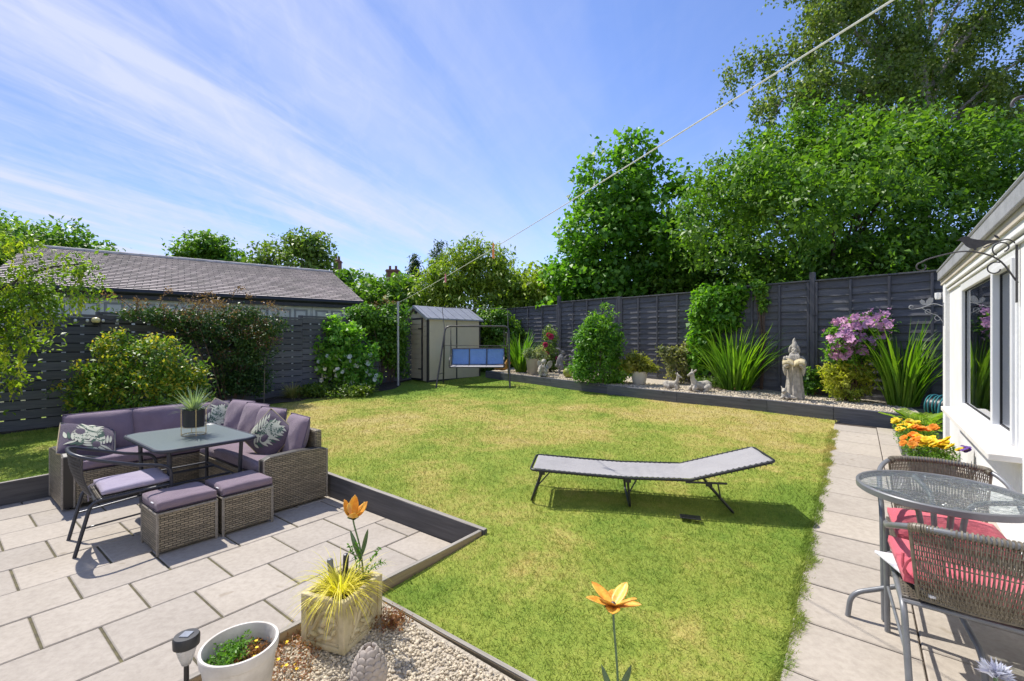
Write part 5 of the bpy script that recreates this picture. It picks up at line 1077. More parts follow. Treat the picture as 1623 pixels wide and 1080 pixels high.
# ================================================================== PATIO FURNITURE
KN, KS = -6.49, 2.51
def ab(b, a, z=0.0): return gw(KN + b, KS + a, z)
def cushion(name, size, mat, parent=None, puff=0.55, seam=None, n=18, box=0.0):
    """pillow of w x h (local x, z) and thickness t (local y); box > 0 keeps an upright border of that depth"""
    w, h, t = size; V = []; F = []; ph = random.uniform(0, 6)
    for side in (-1, 1):
        o = len(V)
        for j in range(n + 1):
            for i in range(n + 1):
                u, v = 2 * i / n - 1, 2 * j / n - 1; e = (max(0, 1 - abs(u) ** 3.2) * max(0, 1 - abs(v) ** 3.2)) ** puff
                pinch = 1 - 0.045 * (abs(u) ** 2) * (1 - abs(v) ** 2) * 2; pin2 = 1 - 0.045 * (abs(v) ** 2) * (1 - abs(u) ** 2) * 2
                wr = 0.012 * t * 4 * math.sin(5 * u + ph) * math.sin(4 * v + ph * 2) * e
                V.append((u * w / 2 * pin2, side * (box / 2 + (t - box) / 2 * e) + wr, v * h / 2 * pinch))
        for j in range(n):
            for i in range(n):
                a = o + j * (n + 1) + i; f = (a, a + 1, a + n + 2, a + n + 1); F.append(f if side < 0 else f[::-1])
    m = (n + 1) ** 2
    ring = [i for i in range(n + 1)] + [(j + 1) * (n + 1) - 1 for j in range(1, n + 1)] + [n * (n + 1) + i for i in range(n - 1, -1, -1)] + [j * (n + 1) for j in range(n - 1, 0, -1)]
    for k in range(len(ring)):
        a, b = ring[k], ring[(k + 1) % len(ring)]; F.append((b, a, a + m, b + m))
    o = MB().add(V, F).build(name, mat, parent, smooth=True, angle=75)
    if seam:
        q = MB()
        for s in ((-1, 1) if box > 0.02 else (0,)):
            q.tube([Vector(V[i]) + Vector((0, (box / 2 if s < 0 else -box / 2) + s * box / 2, 0)) for i in ring], 0.0058, 6, closed=True)
        q.build('piping', seam, o, smooth=True)
    return o
def sofa(label, L, Dp, arm, other_arm=False):
    """local: seat along x from 0 to L, back at y = 0, front at y = -Dp; arm at x = L (or x = 0 when arm < 0)"""
    root = thing('garden_sofa', label, 'sofa', (0, 0, 0), 0)
    ax = (L - 0.045) if arm > 0 else 0.045
    x0, x1 = (0.0, L - 0.092) if arm > 0 else (0.092, L)
    MB().box(((x0 + x1) / 2, -Dp / 2 - 0.02, 0.19), (x1 - x0, Dp - 0.05, 0.30)).build('base', M['wicker'], root, bevel=0.012)
    MB().box(((x0 + x1) / 2, -0.045, 0.36), (x1 - x0, 0.075, 0.64)).build('back_frame', M['wicker'], root, bevel=0.018)
    b = MB(); poly = [(-0.0, 0.02), (-0.0, 0.50), (-0.10, 0.525), (-Dp * 0.5, 0.535), (-Dp + 0.06, 0.525), (-Dp, 0.50), (-Dp, 0.02)]
    b.prism(poly, 0.088, Matrix(((0, 0, 1, ax), (1, 0, 0, 0), (0, 1, 0, 0), (0, 0, 0, 1)))); b.build('armrest', M['wicker'], root, bevel=0.012)
    sg = 1 if arm > 0 else -1
    for (x, y) in ((ax + sg * 0.040, -0.008), (ax + sg * 0.040, -Dp + 0.008), (ax - sg * 0.040, -Dp + 0.006)): MB().tube([(x, y, 0.02), (x, y, 0.50)], 0.010, 6).build('corner_weave', M['wicker_edge'], root, smooth=True)
    for x in (0.06, L - 0.06):
        for y in (-0.06, -Dp + 0.07): MB().tube([(x, y, 0), (x, y, 0.05)], 0.016, 8).build('foot', M['dark_metal'], root)
    return root
# left sofa: back against the left edging, facing the table.  local x -> along +a, local y -> -b
sl_ = sofa('left half of the wicker corner sofa, its arm beside the metal chair', 1.70, 0.66, -1); sl_.location = ab(0.03, -1.72); sl_.rotation_euler.z = GR + R(90)
# right sofa: back against the rear edging.  local x -> +b, local y -> +a
sr_ = sofa('right half of the wicker corner sofa, its end panel by the rear timber edging', 1.56, 0.62, 1); sr_.location = ab(0.72, -0.03); sr_.rotation_euler.z = GR
def place_cushion(size, mat, b, a, z, face, lean, label, cat, seam=None, puff=0.5, roll=0.0, box=0.0, name='back_cushion', group=None, flat=False, yaw=0.0, pr=0):
    o = cushion(name, size, mat, None, puff, seam, box=box); tag(o, label, cat, group); o.location = ab(b, a, z)
    if pr: print_leaves(o, *size, pr)
    # face: 'b' the pillow looks along +b, 'a' it looks along -a
    rz = GR + (R(90) if face == 'b' else 0) + yaw; o.rotation_mode = 'QUATERNION'
    mt = Matrix.Rotation(rz, 4, 'Z') @ Matrix.Rotation(R(90) if flat else -lean, 4, 'X') @ Matrix.Rotation(roll, 4, 'Y'); o.rotation_quaternion = mt.to_quaternion(); return o
G_B = 'mauve back cushions on the corner sofa'
place_cushion((0.56, 0.44, 0.17), M['mauve'], 0.20, -1.36, 0.615, 'b', R(14), 'wide mauve back cushion at the arm end of the left sofa, behind the leaf-print pillow', 'cushion', M['piping'], group=G_B)
place_cushion((0.54, 0.44, 0.17), M['mauve'], 0.20, -0.84, 0.615, 'b', R(13), 'wide mauve back cushion on the left sofa partly hidden by the table plant', 'cushion', M['piping'], group=G_B)
place_cushion((0.44, 0.43, 0.15), M['mauve'], 0.21, -0.34, 0.61, 'b', R(13), 'mauve cushion in the sofa corner, behind a leaf-print pillow', 'cushion', M['piping'], group=G_B)
for b_, dz, yw, lab in ((0.66, 0.02, 12, 'mauve back cushion on the right sofa nearest its inner corner'), (1.03, 0.015, 8, 'second mauve back cushion from the inner corner of the right sofa'), (1.42, 0.0, 10, 'third mauve back cushion from the corner, touching the upright leaf-print pillow'), (1.94, -0.03, -4, 'mauve back cushion at the end panel of the right sofa')):
    place_cushion((0.43, 0.44, 0.16), M['mauve'], b_, -0.20 - 0.01 * yw / 8, 0.63 + dz, 'a', R(16), lab, 'cushion', M['piping'], yaw=R(yw), group=G_B)
place_cushion((1.53, 0.52, 0.115), M['mauve'], 0.42, -0.83, 0.392, 'b', 0, 'long mauve seat pad on the left sofa', 'seat pad', M['piping'], puff=0.22, box=0.075, name='seat_pad', flat=True)
place_cushion((1.42, 0.50, 0.115), M['mauve'], 1.44, -0.385, 0.392, 'a', 0, 'long mauve seat pad on the right sofa, in the table shadow along its front', 'seat pad', M['piping'], puff=0.22, box=0.075, name='seat_pad', flat=True)
G_P = 'leaf-print scatter pillows'
def print_leaves(o, w, h, t, seed):
    rd = random.Random(seed); mb = MB()
    def surf(x, z):
        u, v = 2 * x / w, 2 * z / h; e = (max(0, 1 - abs(u) ** 3.2) * max(0, 1 - abs(v) ** 3.2)) ** 0.5; return -(t / 2 * e) - 0.004
    for k in range(6):
        bx, bz, ang, ln = rd.uniform(-0.55, 0.55) * w / 2, rd.uniform(-0.8, 0.2) * h / 2, rd.uniform(35, 150), rd.uniform(0.20, 0.30); ca, sa = math.cos(R(ang)), math.sin(R(ang))
        for i in range(9):
            s_ = i / 9
            for sg in (-1, 1):
                px, pz = bx + ca * ln * s_, bz + sa * ln * s_; la = R(ang) + sg * R(62 - 25 * s_); ll = ln * 0.42 * math.sin(math.pi * (0.18 + 0.75 * s_)); V = []; ok = True
                for q in range(6):
                    d = q / 5; wd = 0.011 * math.sin(math.pi * (0.12 + 0.88 * d)) + 0.0008
                    for e in (-1, 1):
                        x = px + math.cos(la) * ll * d - math.sin(la) * wd * e; z = pz + math.sin(la) * ll * d + math.cos(la) * wd * e
                        if abs(x) > w * 0.46 or abs(z) > h * 0.46: ok = False
                        V.append((x, surf(x, z), z))
                if ok: mb.add(V, [(2 * q, 2 * q + 2, 2 * q + 3, 2 * q + 1) for q in range(5)])
    mb.build('leaf_print', M['print_leaf'], o)
place_cushion((0.43, 0.43, 0.14), M['print'], 0.42, -1.50, 0.585, 'b', R(52), 'leaf-print pillow slumped by the left arm of the sofa', 'pillow', M['gold'], roll=R(28), name='scatter_pillow', group=G_P, yaw=R(22), pr=3)
place_cushion((0.40, 0.40, 0.14), M['print'], 0.40, -0.32, 0.635, 'b', R(28), 'leaf-print pillow in the sofa corner behind the table plant', 'pillow', M['gold'], roll=R(30), name='scatter_pillow', group=G_P, yaw=R(-30), pr=5)
place_cushion((0.40, 0.40, 0.13), M['print'], 1.76, -0.36, 0.615, 'a', R(20), 'leaf-print pillow standing on a corner near the end panel of the right sofa', 'pillow', M['gold'], roll=R(35), name='scatter_pillow', group=G_P, yaw=R(30), pr=8)
# stools
def stool(label, pad_label, b0, b1, a0, a1):
    w, d = b1 - b0, a1 - a0; c = ab((b0 + b1) / 2, (a0 + a1) / 2); root = thing('wicker_stool', label, 'stool', c, GR, 'wicker stools by the table')
    MB().box((0, 0, 0.165), (w, d, 0.29)).build('body', M['wicker'], root, bevel=0.008)
    e = MB()
    for sx in (-1, 1):
        for sy in (-1, 1): e.tube([(sx * (w / 2 - 0.003), sy * (d / 2 - 0.003), 0.0), (sx * (w / 2 - 0.003), sy * (d / 2 - 0.003), 0.31)], 0.011, 6)
    for sy in (-1, 1): e.tube([(-w / 2, sy * d / 2, 0.306), (w / 2, sy * d / 2, 0.306)], 0.009, 6)
    for sx in (-1, 1): e.tube([(sx * w / 2, -d / 2, 0.306), (sx * w / 2, d / 2, 0.306)], 0.009, 6)
    e.build('corner_weave', M['wicker_edge'], root, smooth=True)
    o = cushion('seat_pad', (w - 0.005, d - 0.005, 0.085), M['mauve'], None, 0.2, M['piping'], box=0.055); tag(o, pad_label, 'seat pad', 'stool pads'); o.location = c + Vector((0, 0, 0.354)); o.rotation_mode = 'QUATERNION'; o.rotation_quaternion = (Matrix.Rotation(GR, 4, 'Z') @ Matrix.Rotation(R(90), 4, 'X')).to_quaternion()
    tg = MB().box((w * 0.22, -d * 0 - 0.0, 0), (0.05, 0.004, 0.012)).build('care_tag', M['white_cloth'], o); tg.location = (0, 0, 0); tg.location = (0.0, 0.018, d / 2 + 0.0)
    return root
stool('left wicker storage stool, nearest the metal chair', 'mauve pad on the left wicker stool', 2.05, 2.43, -1.46, -1.07)
stool('right wicker storage stool, beside the right sofa', 'mauve pad on the right wicker stool', 2.05, 2.435, -1.03, -0.64)
# dining table
def dining_table():
    root = thing('patio_table', 'square dark glass-topped table with rounded corners inside the corner sofa', 'table', ab(1.5, -0.965), GR); w, d, r = 1.08, 0.76, 0.11; P = []
    for cx_, cy_, a0 in ((w / 2 - r, d / 2 - r, 0), (-w / 2 + r, d / 2 - r, 90), (-w / 2 + r, -d / 2 + r, 180), (w / 2 - r, -d / 2 + r, 270)):
        for k in range(9): a = R(a0 + 90 * k / 8); P.append((cx_ + r * math.cos(a), cy_ + r * math.sin(a)))
    MB().prism(P, 0.010, Matrix.Translation((0, 0, 0.679))).build('tabletop', M['table_top'], root)
    MB().tube([(x, y, 0.672) for x, y in P], 0.0165, 8, closed=True).build('rim', M['dark_metal'], root, smooth=True)
    for sx in (-1, 1):
        for sy in (-1, 1): MB().tube(bez([(sx * 0.40, sy * 0.27, 0.0), (sx * 0.40, sy * 0.27, 0.3), (sx * 0.415, sy * 0.28, 0.67)], 6), 0.017, 10).build('leg', M['dark_metal'], root, smooth=True)
    q = MB(); z = 0.31
    for (x0, y0, x1, y1) in ((-0.4, -0.27, 0.4, -0.27), (-0.4, 0.27, 0.4, 0.27), (-0.4, -0.27, -0.4, 0.27), (0.4, -0.27, 0.4, 0.27), (-0.2, -0.27, -0.2, 0.27), (0.2, -0.27, 0.2, 0.27)): q.tube([(x0, y0, z), (x1, y1, z)], 0.011, 8)
    q.build('stretcher', M['dark_metal'], root, smooth=True)
dining_table()
def table_plant():
    root = thing('potted_plant', 'spiky variegated plant in a black pot on a gold wire stand, on the dark table', 'potted plant', ab(1.48, -0.93, 0.684))
    MB().lathe([(0.062, 0.075), (0.085, 0.08), (0.090, 0.235), (0.092, 0.24), (0.084, 0.24), (0.082, 0.215), (0.0, 0.215)]).build('pot', M['cap'], root, smooth=True)
    q = MB()
    for k in range(4):
        a = R(45 + 90 * k); q.tube([(0.098 * math.cos(a), 0.098 * math.sin(a), 0.003), (0.098 * math.cos(a), 0.098 * math.sin(a), 0.25)], 0.0035, 6)
    q.tube(arc((0, 0, 0.08), 0.098, 0, 2 * math.pi, 24, 'xy')[:-1], 0.0035, 6, closed=True); q.tube(arc((0, 0, 0.006), 0.098, 0, 2 * math.pi, 24, 'xy')[:-1], 0.0035, 6, closed=True); q.build('stand', M['gold'], root, smooth=True)
    n = 95; a = rng.uniform(0, 6.28, n); t = rng.uniform(0.1, 1.35, n); rr = rng.uniform(0, 0.03, n)
    blades('foliage', np.stack([rr * np.cos(a), rr * np.sin(a), np.full(n, 0.22)], 1), np.stack([np.cos(a) * np.sin(t), np.sin(a) * np.sin(t), np.cos(t)], 1), rng.uniform(0.15, 0.27, n), rng.uniform(0.009, 0.016, n), rng.uniform(0.05, 0.4, n), M['L_spider'], root, 4)
table_plant()

# ------------------------------------------------------------------ tube armchairs (one dark on the patio, two grey by the house)
def armchair(label, loc, rz, metal, cane, seat_mat, group=None, wrap=True):
    root = thing('garden_armchair', label, 'chair', loc, rz, group); r = 0.0125
    half = [(-0.262, 0.255, 0.0), (-0.270, 0.235, 0.565), (-0.272, 0.02, 0.615), (-0.262, -0.20, 0.690), (-0.185, -0.315, 0.735), (0.0, -0.345, 0.745)]
    P = rounded([half[0], half[1], half[2]], 0.075, 7)[:-1] + bez([half[2], half[3], half[4], half[5], (0.185, -0.315, 0.735), (0.262, -0.20, 0.690), (0.272, 0.02, 0.615)], 36) + rounded([(0.272, 0.02, 0.615), (0.270, 0.235, 0.565), (0.262, 0.255, 0.0)], 0.075, 7)[1:]
    MB().tube(P, r, 12).build('arm_frame', metal, root, smooth=True)
    for s in (-1, 1):
        MB().tube(rounded([(s * 0.215, -0.325, 0.0), (s * 0.232, -0.235, 0.385), (s * 0.24, -0.10, 0.392), (s * 0.255, 0.235, 0.412)], 0.07, 7), r, 12).build('leg', metal, root, smooth=True)
    q = MB(); q.tube([(-0.232, -0.215, 0.39), (0.232, -0.215, 0.39)], 0.010, 8); q.tube([(-0.255, 0.235, 0.412), (0.255, 0.235, 0.412)], 0.010, 8); q.tube([(-0.225, -0.275, 0.20), (-0.262, 0.25, 0.24)], 0.007, 8); q.tube([(0.225, -0.275, 0.20), (0.262, 0.25, 0.24)], 0.007, 8)
    q.build('seat_frame', metal, root, smooth=True)
    m = MB(); n = 16; V = []; uv = []
    for j in range(n + 1):
        for i in range(n + 1):
            x = -0.235 + 0.47 * i / n; y = -0.205 + 0.43 * j / n; sag = 0.022 * math.sin(math.pi * i / n) * math.sin(math.pi * j / n); V.append((x, y, 0.398 + 0.02 * j / n - sag))
    F = [(j * (n + 1) + i, j * (n + 1) + i + 1, (j + 1) * (n + 1) + i + 1, (j + 1) * (n + 1) + i) for j in range(n) for i in range(n)]
    m.add(V, F, [[(V[k][0], V[k][1]) for k in f] for f in F]); m.build('seat', seat_mat, root, smooth=True, solid=0.012)
    # woven back: upright canes from the top rail to the seat, tied by cross canes, loops round the rail
    b = MB(); nv = 60
    def back_pt(u, v):      # u -1..1 across, v 0 (seat) .. 1 (rail)
        xt, yt, zt = 0.212 * u, -0.345 + 0.060 * u * u, 0.745 - 0.022 * u * u; xb, yb, zb = 0.150 * u + 0.03 * u ** 3, -0.235 - 0.02 * (1 - u * u), 0.425; k = v
        return Vector((xb + (xt - xb) * (k ** 0.8), yb + (yt - yb) * k - 0.022 * math.sin(math.pi * k), zb + (zt - zb) * k))
    for i in range(nv):
        u = -1 + 2 * i / (nv - 1); pts = []
        for j in range(13):
            v = j / 12; p = back_pt(u, v); p.y += 0.0030 * (1 if (i + j) % 2 else -1); p.x += (0.0028 * math.sin(v * 9 + i * math.pi) if 0.42 < v < 0.62 and abs(u) < 0.62 else 0); pts.append(p)
        b.tube(pts, 0.0031, 5)
    for v in (0.02, 0.08, 0.15, 0.22, 0.29, 0.36, 0.43, 0.57, 0.64, 0.71, 0.78, 0.85, 0.91, 0.96):
        b.tube([back_pt(-1 + 2 * i / 16, v) for i in range(17)], 0.0028, 5)
    for s in (-1, 1): b.tube([back_pt(s * 1.02, j / 8) for j in range(9)], 0.007, 6)
    b.tube([back_pt(-1 + 2 * i / 16, 0.0) for i in range(17)], 0.007, 6)
    b.build('backrest', cane, root, smooth=True)
    if wrap:
        w = MB(); pts = bez([(-0.212, -0.285, 0.722), (-0.185, -0.315, 0.735), (0.0, -0.345, 0.745), (0.185, -0.315, 0.735), (0.212, -0.285, 0.722)], 32)
        for k in range(62):
            t = k / 61 * (len(pts) - 1.001); i = int(t); p = pts[i].lerp(pts[i + 1], t - i); d = (pts[i + 1] - pts[i]).normalized(); w.tube([p - d * 0.0030, p + d * 0.0030], [0.0175, 0.0175], 10)
        w.build('wrapped_rail', cane, root, smooth=True)
    return root
ch = armchair('dark metal armchair with a woven back facing the patio table', gw(KN + 1.78, KS - 1.49), GR + R(-4), M['dark_metal'], M['cane_dark'], M['wicker_seat'], wrap=False)
o = cushion('seat_pad', (0.44, 0.42, 0.055), M['lav'], None, 0.25, None, box=0.025); tag(o, 'flat lavender seat pad on the dark metal armchair', 'seat pad'); o.location = gw(KN + 1.79, KS - 1.46, 0.440); o.rotation_mode = 'QUATERNION'; o.rotation_quaternion = (Matrix.Rotation(GR - R(4), 4, 'Z') @ Matrix.Rotation(R(92), 4, 'X')).to_quaternion()
tb = MB(); tb.tube(bez([(-0.2, -0.01, 0.2), (-0.205, -0.03, 0.24), (-0.2, -0.12, 0.235)], 8), 0.003, 5); tb.tube(bez([(-0.19, -0.01, 0.2), (-0.18, -0.05, 0.245), (-0.165, -0.14, 0.25)], 8), 0.003, 5); tb.build('tie', M['lav'], o)

G_A = 'grey armchairs at the round glass table'
zf = gz(0.38, 3.30); ch1 = armchair('grey tube armchair with a woven back, on the far side of the round glass table', gw(0.38, 3.30, zf), GR + R(180), M['grey_metal'], M['cane'], M['wicker_seat'], G_A)
zn = gz(0.39, 2.71); ch2 = dup_tree(ch1, gw(0.39, 2.70, zn), GR, 'grey tube armchair in the foreground, its woven back towards the viewer', G_A)
def seat_cushion(label, n, s, z, rz, tilt=0.0, roll=0.0):
    o = cushion('seat_cushion', (0.44, 0.44, 0.075), M['red'], None, 0.35, None, box=0.03); tag(o, label, 'cushion', 'red seat cushions'); o.location = gw(n, s, z); o.rotation_mode = 'QUATERNION'
    o.rotation_quaternion = (Matrix.Rotation(rz, 4, 'Z') @ Matrix.Rotation(tilt, 4, 'X') @ Matrix.Rotation(roll, 4, 'Y') @ Matrix.Rotation(R(90), 4, 'X')).to_quaternion(); return o
seat_cushion('red seat cushion lying flat on the far armchair under the round table', 0.38, 3.27, zf + 0.452, GR + R(3))
rc_ = seat_cushion('red tied cushion tipped up on the foreground armchair', 0.36, 2.68, zn + 0.475, GR + R(4), R(0), R(7))
tb = MB(); tb.tube(bez([(-0.20, 0.0, 0.20), (-0.225, 0.03, 0.225), (-0.21, 0.09, 0.235), (-0.15, 0.10, 0.25)], 10), 0.006, 6); tb.tube(bez([(-0.20, 0.0, 0.20), (-0.23, 0.05, 0.225), (-0.235, 0.10, 0.22)], 10), 0.006, 6); tb.build('tie', M['red'], rc_)
o = cushion('white_cushion', (0.40, 0.40, 0.05), M['white_cloth'], None, 0.4, None, box=0.01); tag(o, 'white cushion corner poking out beneath the tipped red cushion', 'cushion'); o.location = gw(0.335, 2.70, zn + 0.425); o.rotation_mode = 'QUATERNION'
o.rotation_quaternion = (Matrix.Rotation(GR + R(24), 4, 'Z') @ Matrix.Rotation(R(8), 4, 'Y') @ Matrix.Rotation(R(90), 4, 'X')).to_quaternion()
def round_table():
    n, s = 0.34, 3.08; root = thing('bistro_table', 'round rippled-glass table with a grey rim between two grey armchairs', 'table', gw(n, s, gz(n, s)), GR); r = 0.335; h = 0.715
    MB().lathe([(0.0, h), (r * 0.3, h), (r * 0.6, h), (r - 0.010, h)], n=64, cap=False).build('tabletop', M['ripple'], root, smooth=True)
    MB().lathe([(r - 0.012, h - 0.024), (r - 0.002, h - 0.028), (r + 0.004, h - 0.024), (r + 0.005, h + 0.002), (r + 0.001, h + 0.007), (r - 0.009, h + 0.006), (r - 0.012, h - 0.003), (r - 0.012, h - 0.024)], n=64, cap=False).build('rim', M['grey_metal'], root, smooth=True)
    for k in range(4):
        a = R(14 + 90 * k); f = lambda rad, z: (rad * math.cos(a), rad * math.sin(a), z)
        MB().tube(rounded([f(r - 0.012, h - 0.018), f(0.10, h - 0.05), f(0.075, 0.50), f(0.075, 0.24), f(0.37, 0.125), f(0.385, 0.0)], 0.07, 7), 0.0125, 12).build('leg', M['grey_metal'], root, smooth=True)
    q = MB(); q.tube(arc((0, 0, 0.40), 0.062, 0, 2 * math.pi, 24, 'xy')[:-1], 0.007, 8, closed=True); q.build('leg_ring', M['grey_metal'], root, smooth=True)
round_table()

# ------------------------------------------------------------------ folding lounger
def lounger():
    o3 = Vector((0.16, 3.905)); u = Vector((0.987, -0.160)); w = Vector((0.160, 0.987)); root = thing('folding_lounger', 'grey canvas folding lounger with black lacing, back raised, on the lawn', 'sun lounger', (o3.x, o3.y, lawn_z(o3.y)), math.atan2(u.y, u.x))
    W = 0.52; dz = lambda x: 0.035 * u.y * x
    def edge(x):
        pts = [(0.0, 0.285), (0.45, 0.262), (0.80, 0.250), (1.34, 0.258), (1.345, 0.262), (1.97, 0.437)]
        return np.interp(x, [p[0] for p in pts], [p[1] for p in pts])
    fl = MB(); x = 0.0; r = 0.0105
    fl.tube(rounded([(1.33, 0.0, edge(1.33)), (0.8, 0, edge(0.8)), (0.0, 0.0, edge(0.0)), (0.0, W, edge(0.0)), (0.8, W, edge(0.8)), (1.33, W, edge(1.33))], 0.05, 6), r, 10); fl.build('frame', M['black_metal'], root, smooth=True)
    bk = MB(); bk.tube(rounded([(1.30, 0.012, edge(1.34) - 0.01), (1.97, 0.012, edge(1.97)), (1.97, W - 0.012, edge(1.97)), (1.30, W - 0.012, edge(1.34) - 0.01)], 0.05, 6), r, 10); bk.build('back_frame', M['black_metal'], root, smooth=True)
    pr = MB()
    for y in (0.0, W): pr.tube([(1.28, y, edge(1.3) - 0.015), (1.60, y, 0.245)], 0.009, 8)
    pr.build('back_support', M['black_metal'], root, smooth=True)
    V = []; nx, ny = 80, 12; F = []
    for i in range(nx + 1):
        xx = 0.02 + 1.935 * i / nx; e = edge(xx)
        for j in range(ny + 1):
            t = j / ny; y = 0.032 + (W - 0.064) * t; sag = 0.034 * math.sin(math.pi * t) * (1 if xx < 1.33 else 0.55) * min(1, (xx - 0.02) / 0.2) * min(1, (1.955 - xx) / 0.15 + 0.02)
            wr = 0.006 * math.sin(xx * 62 + t * 3) * math.sin(math.pi * t) * math.exp(-((xx - 0.98) / 0.22) ** 2) + 0.003 * math.sin((xx + t * 0.4) * 26) * math.sin(math.pi * t)
            V.append((xx, y, e + 0.006 - sag + wr))
    F = [(i * (ny + 1) + j, (i + 1) * (ny + 1) + j, (i + 1) * (ny + 1) + j + 1, i * (ny + 1) + j + 1) for i in range(nx) for j in range(ny)]
    MB().add(V, F).build('sling', M['canvas'], root, smooth=True, solid=0.003)
    for side, y, yi in ((0, 0.0, 0.036), (1, W, W - 0.036)):
        for xa, xb in ((0.05, 1.29), (1.37, 1.93)):
            lc = MB(); P = []; xx = xa; o_ = -0.011 if side == 0 else 0.011
            while xx < xb:
                e = edge(xx); P += [(xx - 0.012, yi, e + 0.006), (xx, y + o_, e + 0.009), (xx + 0.004, y + o_, e - 0.009), (xx + 0.014, yi, e + 0.004)]; xx += 0.043
            lc.tube(P, 0.0040, 5); lc.build('lacing', M['cap'], root)
    def leg(x0, x1, h, top=0.0):
        q = MB(); q.tube(rounded([(x0, 0.015, h), (x1, 0.015, 0.008 + dz(x1) * 0), (x1, W - 0.015, 0.008), (x0, W - 0.015, h)], 0.05, 6), 0.0105, 10); o = q.build('leg', M['black_metal'], root, smooth=True); o.location.z = dz(x1)
        b = MB()
        for y in (0.0, W): b.box((x0, y + (0.006 if y else -0.006), h + 0.0), (0.05, 0.012, 0.035)); b.tube([(x0 + 0.07, y, h + 0.01), (x0 + (x1 - x0) * 0.45, y, h * 0.55)], 0.006, 6)
        b.build('hinge', M['black_metal'], root)
    leg(0.10, 0.005, 0.265); leg(0.82, 0.84, 0.235); leg(1.46, 1.66, 0.235)
lounger()
c = gpt(1094, 823.5); ph = thing('mobile_phone', 'black phone lying on the grass in front of the lounger', 'phone', (c.x, c.y, c.z + 0.012), R(-18)); MB().box((0, 0, 0.006), (0.155, 0.075, 0.009)).build('case', M['cap'], ph, bevel=0.003); MB().box((0, 0, 0.0112), (0.148, 0.069, 0.0012)).build('screen', M['phone'], ph)

# ------------------------------------------------------------------ gravel corner: planter, pots, ornaments
def planter():
    C0 = Vector((-0.777, 2.085)); rz = R(-20); root = thing('stone_planter', 'square stone planter with carved leaf panels at the patio corner', 'planter', (0, 0, 0), 0)
    hx, hy, h = 0.125, 0.143, 0.245; ctr = C0 + Vector((-hx * math.cos(rz) + 0 - hy * math.sin(rz) * 1.0, -hx * math.sin(rz) + hy * math.cos(rz))); root.location = (ctr.x, ctr.y, lawn_z(ctr.y) + 0.002); root.rotation_euler.z = rz
    t = 0.022; b = MB()
    b.box((0, 0, 0.02), (2 * hx - 0.012, 2 * hy - 0.012, 0.04))
    for (cx_, cy_, sx, sy) in ((0, -hy + t / 2 + 0.006, 2 * hx - 0.012, t), (0, hy - t / 2 - 0.006, 2 * hx - 0.012, t), (-hx + t / 2 + 0.006, 0, t, 2 * hy - 2 * t - 0.012), (hx - t / 2 - 0.006, 0, t, 2 * hy - 2 * t - 0.012)): b.box((cx_, cy_, 0.04 + (h - 0.045) / 2), (sx, sy, h - 0.045))
    for sx in (-1, 1):
        for sy in (-1, 1): b.box((sx * (hx - 0.014), sy * (hy - 0.014), h / 2), (0.034, 0.034, h))
    for sy in (-1, 1): b.box((0, sy * (hy - 0.008), h - 0.012), (2 * hx - 0.036, 0.026, 0.026)); b.box((0, sy * (hy - 0.008), 0.014), (2 * hx - 0.036, 0.024, 0.026))
    for sx in (-1, 1): b.box((sx * (hx - 0.008), 0, h - 0.012), (0.026, 2 * hy - 0.036, 0.026)); b.box((sx * (hx - 0.008), 0, 0.014), (0.024, 2 * hy - 0.036, 0.026))
    b.build('box', M['stone'], root, bevel=0.005)
    # carved trailing leaves on the two seen faces
    rl = MB()
    def relief(T):
        stem = [(-0.085, -0.075), (-0.05, -0.02), (-0.02, 0.03), (0.02, 0.06), (0.07, 0.065)]; st2 = [(-0.03, -0.08), (0.02, -0.045), (0.05, 0.0), (0.08, 0.015)]; st3 = [(-0.085, 0.075), (-0.06, 0.03), (-0.07, -0.02)]
        for s_ in (stem, st2, st3): rl.tube([T @ Vector((x, y, 0)) for x, y in [(v.x, v.y) for v in bez([(a, b_, 0) for a, b_ in s_], 12)]], 0.0095, 6)
        for (x, y, ang, L_, w_) in ((0.01, 0.01, 55, 0.075, 0.035), (-0.055, 0.045, 110, 0.05, 0.026), (0.055, 0.035, -35, 0.05, 0.028), (0.03, -0.06, 12, 0.06, 0.028), (-0.055, -0.055, -20, 0.05, 0.024), (0.065, -0.03, 70, 0.04, 0.02), (-0.005, -0.035, 160, 0.05, 0.024)):
            rl.ball(T @ Vector((x, y, 0)), (1, 1, 1), 10, T.to_3x3() @ (Matrix.Rotation(R(ang), 3, 'Z') @ Matrix.Diagonal((L_ / 2, w_ / 2, 0.017))))
    relief(Matrix.Translation((0, -hy + 0.004, h / 2)) @ Matrix(((1, 0, 0, 0), (0, 0, -1, 0), (0, 1, 0, 0), (0, 0, 0, 1))))
    relief(Matrix.Translation((hx - 0.004, 0, h / 2)) @ Matrix(((0, 0, 1, 0), (1, 0, 0, 0), (0, 1, 0, 0), (0, 0, 0, 1))))
    rl.build('carved_leaves', M['stone'], root, smooth=True)
    MB().box((0, 0, h - 0.05), (2 * hx - 0.06, 2 * hy - 0.06, 0.05)).build('soil', M['soil'], root)
    T = Matrix.Translation(root.location) @ Matrix.Rotation(rz, 4, 'Z'); return root, T, h
pl, PT, PH = planter()
def in_planter(x, y, z=0.0): return PT @ Vector((x, y, PH - 0.026 + z))
p = in_planter(0.01, -0.03); cg = thing('yellow_grass', 'bright yellow grass spilling over the stone planter', 'grass plant', p)
n = 330; a = rng.uniform(0, 6.28, n); t = rng.uniform(0.15, 1.35, n); rr = 0.045 * np.sqrt(rng.uniform(0, 1, n))
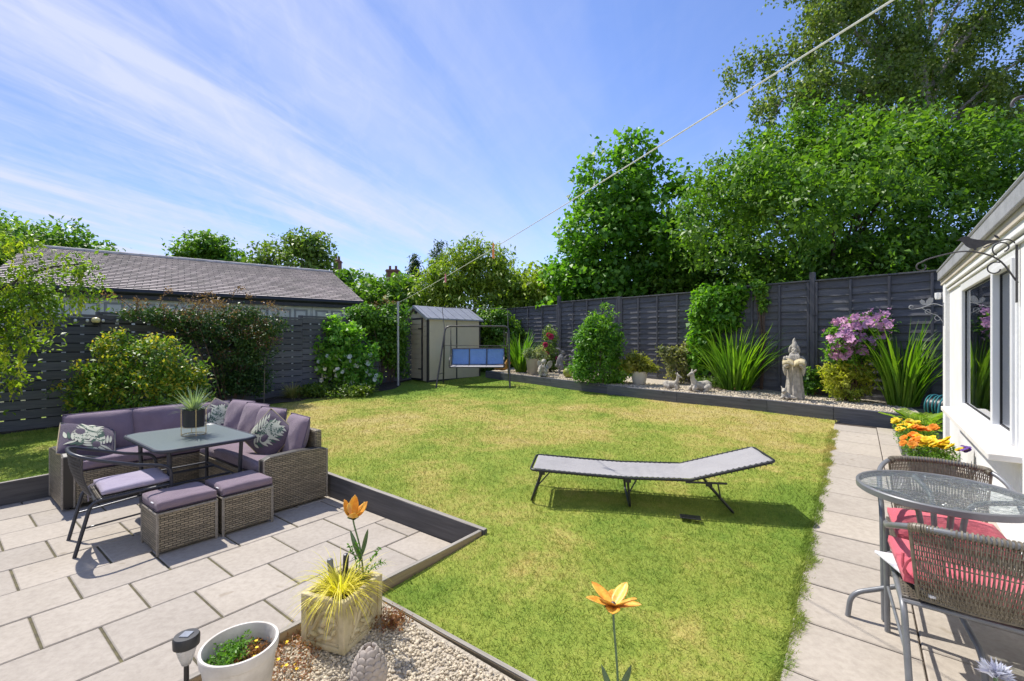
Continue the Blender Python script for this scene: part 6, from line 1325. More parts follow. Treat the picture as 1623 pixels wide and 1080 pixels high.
blades('foliage', np.stack([rr * np.cos(a), rr * np.sin(a), np.zeros(n)], 1), np.stack([np.cos(a) * np.sin(t), np.sin(a) * np.sin(t), np.cos(t)], 1), rng.uniform(0.11, 0.29, n), rng.uniform(0.0028, 0.0048, n), rng.uniform(0.35, 1.5, n), M['L_carex'], cg, 7)
p = in_planter(0.03, 0.075); sg = thing('leafy_sprig', 'thin leafy sprigs rising from the back of the stone planter', 'plant', p); mb = MB(); P = []; D = []
for e in ((0.0, -0.02, 0.20), (0.10, 0.04, 0.15), (0.13, 0.0, 0.10), (-0.06, 0.03, 0.17)):
    e = Vector(e); pts = bez([(0, 0, -0.02), e * 0.5 + Vector((0.01, 0, 0.02)), e], 12); mb.tube(pts, 0.0022, 5)
    for q in pts[4:]:
        for _ in range(3): P.append(np.array(q)); D.append(rng.normal(size=3) + np.array([0, 0, 0.4]))
mb.build('stem', M['L_seedling'], sg); n = len(P); leaves('foliage', np.array(P), np.array(D), rng.normal(size=(n, 3)) + np.array([0, 0, 1.0]), rng.uniform(0.014, 0.028, n), rng.uniform(0.008, 0.013, n), M['L_seedling'], sg)
for x, y, hh, tilt, m_, lab in ((-0.085, 0.02, 0.125, -0.12, 'grey_pot', 'light grey rounded tool handle stuck in the stone planter'), (-0.055, 0.075, 0.13, 0.06, 'dark_metal', 'dark grey rounded tool handle stuck in the stone planter')):
    h_ = thing('tool_handle', lab, 'tool handle', in_planter(x, y)); mb = MB(); mb.tube([(0, 0, -0.02), (tilt * hh * 0.9, 0, hh * 0.9), (tilt * hh * 0.97, 0, hh * 0.97), (tilt * hh, 0, hh)], [0.013, 0.015, 0.013, 0.006], 12); mb.build('handle', M[m_], h_, smooth=True)
def petal_plate(mb, T, L_, W_, cup=0.25, mid=0.5):
    V = []; nu, nv = 8, 6
    for i in range(nu + 1):
        t = i / nu; wd = W_ / 2 * (math.sin(math.pi * min(1, t * 0.92 + 0.06)) ** 0.75) if t < 1 else 0.0
        for j in range(nv + 1):
            s = 2 * j / nv - 1; V.append(T @ Vector((L_ * t, wd * s, L_ * cup * t * t + abs(s) * wd * 0.30)))
    F = [(i * (nv + 1) + j, (i + 1) * (nv + 1) + j, (i + 1) * (nv + 1) + j + 1, i * (nv + 1) + j + 1) for i in range(nu) for j in range(nv)]; mb.add(V, F)
def metal_flower(label, base, top, head_dir, npet, L_, W_, cup, leaf_z, group='enamelled metal garden flowers'):
    base, top = Vector(base), Vector(top); root = thing('metal_flower', label, 'garden ornament', base, 0, group); tp = top - base
    MB().tube(bez([(0, 0, -0.05), tp * 0.45 + Vector((0.008, 0, 0)), tp * 0.86, tp], 16), 0.0042, 8).build('stem', M['enamel_stem'], root, smooth=True)
    hd_ = Vector(head_dir).normalized(); Q = hd_.to_track_quat('Z', 'Y').to_matrix().to_4x4()
    for k in range(npet):
        mb = MB(); T = Matrix.Translation(tp) @ Q @ Matrix.Rotation(2 * math.pi * k / npet + (0.2 if k % 2 else -0.05), 4, 'Z') @ Matrix.Rotation(-(0.15 + 0.35 * (k % 2)), 4, 'Y'); petal_plate(mb, T, L_ * (1.0 if k % 2 else 0.9), W_, cup); mb.build('petal', M['enamel'], root, smooth=True, solid=0.0016)
    MB().ball(tp + hd_ * 0.008, 0.011, 10).build('flower_centre', M['bronze_metal'], root, smooth=True)
    mb = MB(); T = Matrix.Translation(tp - hd_ * 0.004) @ Q
    for k in range(5): petal_plate(mb, T @ Matrix.Rotation(2 * math.pi * (k + 0.5) / 5, 4, 'Z'), L_ * 0.35, W_ * 0.5, 0.3)
    mb.build('calyx', M['enamel_stem'], root, smooth=True, solid=0.0015)
    for s, dz_ in ((-1, 0.0), (1, 0.02)):
        mb = MB(); d = Vector((s * 0.32, -0.1, 1.0)).normalized(); q = d.to_track_quat('X', 'Y').to_matrix().to_4x4(); petal_plate(mb, Matrix.Translation(tp * leaf_z + Vector((0, 0, dz_))) @ q, 0.12 if leaf_z > 0.3 else 0.17, 0.024, 0.10); mb.build('leaf', M['enamel_stem'], root, smooth=True, solid=0.0015)
p = in_planter(0.05, 0.10); metal_flower('orange metal flower standing in the stone planter', p, at(559, 2.28, hz(820, 2.28)), (0.25, -0.22, 0.9), 6, 0.085, 0.052, 0.85, 0.30)
b = at(979, 1.66, lawn_z(1.66)); metal_flower('orange metal flower standing alone at the lawn edge in the foreground', b, at(972, 1.66, hz(962, 1.66)), (0.02, 0.10, 1.0), 8, 0.114, 0.052, 0.05, 0.26)
def white_pot():
    c = Vector((-1.062, 1.76)); z = lawn_z(c.y); root = thing('white_pot', 'round white pot of seedlings on the gravel, beside the solar light', 'plant pot', (c.x, c.y, z)); H = 0.30; R0 = 0.136
    MB().lathe([(0.0, 0.0), (0.088, 0.0), (0.095, 0.01), (R0 - 0.008, H - 0.045), (R0 - 0.002, H - 0.04), (R0 + 0.002, H - 0.006), (R0 - 0.001, H), (R0 - 0.010, H), (R0 - 0.014, H - 0.01), (R0 - 0.022, H - 0.09), (0.0, H - 0.09)], n=48).build('pot', M['white_pot'], root, smooth=True)
    V = []; n = 26
    for j in range(n + 1):
        for i in range(n + 1):
            x, y = (2 * i / n - 1) * 0.112, (2 * j / n - 1) * 0.112; r_ = math.hypot(x, y); k = min(1, 0.112 / max(r_, 1e-6)); V.append((x * k, y * k, H - 0.062 + 0.012 * math.sin(x * 70) * math.sin(y * 63) + random.uniform(-0.003, 0.003)))
    MB().add(V, [(j * (n + 1) + i, j * (n + 1) + i + 1, (j + 1) * (n + 1) + i + 1, (j + 1) * (n + 1) + i) for j in range(n) for i in range(n)]).build('soil', M['soil'], root, smooth=True)
    pl_ = thing('seedlings', 'young green seedlings in the white pot', 'plant', (c.x, c.y, z + H - 0.055)); m = 70; C_ = np.stack([rng.normal(-0.035, 0.028, m), rng.normal(-0.01, 0.045, m), rng.uniform(0.0, 0.028, m)], 1); C2 = np.stack([rng.normal(0.045, 0.03, 34), rng.normal(0.03, 0.035, 34), rng.uniform(0, 0.012, 34)], 1); k = np.hypot(C2[:, 0], C2[:, 1]) < 0.1; C2 = C2[k]; k = np.hypot(C_[:, 0], C_[:, 1]) < 0.1; C_ = C_[k]
    P = np.repeat(C_, 12, 0) + rng.normal(size=(len(C_) * 12, 3)) * np.array([0.008, 0.008, 0.006]); n = len(P); leaves('foliage', P, rng.normal(size=(n, 3)) + np.array([0, 0, 0.4]), rng.normal(size=(n, 3)) * 0.5 + np.array([0, 0, 1.0]), rng.uniform(0.009, 0.019, n), rng.uniform(0.006, 0.010, n), M['L_seedling'], pl_)
    P = np.repeat(C2, 14, 0) + rng.normal(size=(len(C2) * 14, 3)) * np.array([0.012, 0.012, 0.004]); n = len(P); leaves('red_shoots', P, rng.normal(size=(n, 3)) + np.array([0, 0, 0.5]), rng.normal(size=(n, 3)) + np.array([0, 0, 0.6]), rng.uniform(0.006, 0.013, n), rng.uniform(0.004, 0.006, n), M['L_sedum'], pl_)['kind'] = 'stuff'
    for q in ((0.055, 0.02), (0.075, -0.03), (0.03, 0.06)):
        f = flower_bm(5, 0.007, 0.006, 0.3).build('flower', M['p_yellow'], pl_); f.location = (q[0], q[1], 0.022)
white_pot()
def solar_light():
    c = Vector((-1.263, 1.75)); z = lawn_z(c.y); root = thing('solar_light', 'small black-capped solar stake light beside the white pot', 'solar light', (c.x, c.y, z))
    MB().tube([(0, 0, -0.06), (0, 0, 0.235)], 0.009, 10).build('stake', M['cap'], root, smooth=True)
    MB().lathe([(0.0, 0.225), (0.016, 0.225), (0.028, 0.262), (0.037, 0.296), (0.037, 0.30), (0.0, 0.30)], n=24).build('lens', M['lens'], root, smooth=True)
    cp = MB().lathe([(0.030, 0.296), (0.044, 0.297), (0.045, 0.330), (0.041, 0.337), (0.0, 0.338)], n=32).build('cap', M['cap'], root, smooth=True)
    MB().box((0, 0, 0.339), (0.034, 0.034, 0.004)).build('solar_panel', M['cell'], cp)
solar_light()
def finial():
    c = Vector((-0.554, 1.75)); z = lawn_z(c.y); root = thing('stone_finial', 'stone artichoke finial standing on the pebbles', 'garden ornament', (c.x, c.y, z))
    MB().lathe([(0.0, 0), (0.06, 0), (0.06, 0.03), (0.035, 0.05), (0.03, 0.08), (0.05, 0.105), (0.0, 0.11)], n=24).build('foot', M['finial'], root, smooth=True)
    body = MB(); prof = lambda t: 0.062 * math.sin(math.pi * (0.10 + 0.88 * t) ** 0.85) ** 0.8
    body.lathe([(max(0.001, prof(t / 14) * 0.93), 0.10 + 0.19 * t / 14) for t in range(15)], n=24)
    rows = 9
    for k in range(rows):
        t = 0.05 + 0.90 * k / rows; r_ = prof(t); z0 = 0.10 + 0.19 * t; m = max(5, int(13 * r_ / 0.062))
        for i in range(m):
            a = 2 * math.pi * (i + 0.5 * (k % 2)) / m; T = Matrix.Translation((r_ * math.cos(a), r_ * math.sin(a), z0 + 0.010)) @ Matrix.Rotation(a, 4, 'Z') @ Matrix.Rotation(R(-12 + 55 * (t - 0.4)) * -1, 4, 'Y')
            body.ball((0, 0, 0), (1, 1, 1), 8, None) if False else body.ball(T.translation, (1, 1, 1), 8, T.to_3x3() @ Matrix.Diagonal((0.0075, 3.6 * r_ / m + 0.002, 0.022)))
    body.build('artichoke', M['finial'], root, smooth=True)
finial()
c = gpt(470, 1035); r, C_ = shrub('sedum', 'low reddish ground cover with yellow flowers between the white pot and stone planter', (c.x + 0.02, c.y, lawn_z(c.y) + 0.002), [(0, 0, 0.008, 0.12, 0.16, 0.02), (0.03, -0.2, 0.008, 0.10, 0.12, 0.02), (-0.05, 0.10, 0.01, 0.10, 0.09, 0.025)], 190, 16, 0.018, 0.014, 0.006, 'sedum', stems=0, cat='plant')
scatter_blooms(r, flower_bm(5, 0.008, 0.007, 0.3), M['p_yellow'], [(C_[i] + np.array([0, 0, 0.014]), (0, -0.2, 1)) for i in rng.choice(len(C_), 16, replace=False)])
c = gpt(625, 985); shrub('sedum', 'low reddish ground cover to the right of the stone planter', (c.x - 0.03, c.y - 0.02, lawn_z(c.y) + 0.002), [(0, 0, 0.012, 0.09, 0.10, 0.03), (0.06, -0.04, 0.01, 0.06, 0.05, 0.02)], 90, 14, 0.018, 0.016, 0.008, 'sedum', stems=0, cat='plant')
# agapanthus in front of the armchair
b = at(1578, 1.18, lawn_z(1.18)); ag = thing('agapanthus', 'pale lilac agapanthus bloom rising at the bottom right corner', 'plant', b); ht = hz(1072, 1.18) - lawn_z(1.18)
MB().tube(bez([(0.02, 0, 0), (0.0, 0, ht * 0.5), (0, 0, ht)], 8), 0.0045, 8).build('stem', M['enamel_stem'], ag, smooth=True); mb = MB()
P = []; D = []
for k in range(30):
    d = Vector((rng.normal(), rng.normal(), abs(rng.normal()) * 0.8 + 0.3)).normalized(); P.append(tuple(Vector((0, 0, ht)))); D.append(tuple(d))
n = len(P); 
for rep, (l0, w0) in enumerate(((0.045, 0.011), (0.040, 0.013), (0.042, 0.010))): leaves('bloom', np.array(P), np.array(D) + rng.normal(size=(n, 3)) * 0.12, rng.normal(size=(n, 3)), np.full(n, l0) * rng.uniform(0.8, 1.1, n), np.full(n, w0), M['p_lilac'], ag)
n = 40; a = rng.uniform(0, 6.28, n); t = rng.uniform(0.3, 1.1, n); blades('foliage', np.stack([0.02 * np.cos(a), 0.02 * np.sin(a), np.zeros(n)], 1), np.stack([np.cos(a) * np.sin(t), np.sin(a) * np.sin(t), np.cos(t)], 1), rng.uniform(0.2, 0.34, n), np.full(n, 0.018), rng.uniform(0.2, 0.7, n), M['L_croc'], ag, 5)
# ================================================================== SHED, SWING, LINE, ORNAMENTS
def shed():
    C0 = Vector((-2.27, 12.16)); d = Vector((0.685, 0.729)); rot = math.atan2(d.y, d.x); z = lawn_z(12.6); root = thing('garden_shed', 'beige plastic garden shed with dark trim and a grey ridged roof, behind the swing seat', 'shed', (C0.x, C0.y, z), rot)
    L, W, He, Hr = 1.92, 1.10, 1.73, 2.05; g = 0.0     # local x along the long side, local y across the door end
    zb = -0.12
    w = MB(); t = 0.05
    for (x0, x1) in ((0.05, 0.985), (1.025, L - 0.05)): w.box(((x0 + x1) / 2, t / 2, (He + zb) / 2), (x1 - x0, t, He - zb))
    w.box((L / 2, W - t / 2, (He + zb) / 2), (L - 0.1, t, He - zb)); w.box((L - t / 2, W / 2, (He + zb) / 2), (t, W - 0.1, He - zb))
    w.build('side_panel', M['shed_side'], root)
    b = MB()
    for k in range(13):
        z0 = 0.0 + k * 0.135; z1 = min(z0 + 0.128, He - 0.02)
        for (y0, y1) in ((0.05, 0.225), (0.905, W - 0.05)): b.box((0.022, (y0 + y1) / 2, (z0 + z1) / 2), (0.03, y1 - y0, z1 - z0))
    b.prism([(0.05, He - 0.03), (W - 0.05, He - 0.03), (W / 2, Hr - 0.06)], 0.035, Matrix(((0, 0, 1, 0.022), (1, 0, 0, 0), (0, 1, 0, 0), (0, 0, 0, 1))))
    b.box((0.035, W / 2, (He) / 2), (0.02, W - 0.12, He - 0.05)); b.build('front_panel', M['shed_side'], root)
    tr = MB()
    for x, y in ((0.0, 0.0), (L, 0.0), (0.0, W), (L, W)): tr.box((x + (0.022 if x == 0 else -0.022), y + (0.022 if y == 0 else -0.022), (He + zb) / 2), (0.055, 0.055, He - zb))
    tr.box((1.005, 0.018, (He + zb) / 2), (0.04, 0.05, He - zb)); tr.box((L / 2, 0.012, He - 0.015), (L - 0.1, 0.05, 0.05)); tr.box((L / 2, 0.01, 0.0), (L - 0.1, 0.05, 0.05)); tr.build('trim', M['shed_dark'], root)
    dr = MB(); y0, y1 = 0.245, 0.885
    for k in range(12):
        z0 = 0.06 + k * 0.1355; dr.box((-0.004, (y0 + y1) / 2, z0 + 0.0635), (0.03, y1 - y0 - 0.05, 0.127))
    door = dr.build('door', M['shed_side'], root, bevel=0.004)
    f = MB(); zt = 0.06 + 12 * 0.1355
    f.box((-0.006, y0 + 0.01, zt / 2), (0.035, 0.028, zt)); f.box((-0.006, y1 - 0.01, zt / 2), (0.035, 0.028, zt)); f.box((-0.006, (y0 + y1) / 2, zt + 0.01), (0.036, y1 - y0 + 0.04, 0.05)); f.box((-0.006, (y0 + y1) / 2, 0.035), (0.034, y1 - y0, 0.05)); f.build('door_frame', M['shed_dark'], door)
    for zz in (0.32, 1.42): MB().box((-0.028, y0 + 0.08, zz), (0.012, 0.14, 0.035)).build('hinge', M['shed_dark'], door)
    MB().box((-0.032, y1 - 0.06, 0.95), (0.02, 0.05, 0.06)).build('handle', M['shed_dark'], door, bevel=0.005)
    MB().box((-0.004, W / 2, Hr - 0.165), (0.03, 0.11, 0.085)).build('vent', M['shed_dark'], root)
    r = MB(); ov = 0.07
    for s in (-1, 1):
        ya = W / 2 + s * (W / 2 + ov); sl = (Hr - He) / (W / 2); za = He - sl * ov; n = 1
        V = [(-ov, W / 2, Hr + 0.02), (L + ov, W / 2, Hr + 0.02), (L + ov, ya, za + 0.02), (-ov, ya, za + 0.02), (-ov, W / 2, Hr - 0.02), (L + ov, W / 2, Hr - 0.02), (L + ov, ya, za - 0.02), (-ov, ya, za - 0.02)]
        r.add(V, [(0, 1, 2, 3), (7, 6, 5, 4), (3, 2, 6, 7), (0, 3, 7, 4), (1, 5, 6, 2)])
        for k in range(7):
            x = 0.05 + (L - 0.1) * k / 6; p0 = Vector((x, W / 2, Hr + 0.026)); p1 = Vector((x, ya, za + 0.026)); r.span(p0, p1, 0.03, 0.012)
    r.build('roof', M['shed_roof'], root)
    rf = MB()
    for s in (-1, 1):
        ya = W / 2 + s * (W / 2 + ov + 0.005); rf.span((-ov - 0.012, W / 2, Hr - 0.01), (-ov - 0.012, ya, He - (Hr - He) / (W / 2) * ov - 0.01), 0.022, 0.075)
    rf.build('barge_board', M['shed_roof'], root)
shed()
def swing():
    c = Vector((-0.95, 11.5)); z = lawn_z(c.y); root = thing('swing_seat', 'garden swing seat with blue mesh bench and bare canopy frame before the shed', 'swing seat', (c.x, c.y, z)); hw_ = 0.90; H = 1.50; r = 0.021; zf, zr = lawn_z(11.0) - z, lawn_z(12.05) - z
    MB().tube(rounded([(-hw_, -0.50, zf), (-hw_ + 0.16, -0.02, H), (hw_ - 0.03, -0.02, H), (hw_, -0.50, zf)], 0.14, 8), r, 10).build('front_frame', M['bronze_metal'], root, smooth=True)
    for s in (-1, 1):
        MB().tube([(s * hw_ - (s * 0.10 if s > 0 else -0.13), 0.0, H - 0.16), (s * (hw_ - 0.02), 0.52, zr)], r, 10).build('rear_leg', M['bronze_metal'], root, smooth=True)
        MB().tube([(s * (hw_ - 0.02) , -0.40 + 0.02, zf + 0.32), (s * (hw_ - 0.02), 0.44, zr + 0.26)], 0.012, 8).build('leg_brace', M['bronze_metal'], root, smooth=True)
    cf = MB(); cf.tube(rounded([(-hw_ + 0.13, -0.02, H - 0.04), (-hw_ + 0.02, 0.30, H + 0.50), (hw_ - 0.06, 0.30, H + 0.46), (hw_ - 0.05, -0.02, H - 0.06), (hw_ - 0.07, -0.34, H - 0.50), (-hw_ + 0.18, -0.34, H - 0.48)], 0.05, 5), 0.009, 8, closed=True); cf.build('canopy_frame', M['iron'], root, smooth=True)
    # bench hangs from two rods with springs
    for s in (-1, 1):
        x = 0.07 + s * 0.68; q = MB(); q.tube([(x, 0.0, H), (x, 0.0, H - 0.16)], 0.006, 6); q.tube([(x + 0.012 * math.cos(i * 1.05), 0.012 * math.sin(i * 1.05), H - 0.10 - 0.0022 * i) for i in range(70)], 0.0028, 5); q.tube([(x, 0.0, H - 0.25), (x, -0.10, 0.72)], 0.008, 6); q.tube([(x, 0.0, H - 0.25), (x, 0.20, 0.74)], 0.008, 6)
        q.build('hanger', M['iron'], root, smooth=True)
        MB().tube(rounded([(x, 0.23, 0.78), (x, -0.12, 0.72), (x, -0.26, 0.64), (x, -0.25, 0.48)], 0.07, 5), 0.013, 8).build('armrest', M['iron'], root, smooth=True)
    x0, x1 = 0.07 - 0.68, 0.07 + 0.68; f = MB()
    f.tube(rounded([(x0, 0.17, 0.50), (x0, 0.26, 0.93), (x1, 0.26, 0.93), (x1, 0.17, 0.50)], 0.04, 5), 0.014, 8); f.tube(rounded([(x0, 0.17, 0.50), (x0, -0.28, 0.47), (x1, -0.28, 0.47), (x1, 0.17, 0.50)], 0.05, 5), 0.016, 8); f.tube([(x0, 0.17, 0.5), (x1, 0.17, 0.5)], 0.012, 8)
    for k in (1, 2):
        x = x0 + (x1 - x0) * k / 3; f.tube([(x, 0.165, 0.50), (x, 0.252, 0.93)], 0.010, 6); f.tube([(x, 0.17, 0.50), (x, -0.28, 0.47)], 0.010, 6)
    f.build('bench_frame', M['iron'], root, smooth=True)
    for k in range(3):
        a, b = x0 + (x1 - x0) * k / 3 + 0.012, x0 + (x1 - x0) * (k + 1) / 3 - 0.012; V = []; n = 8
        for j in range(n + 1):
            for i in range(n + 1): u, v = i / n, j / n; V.append((a + (b - a) * u, 0.175 + 0.08 * v + 0.022 * math.sin(math.pi * u) * math.sin(math.pi * v), 0.515 + 0.40 * v + 0.004 * math.sin(v * 19 + k)))
        MB().add(V, [(j * (n + 1) + i, j * (n + 1) + i + 1, (j + 1) * (n + 1) + i + 1, (j + 1) * (n + 1) + i) for j in range(n) for i in range(n)]).build('back_cloth', M['blue'], root, smooth=True, solid=0.004)
    V = [(x0 + 0.02, -0.27, 0.478), (x1 - 0.02, -0.27, 0.478), (x1 - 0.02, 0.16, 0.500), (x0 + 0.02, 0.16, 0.500)]; MB().add(V, [(0, 1, 2, 3)]).build('seat_cloth', M['canvas'], root, solid=0.006)
swing()
# washing line, its pole and two pegs
PB = gpt(631, 611.5); PT_ = Vector((PB.x, PB.y, hz(480, PB.y)))
pole = thing('washing_line_pole', 'tall thin galvanised pole on the lawn edge, left of the shed', 'pole', PB); MB().tube([(0, 0, -0.2), (0, 0, PT_.z - PB.z)], 0.029, 14).build('tube', M['galv'], pole, smooth=True); MB().lathe([(0.0, 0), (0.031, 0), (0.031, 0.02), (0.0, 0.03)], (0, 0, PT_.z - PB.z - 0.004), 14).build('cap', M['shed_roof'], pole, smooth=True); MB().tube(arc((0.02, 0, PT_.z - PB.z - 0.01), 0.02, 0, 2 * math.pi, 12, 'xz')[:-1], 0.004, 6, closed=True).build('hook', M['galv'], pole, smooth=True)
NEAR = at(1411, 1.5, hz(-4, 1.5)); DIR = (NEAR - PT_); END = PT_ + DIR * 1.074
def on_line(t): p = PT_.lerp(END, t); p.z -= 0.16 * 4 * t * (1 - t) * 0.35; return p
ln = thing('washing_line', 'pale washing line running from the galvanised pole to the house wall', 'washing line', PT_); MB().tube([on_line(i / 40) - PT_ for i in range(41)], 0.0040, 6).build('line', M['line'], ln, smooth=True)
def peg(label, px, mat, sz=1.0):
    best = min((abs(CX + FPX * on_line(t).x / on_line(t).y - px), t) for t in [i / 2000 for i in range(1900)])[1]; p = on_line(best); root = thing('clothes_peg', label, 'clothes peg', p, R(40), 'pegs on the washing line'); mb = MB()
    for s in (-1, 1): mb.span((s * 0.003, 0, 0.03 * sz), (s * 0.009, 0, -0.055 * sz), 0.012, 0.006)
    mb.build('jaws', mat, root); MB().tube([(0.011 * math.cos(a), 0.009 * math.sin(a), -0.008) for a in [i * 0.7 for i in range(9)]], 0.002, 5).build('spring', M['galv'], root)
peg('orange clothes peg high on the washing line', 782, M['peg_orange'], 2.0); peg('pink clothes peg lower on the washing line', 706, M['peg_pink'], 1.6)
# festoon lights and a cream lamp on the slatted fence
def fence_top(px, dz=-0.06, out=0.05): p = fence_a(px, out); return Vector((p.x, p.y, lawn_z(p.y) + 1.70 + dz))
sp_ = fence_top(40); st = thing('string_lights', 'string of small festoon bulbs along the top of the slatted fence', 'string lights', sp_); pts = []; bl = []
pxs = [20, 60, 90, 118, 137, 162, 185, 205, 232, 270]
for i, px in enumerate(pxs):
    p = fence_top(px) - sp_; pts.append(p); bl.append(p)
    if i < len(pxs) - 1: q = fence_top((px + pxs[i + 1]) / 2, -0.09) - sp_; pts.append(q)
MB().tube(bez(pts, 60), 0.005, 5).build('cable', M['cap'], st)
b0 = None
for p in bl[1:]:
    if b0 is None: b0 = MB().ball((0, 0, -0.035), (0.022, 0.022, 0.028), 10).build('bulb', M['bulb'], st, smooth=True); o = b0
    else: o = b0.copy(); link(o, st)
    o.location = p
p = fence_top(152, -0.09, 0.06); fl = thing('fence_lamp', 'round cream glass lamp fixed to the slatted fence', 'lamp', p); MB().ball((0, -0.02, 0), (0.062, 0.05, 0.048), 16).build('globe', M['lamp_cream'], fl, smooth=True); MB().lathe([(0.0, -0.075), (0.035, -0.075), (0.05, -0.04), (0.03, -0.03), (0, -0.03)], (0, -0.01, 0), 16).build('holder', M['cap'], fl, smooth=True)

# --- ornaments on the raised bed
def pot(mb_prof, label, p, mat, n=32, name='plant_pot'):
    root = thing(name, label, 'plant pot', p); MB().lathe(mb_prof, n=n).build('pot', mat, root, smooth=True); zt = max(z for _, z in mb_prof); rr = max(r for r, z in mb_prof); MB().lathe([(0, zt - 0.045), (rr * 0.88, zt - 0.045), (rr * 0.86, zt - 0.035), (0, zt - 0.03)], n=20).build('soil', M['soil'], root, smooth=True); return root
p = bed(844, 593.3); pot([(0, 0), (0.125, 0), (0.13, 0.01), (0.18, 0.41), (0.185, 0.43), (0.172, 0.43), (0.165, 0.38), (0, 0.38)], 'square-shouldered taupe pot behind the cherub statue', p, M['taupe_pot'])
shrub('variegated_plant', 'pale variegated plant growing in the taupe pot', (p.x, p.y, p.z + 0.39), [(0, 0, 0.10, 0.25, 0.2, 0.14), (0.18, -0.02, 0.2, 0.14, 0.12, 0.14), (-0.1, 0, 0.2, 0.13, 0.12, 0.13), (0.3, 0, 0.08, 0.1, 0.1, 0.12)], 100, 16, 0.05, 0.06, 0.032, 'variegated', cat='plant', r0=0.006)
p = bed(1013, 609.5); pot([(0, 0), (0.115, 0), (0.135, 0.02), (0.165, 0.14), (0.185, 0.28), (0.187, 0.30), (0.174, 0.30), (0.168, 0.26), (0, 0.26)], 'round cream pot between the pointed bush and the fence batten', p, M['cream_pot'])
shrub('nandina', 'yellow-green bushy plant growing in the round cream pot', (p.x - 0.02, p.y, p.z + 0.26), [(0, 0, 0.16, 0.34, 0.24, 0.16), (-0.22, -0.05, 0.2, 0.2, 0.16, 0.16), (0.2, -0.05, 0.12, 0.2, 0.15, 0.14), (-0.05, 0, 0.32, 0.2, 0.15, 0.12)], 170, 15, 0.055, 0.085, 0.03, 'nandina', cat='plant', r0=0.006)
p = bed(900.5, 598.5); ap = thing('garden_ball', 'round green glazed ornament on the gravel in front of the hares', 'garden ornament', p); MB().lathe([(0.0, 0.0), (0.06, 0.0), (0.115, 0.05), (0.135, 0.12), (0.12, 0.19), (0.07, 0.235), (0.03, 0.228), (0.0, 0.205)], n=24).build('ball', M['apple'], ap, smooth=True); MB().tube([(0, 0, 0.2), (0.012, 0, 0.265)], 0.009, 6).build('stalk', M['twig'], ap)
p = bed(799, 588); gp = thing('ginger_ornament', 'low orange-brown ornament behind the right leg of the swing', 'garden ornament', p + Vector((-0.05, 0, 0))); organic('body', [('b', (0, 0, 0.12), (0.18, 0.1, 0.12)), ('b', (0.17, 0, 0.24), (0.09, 0.08, 0.09)), ('b', (-0.16, 0, 0.1), (0.10, 0.08, 0.09)), ('b', (0.21, -0.03, 0.33), (0.025, 0.02, 0.035)), ('b', (0.14, -0.03, 0.33), (0.025, 0.02, 0.035))], M['ginger'], gp, 0.02, 3)
def facing(v): return math.atan2(v[0], -v[1])        # turns a figure's front (local -y) towards v
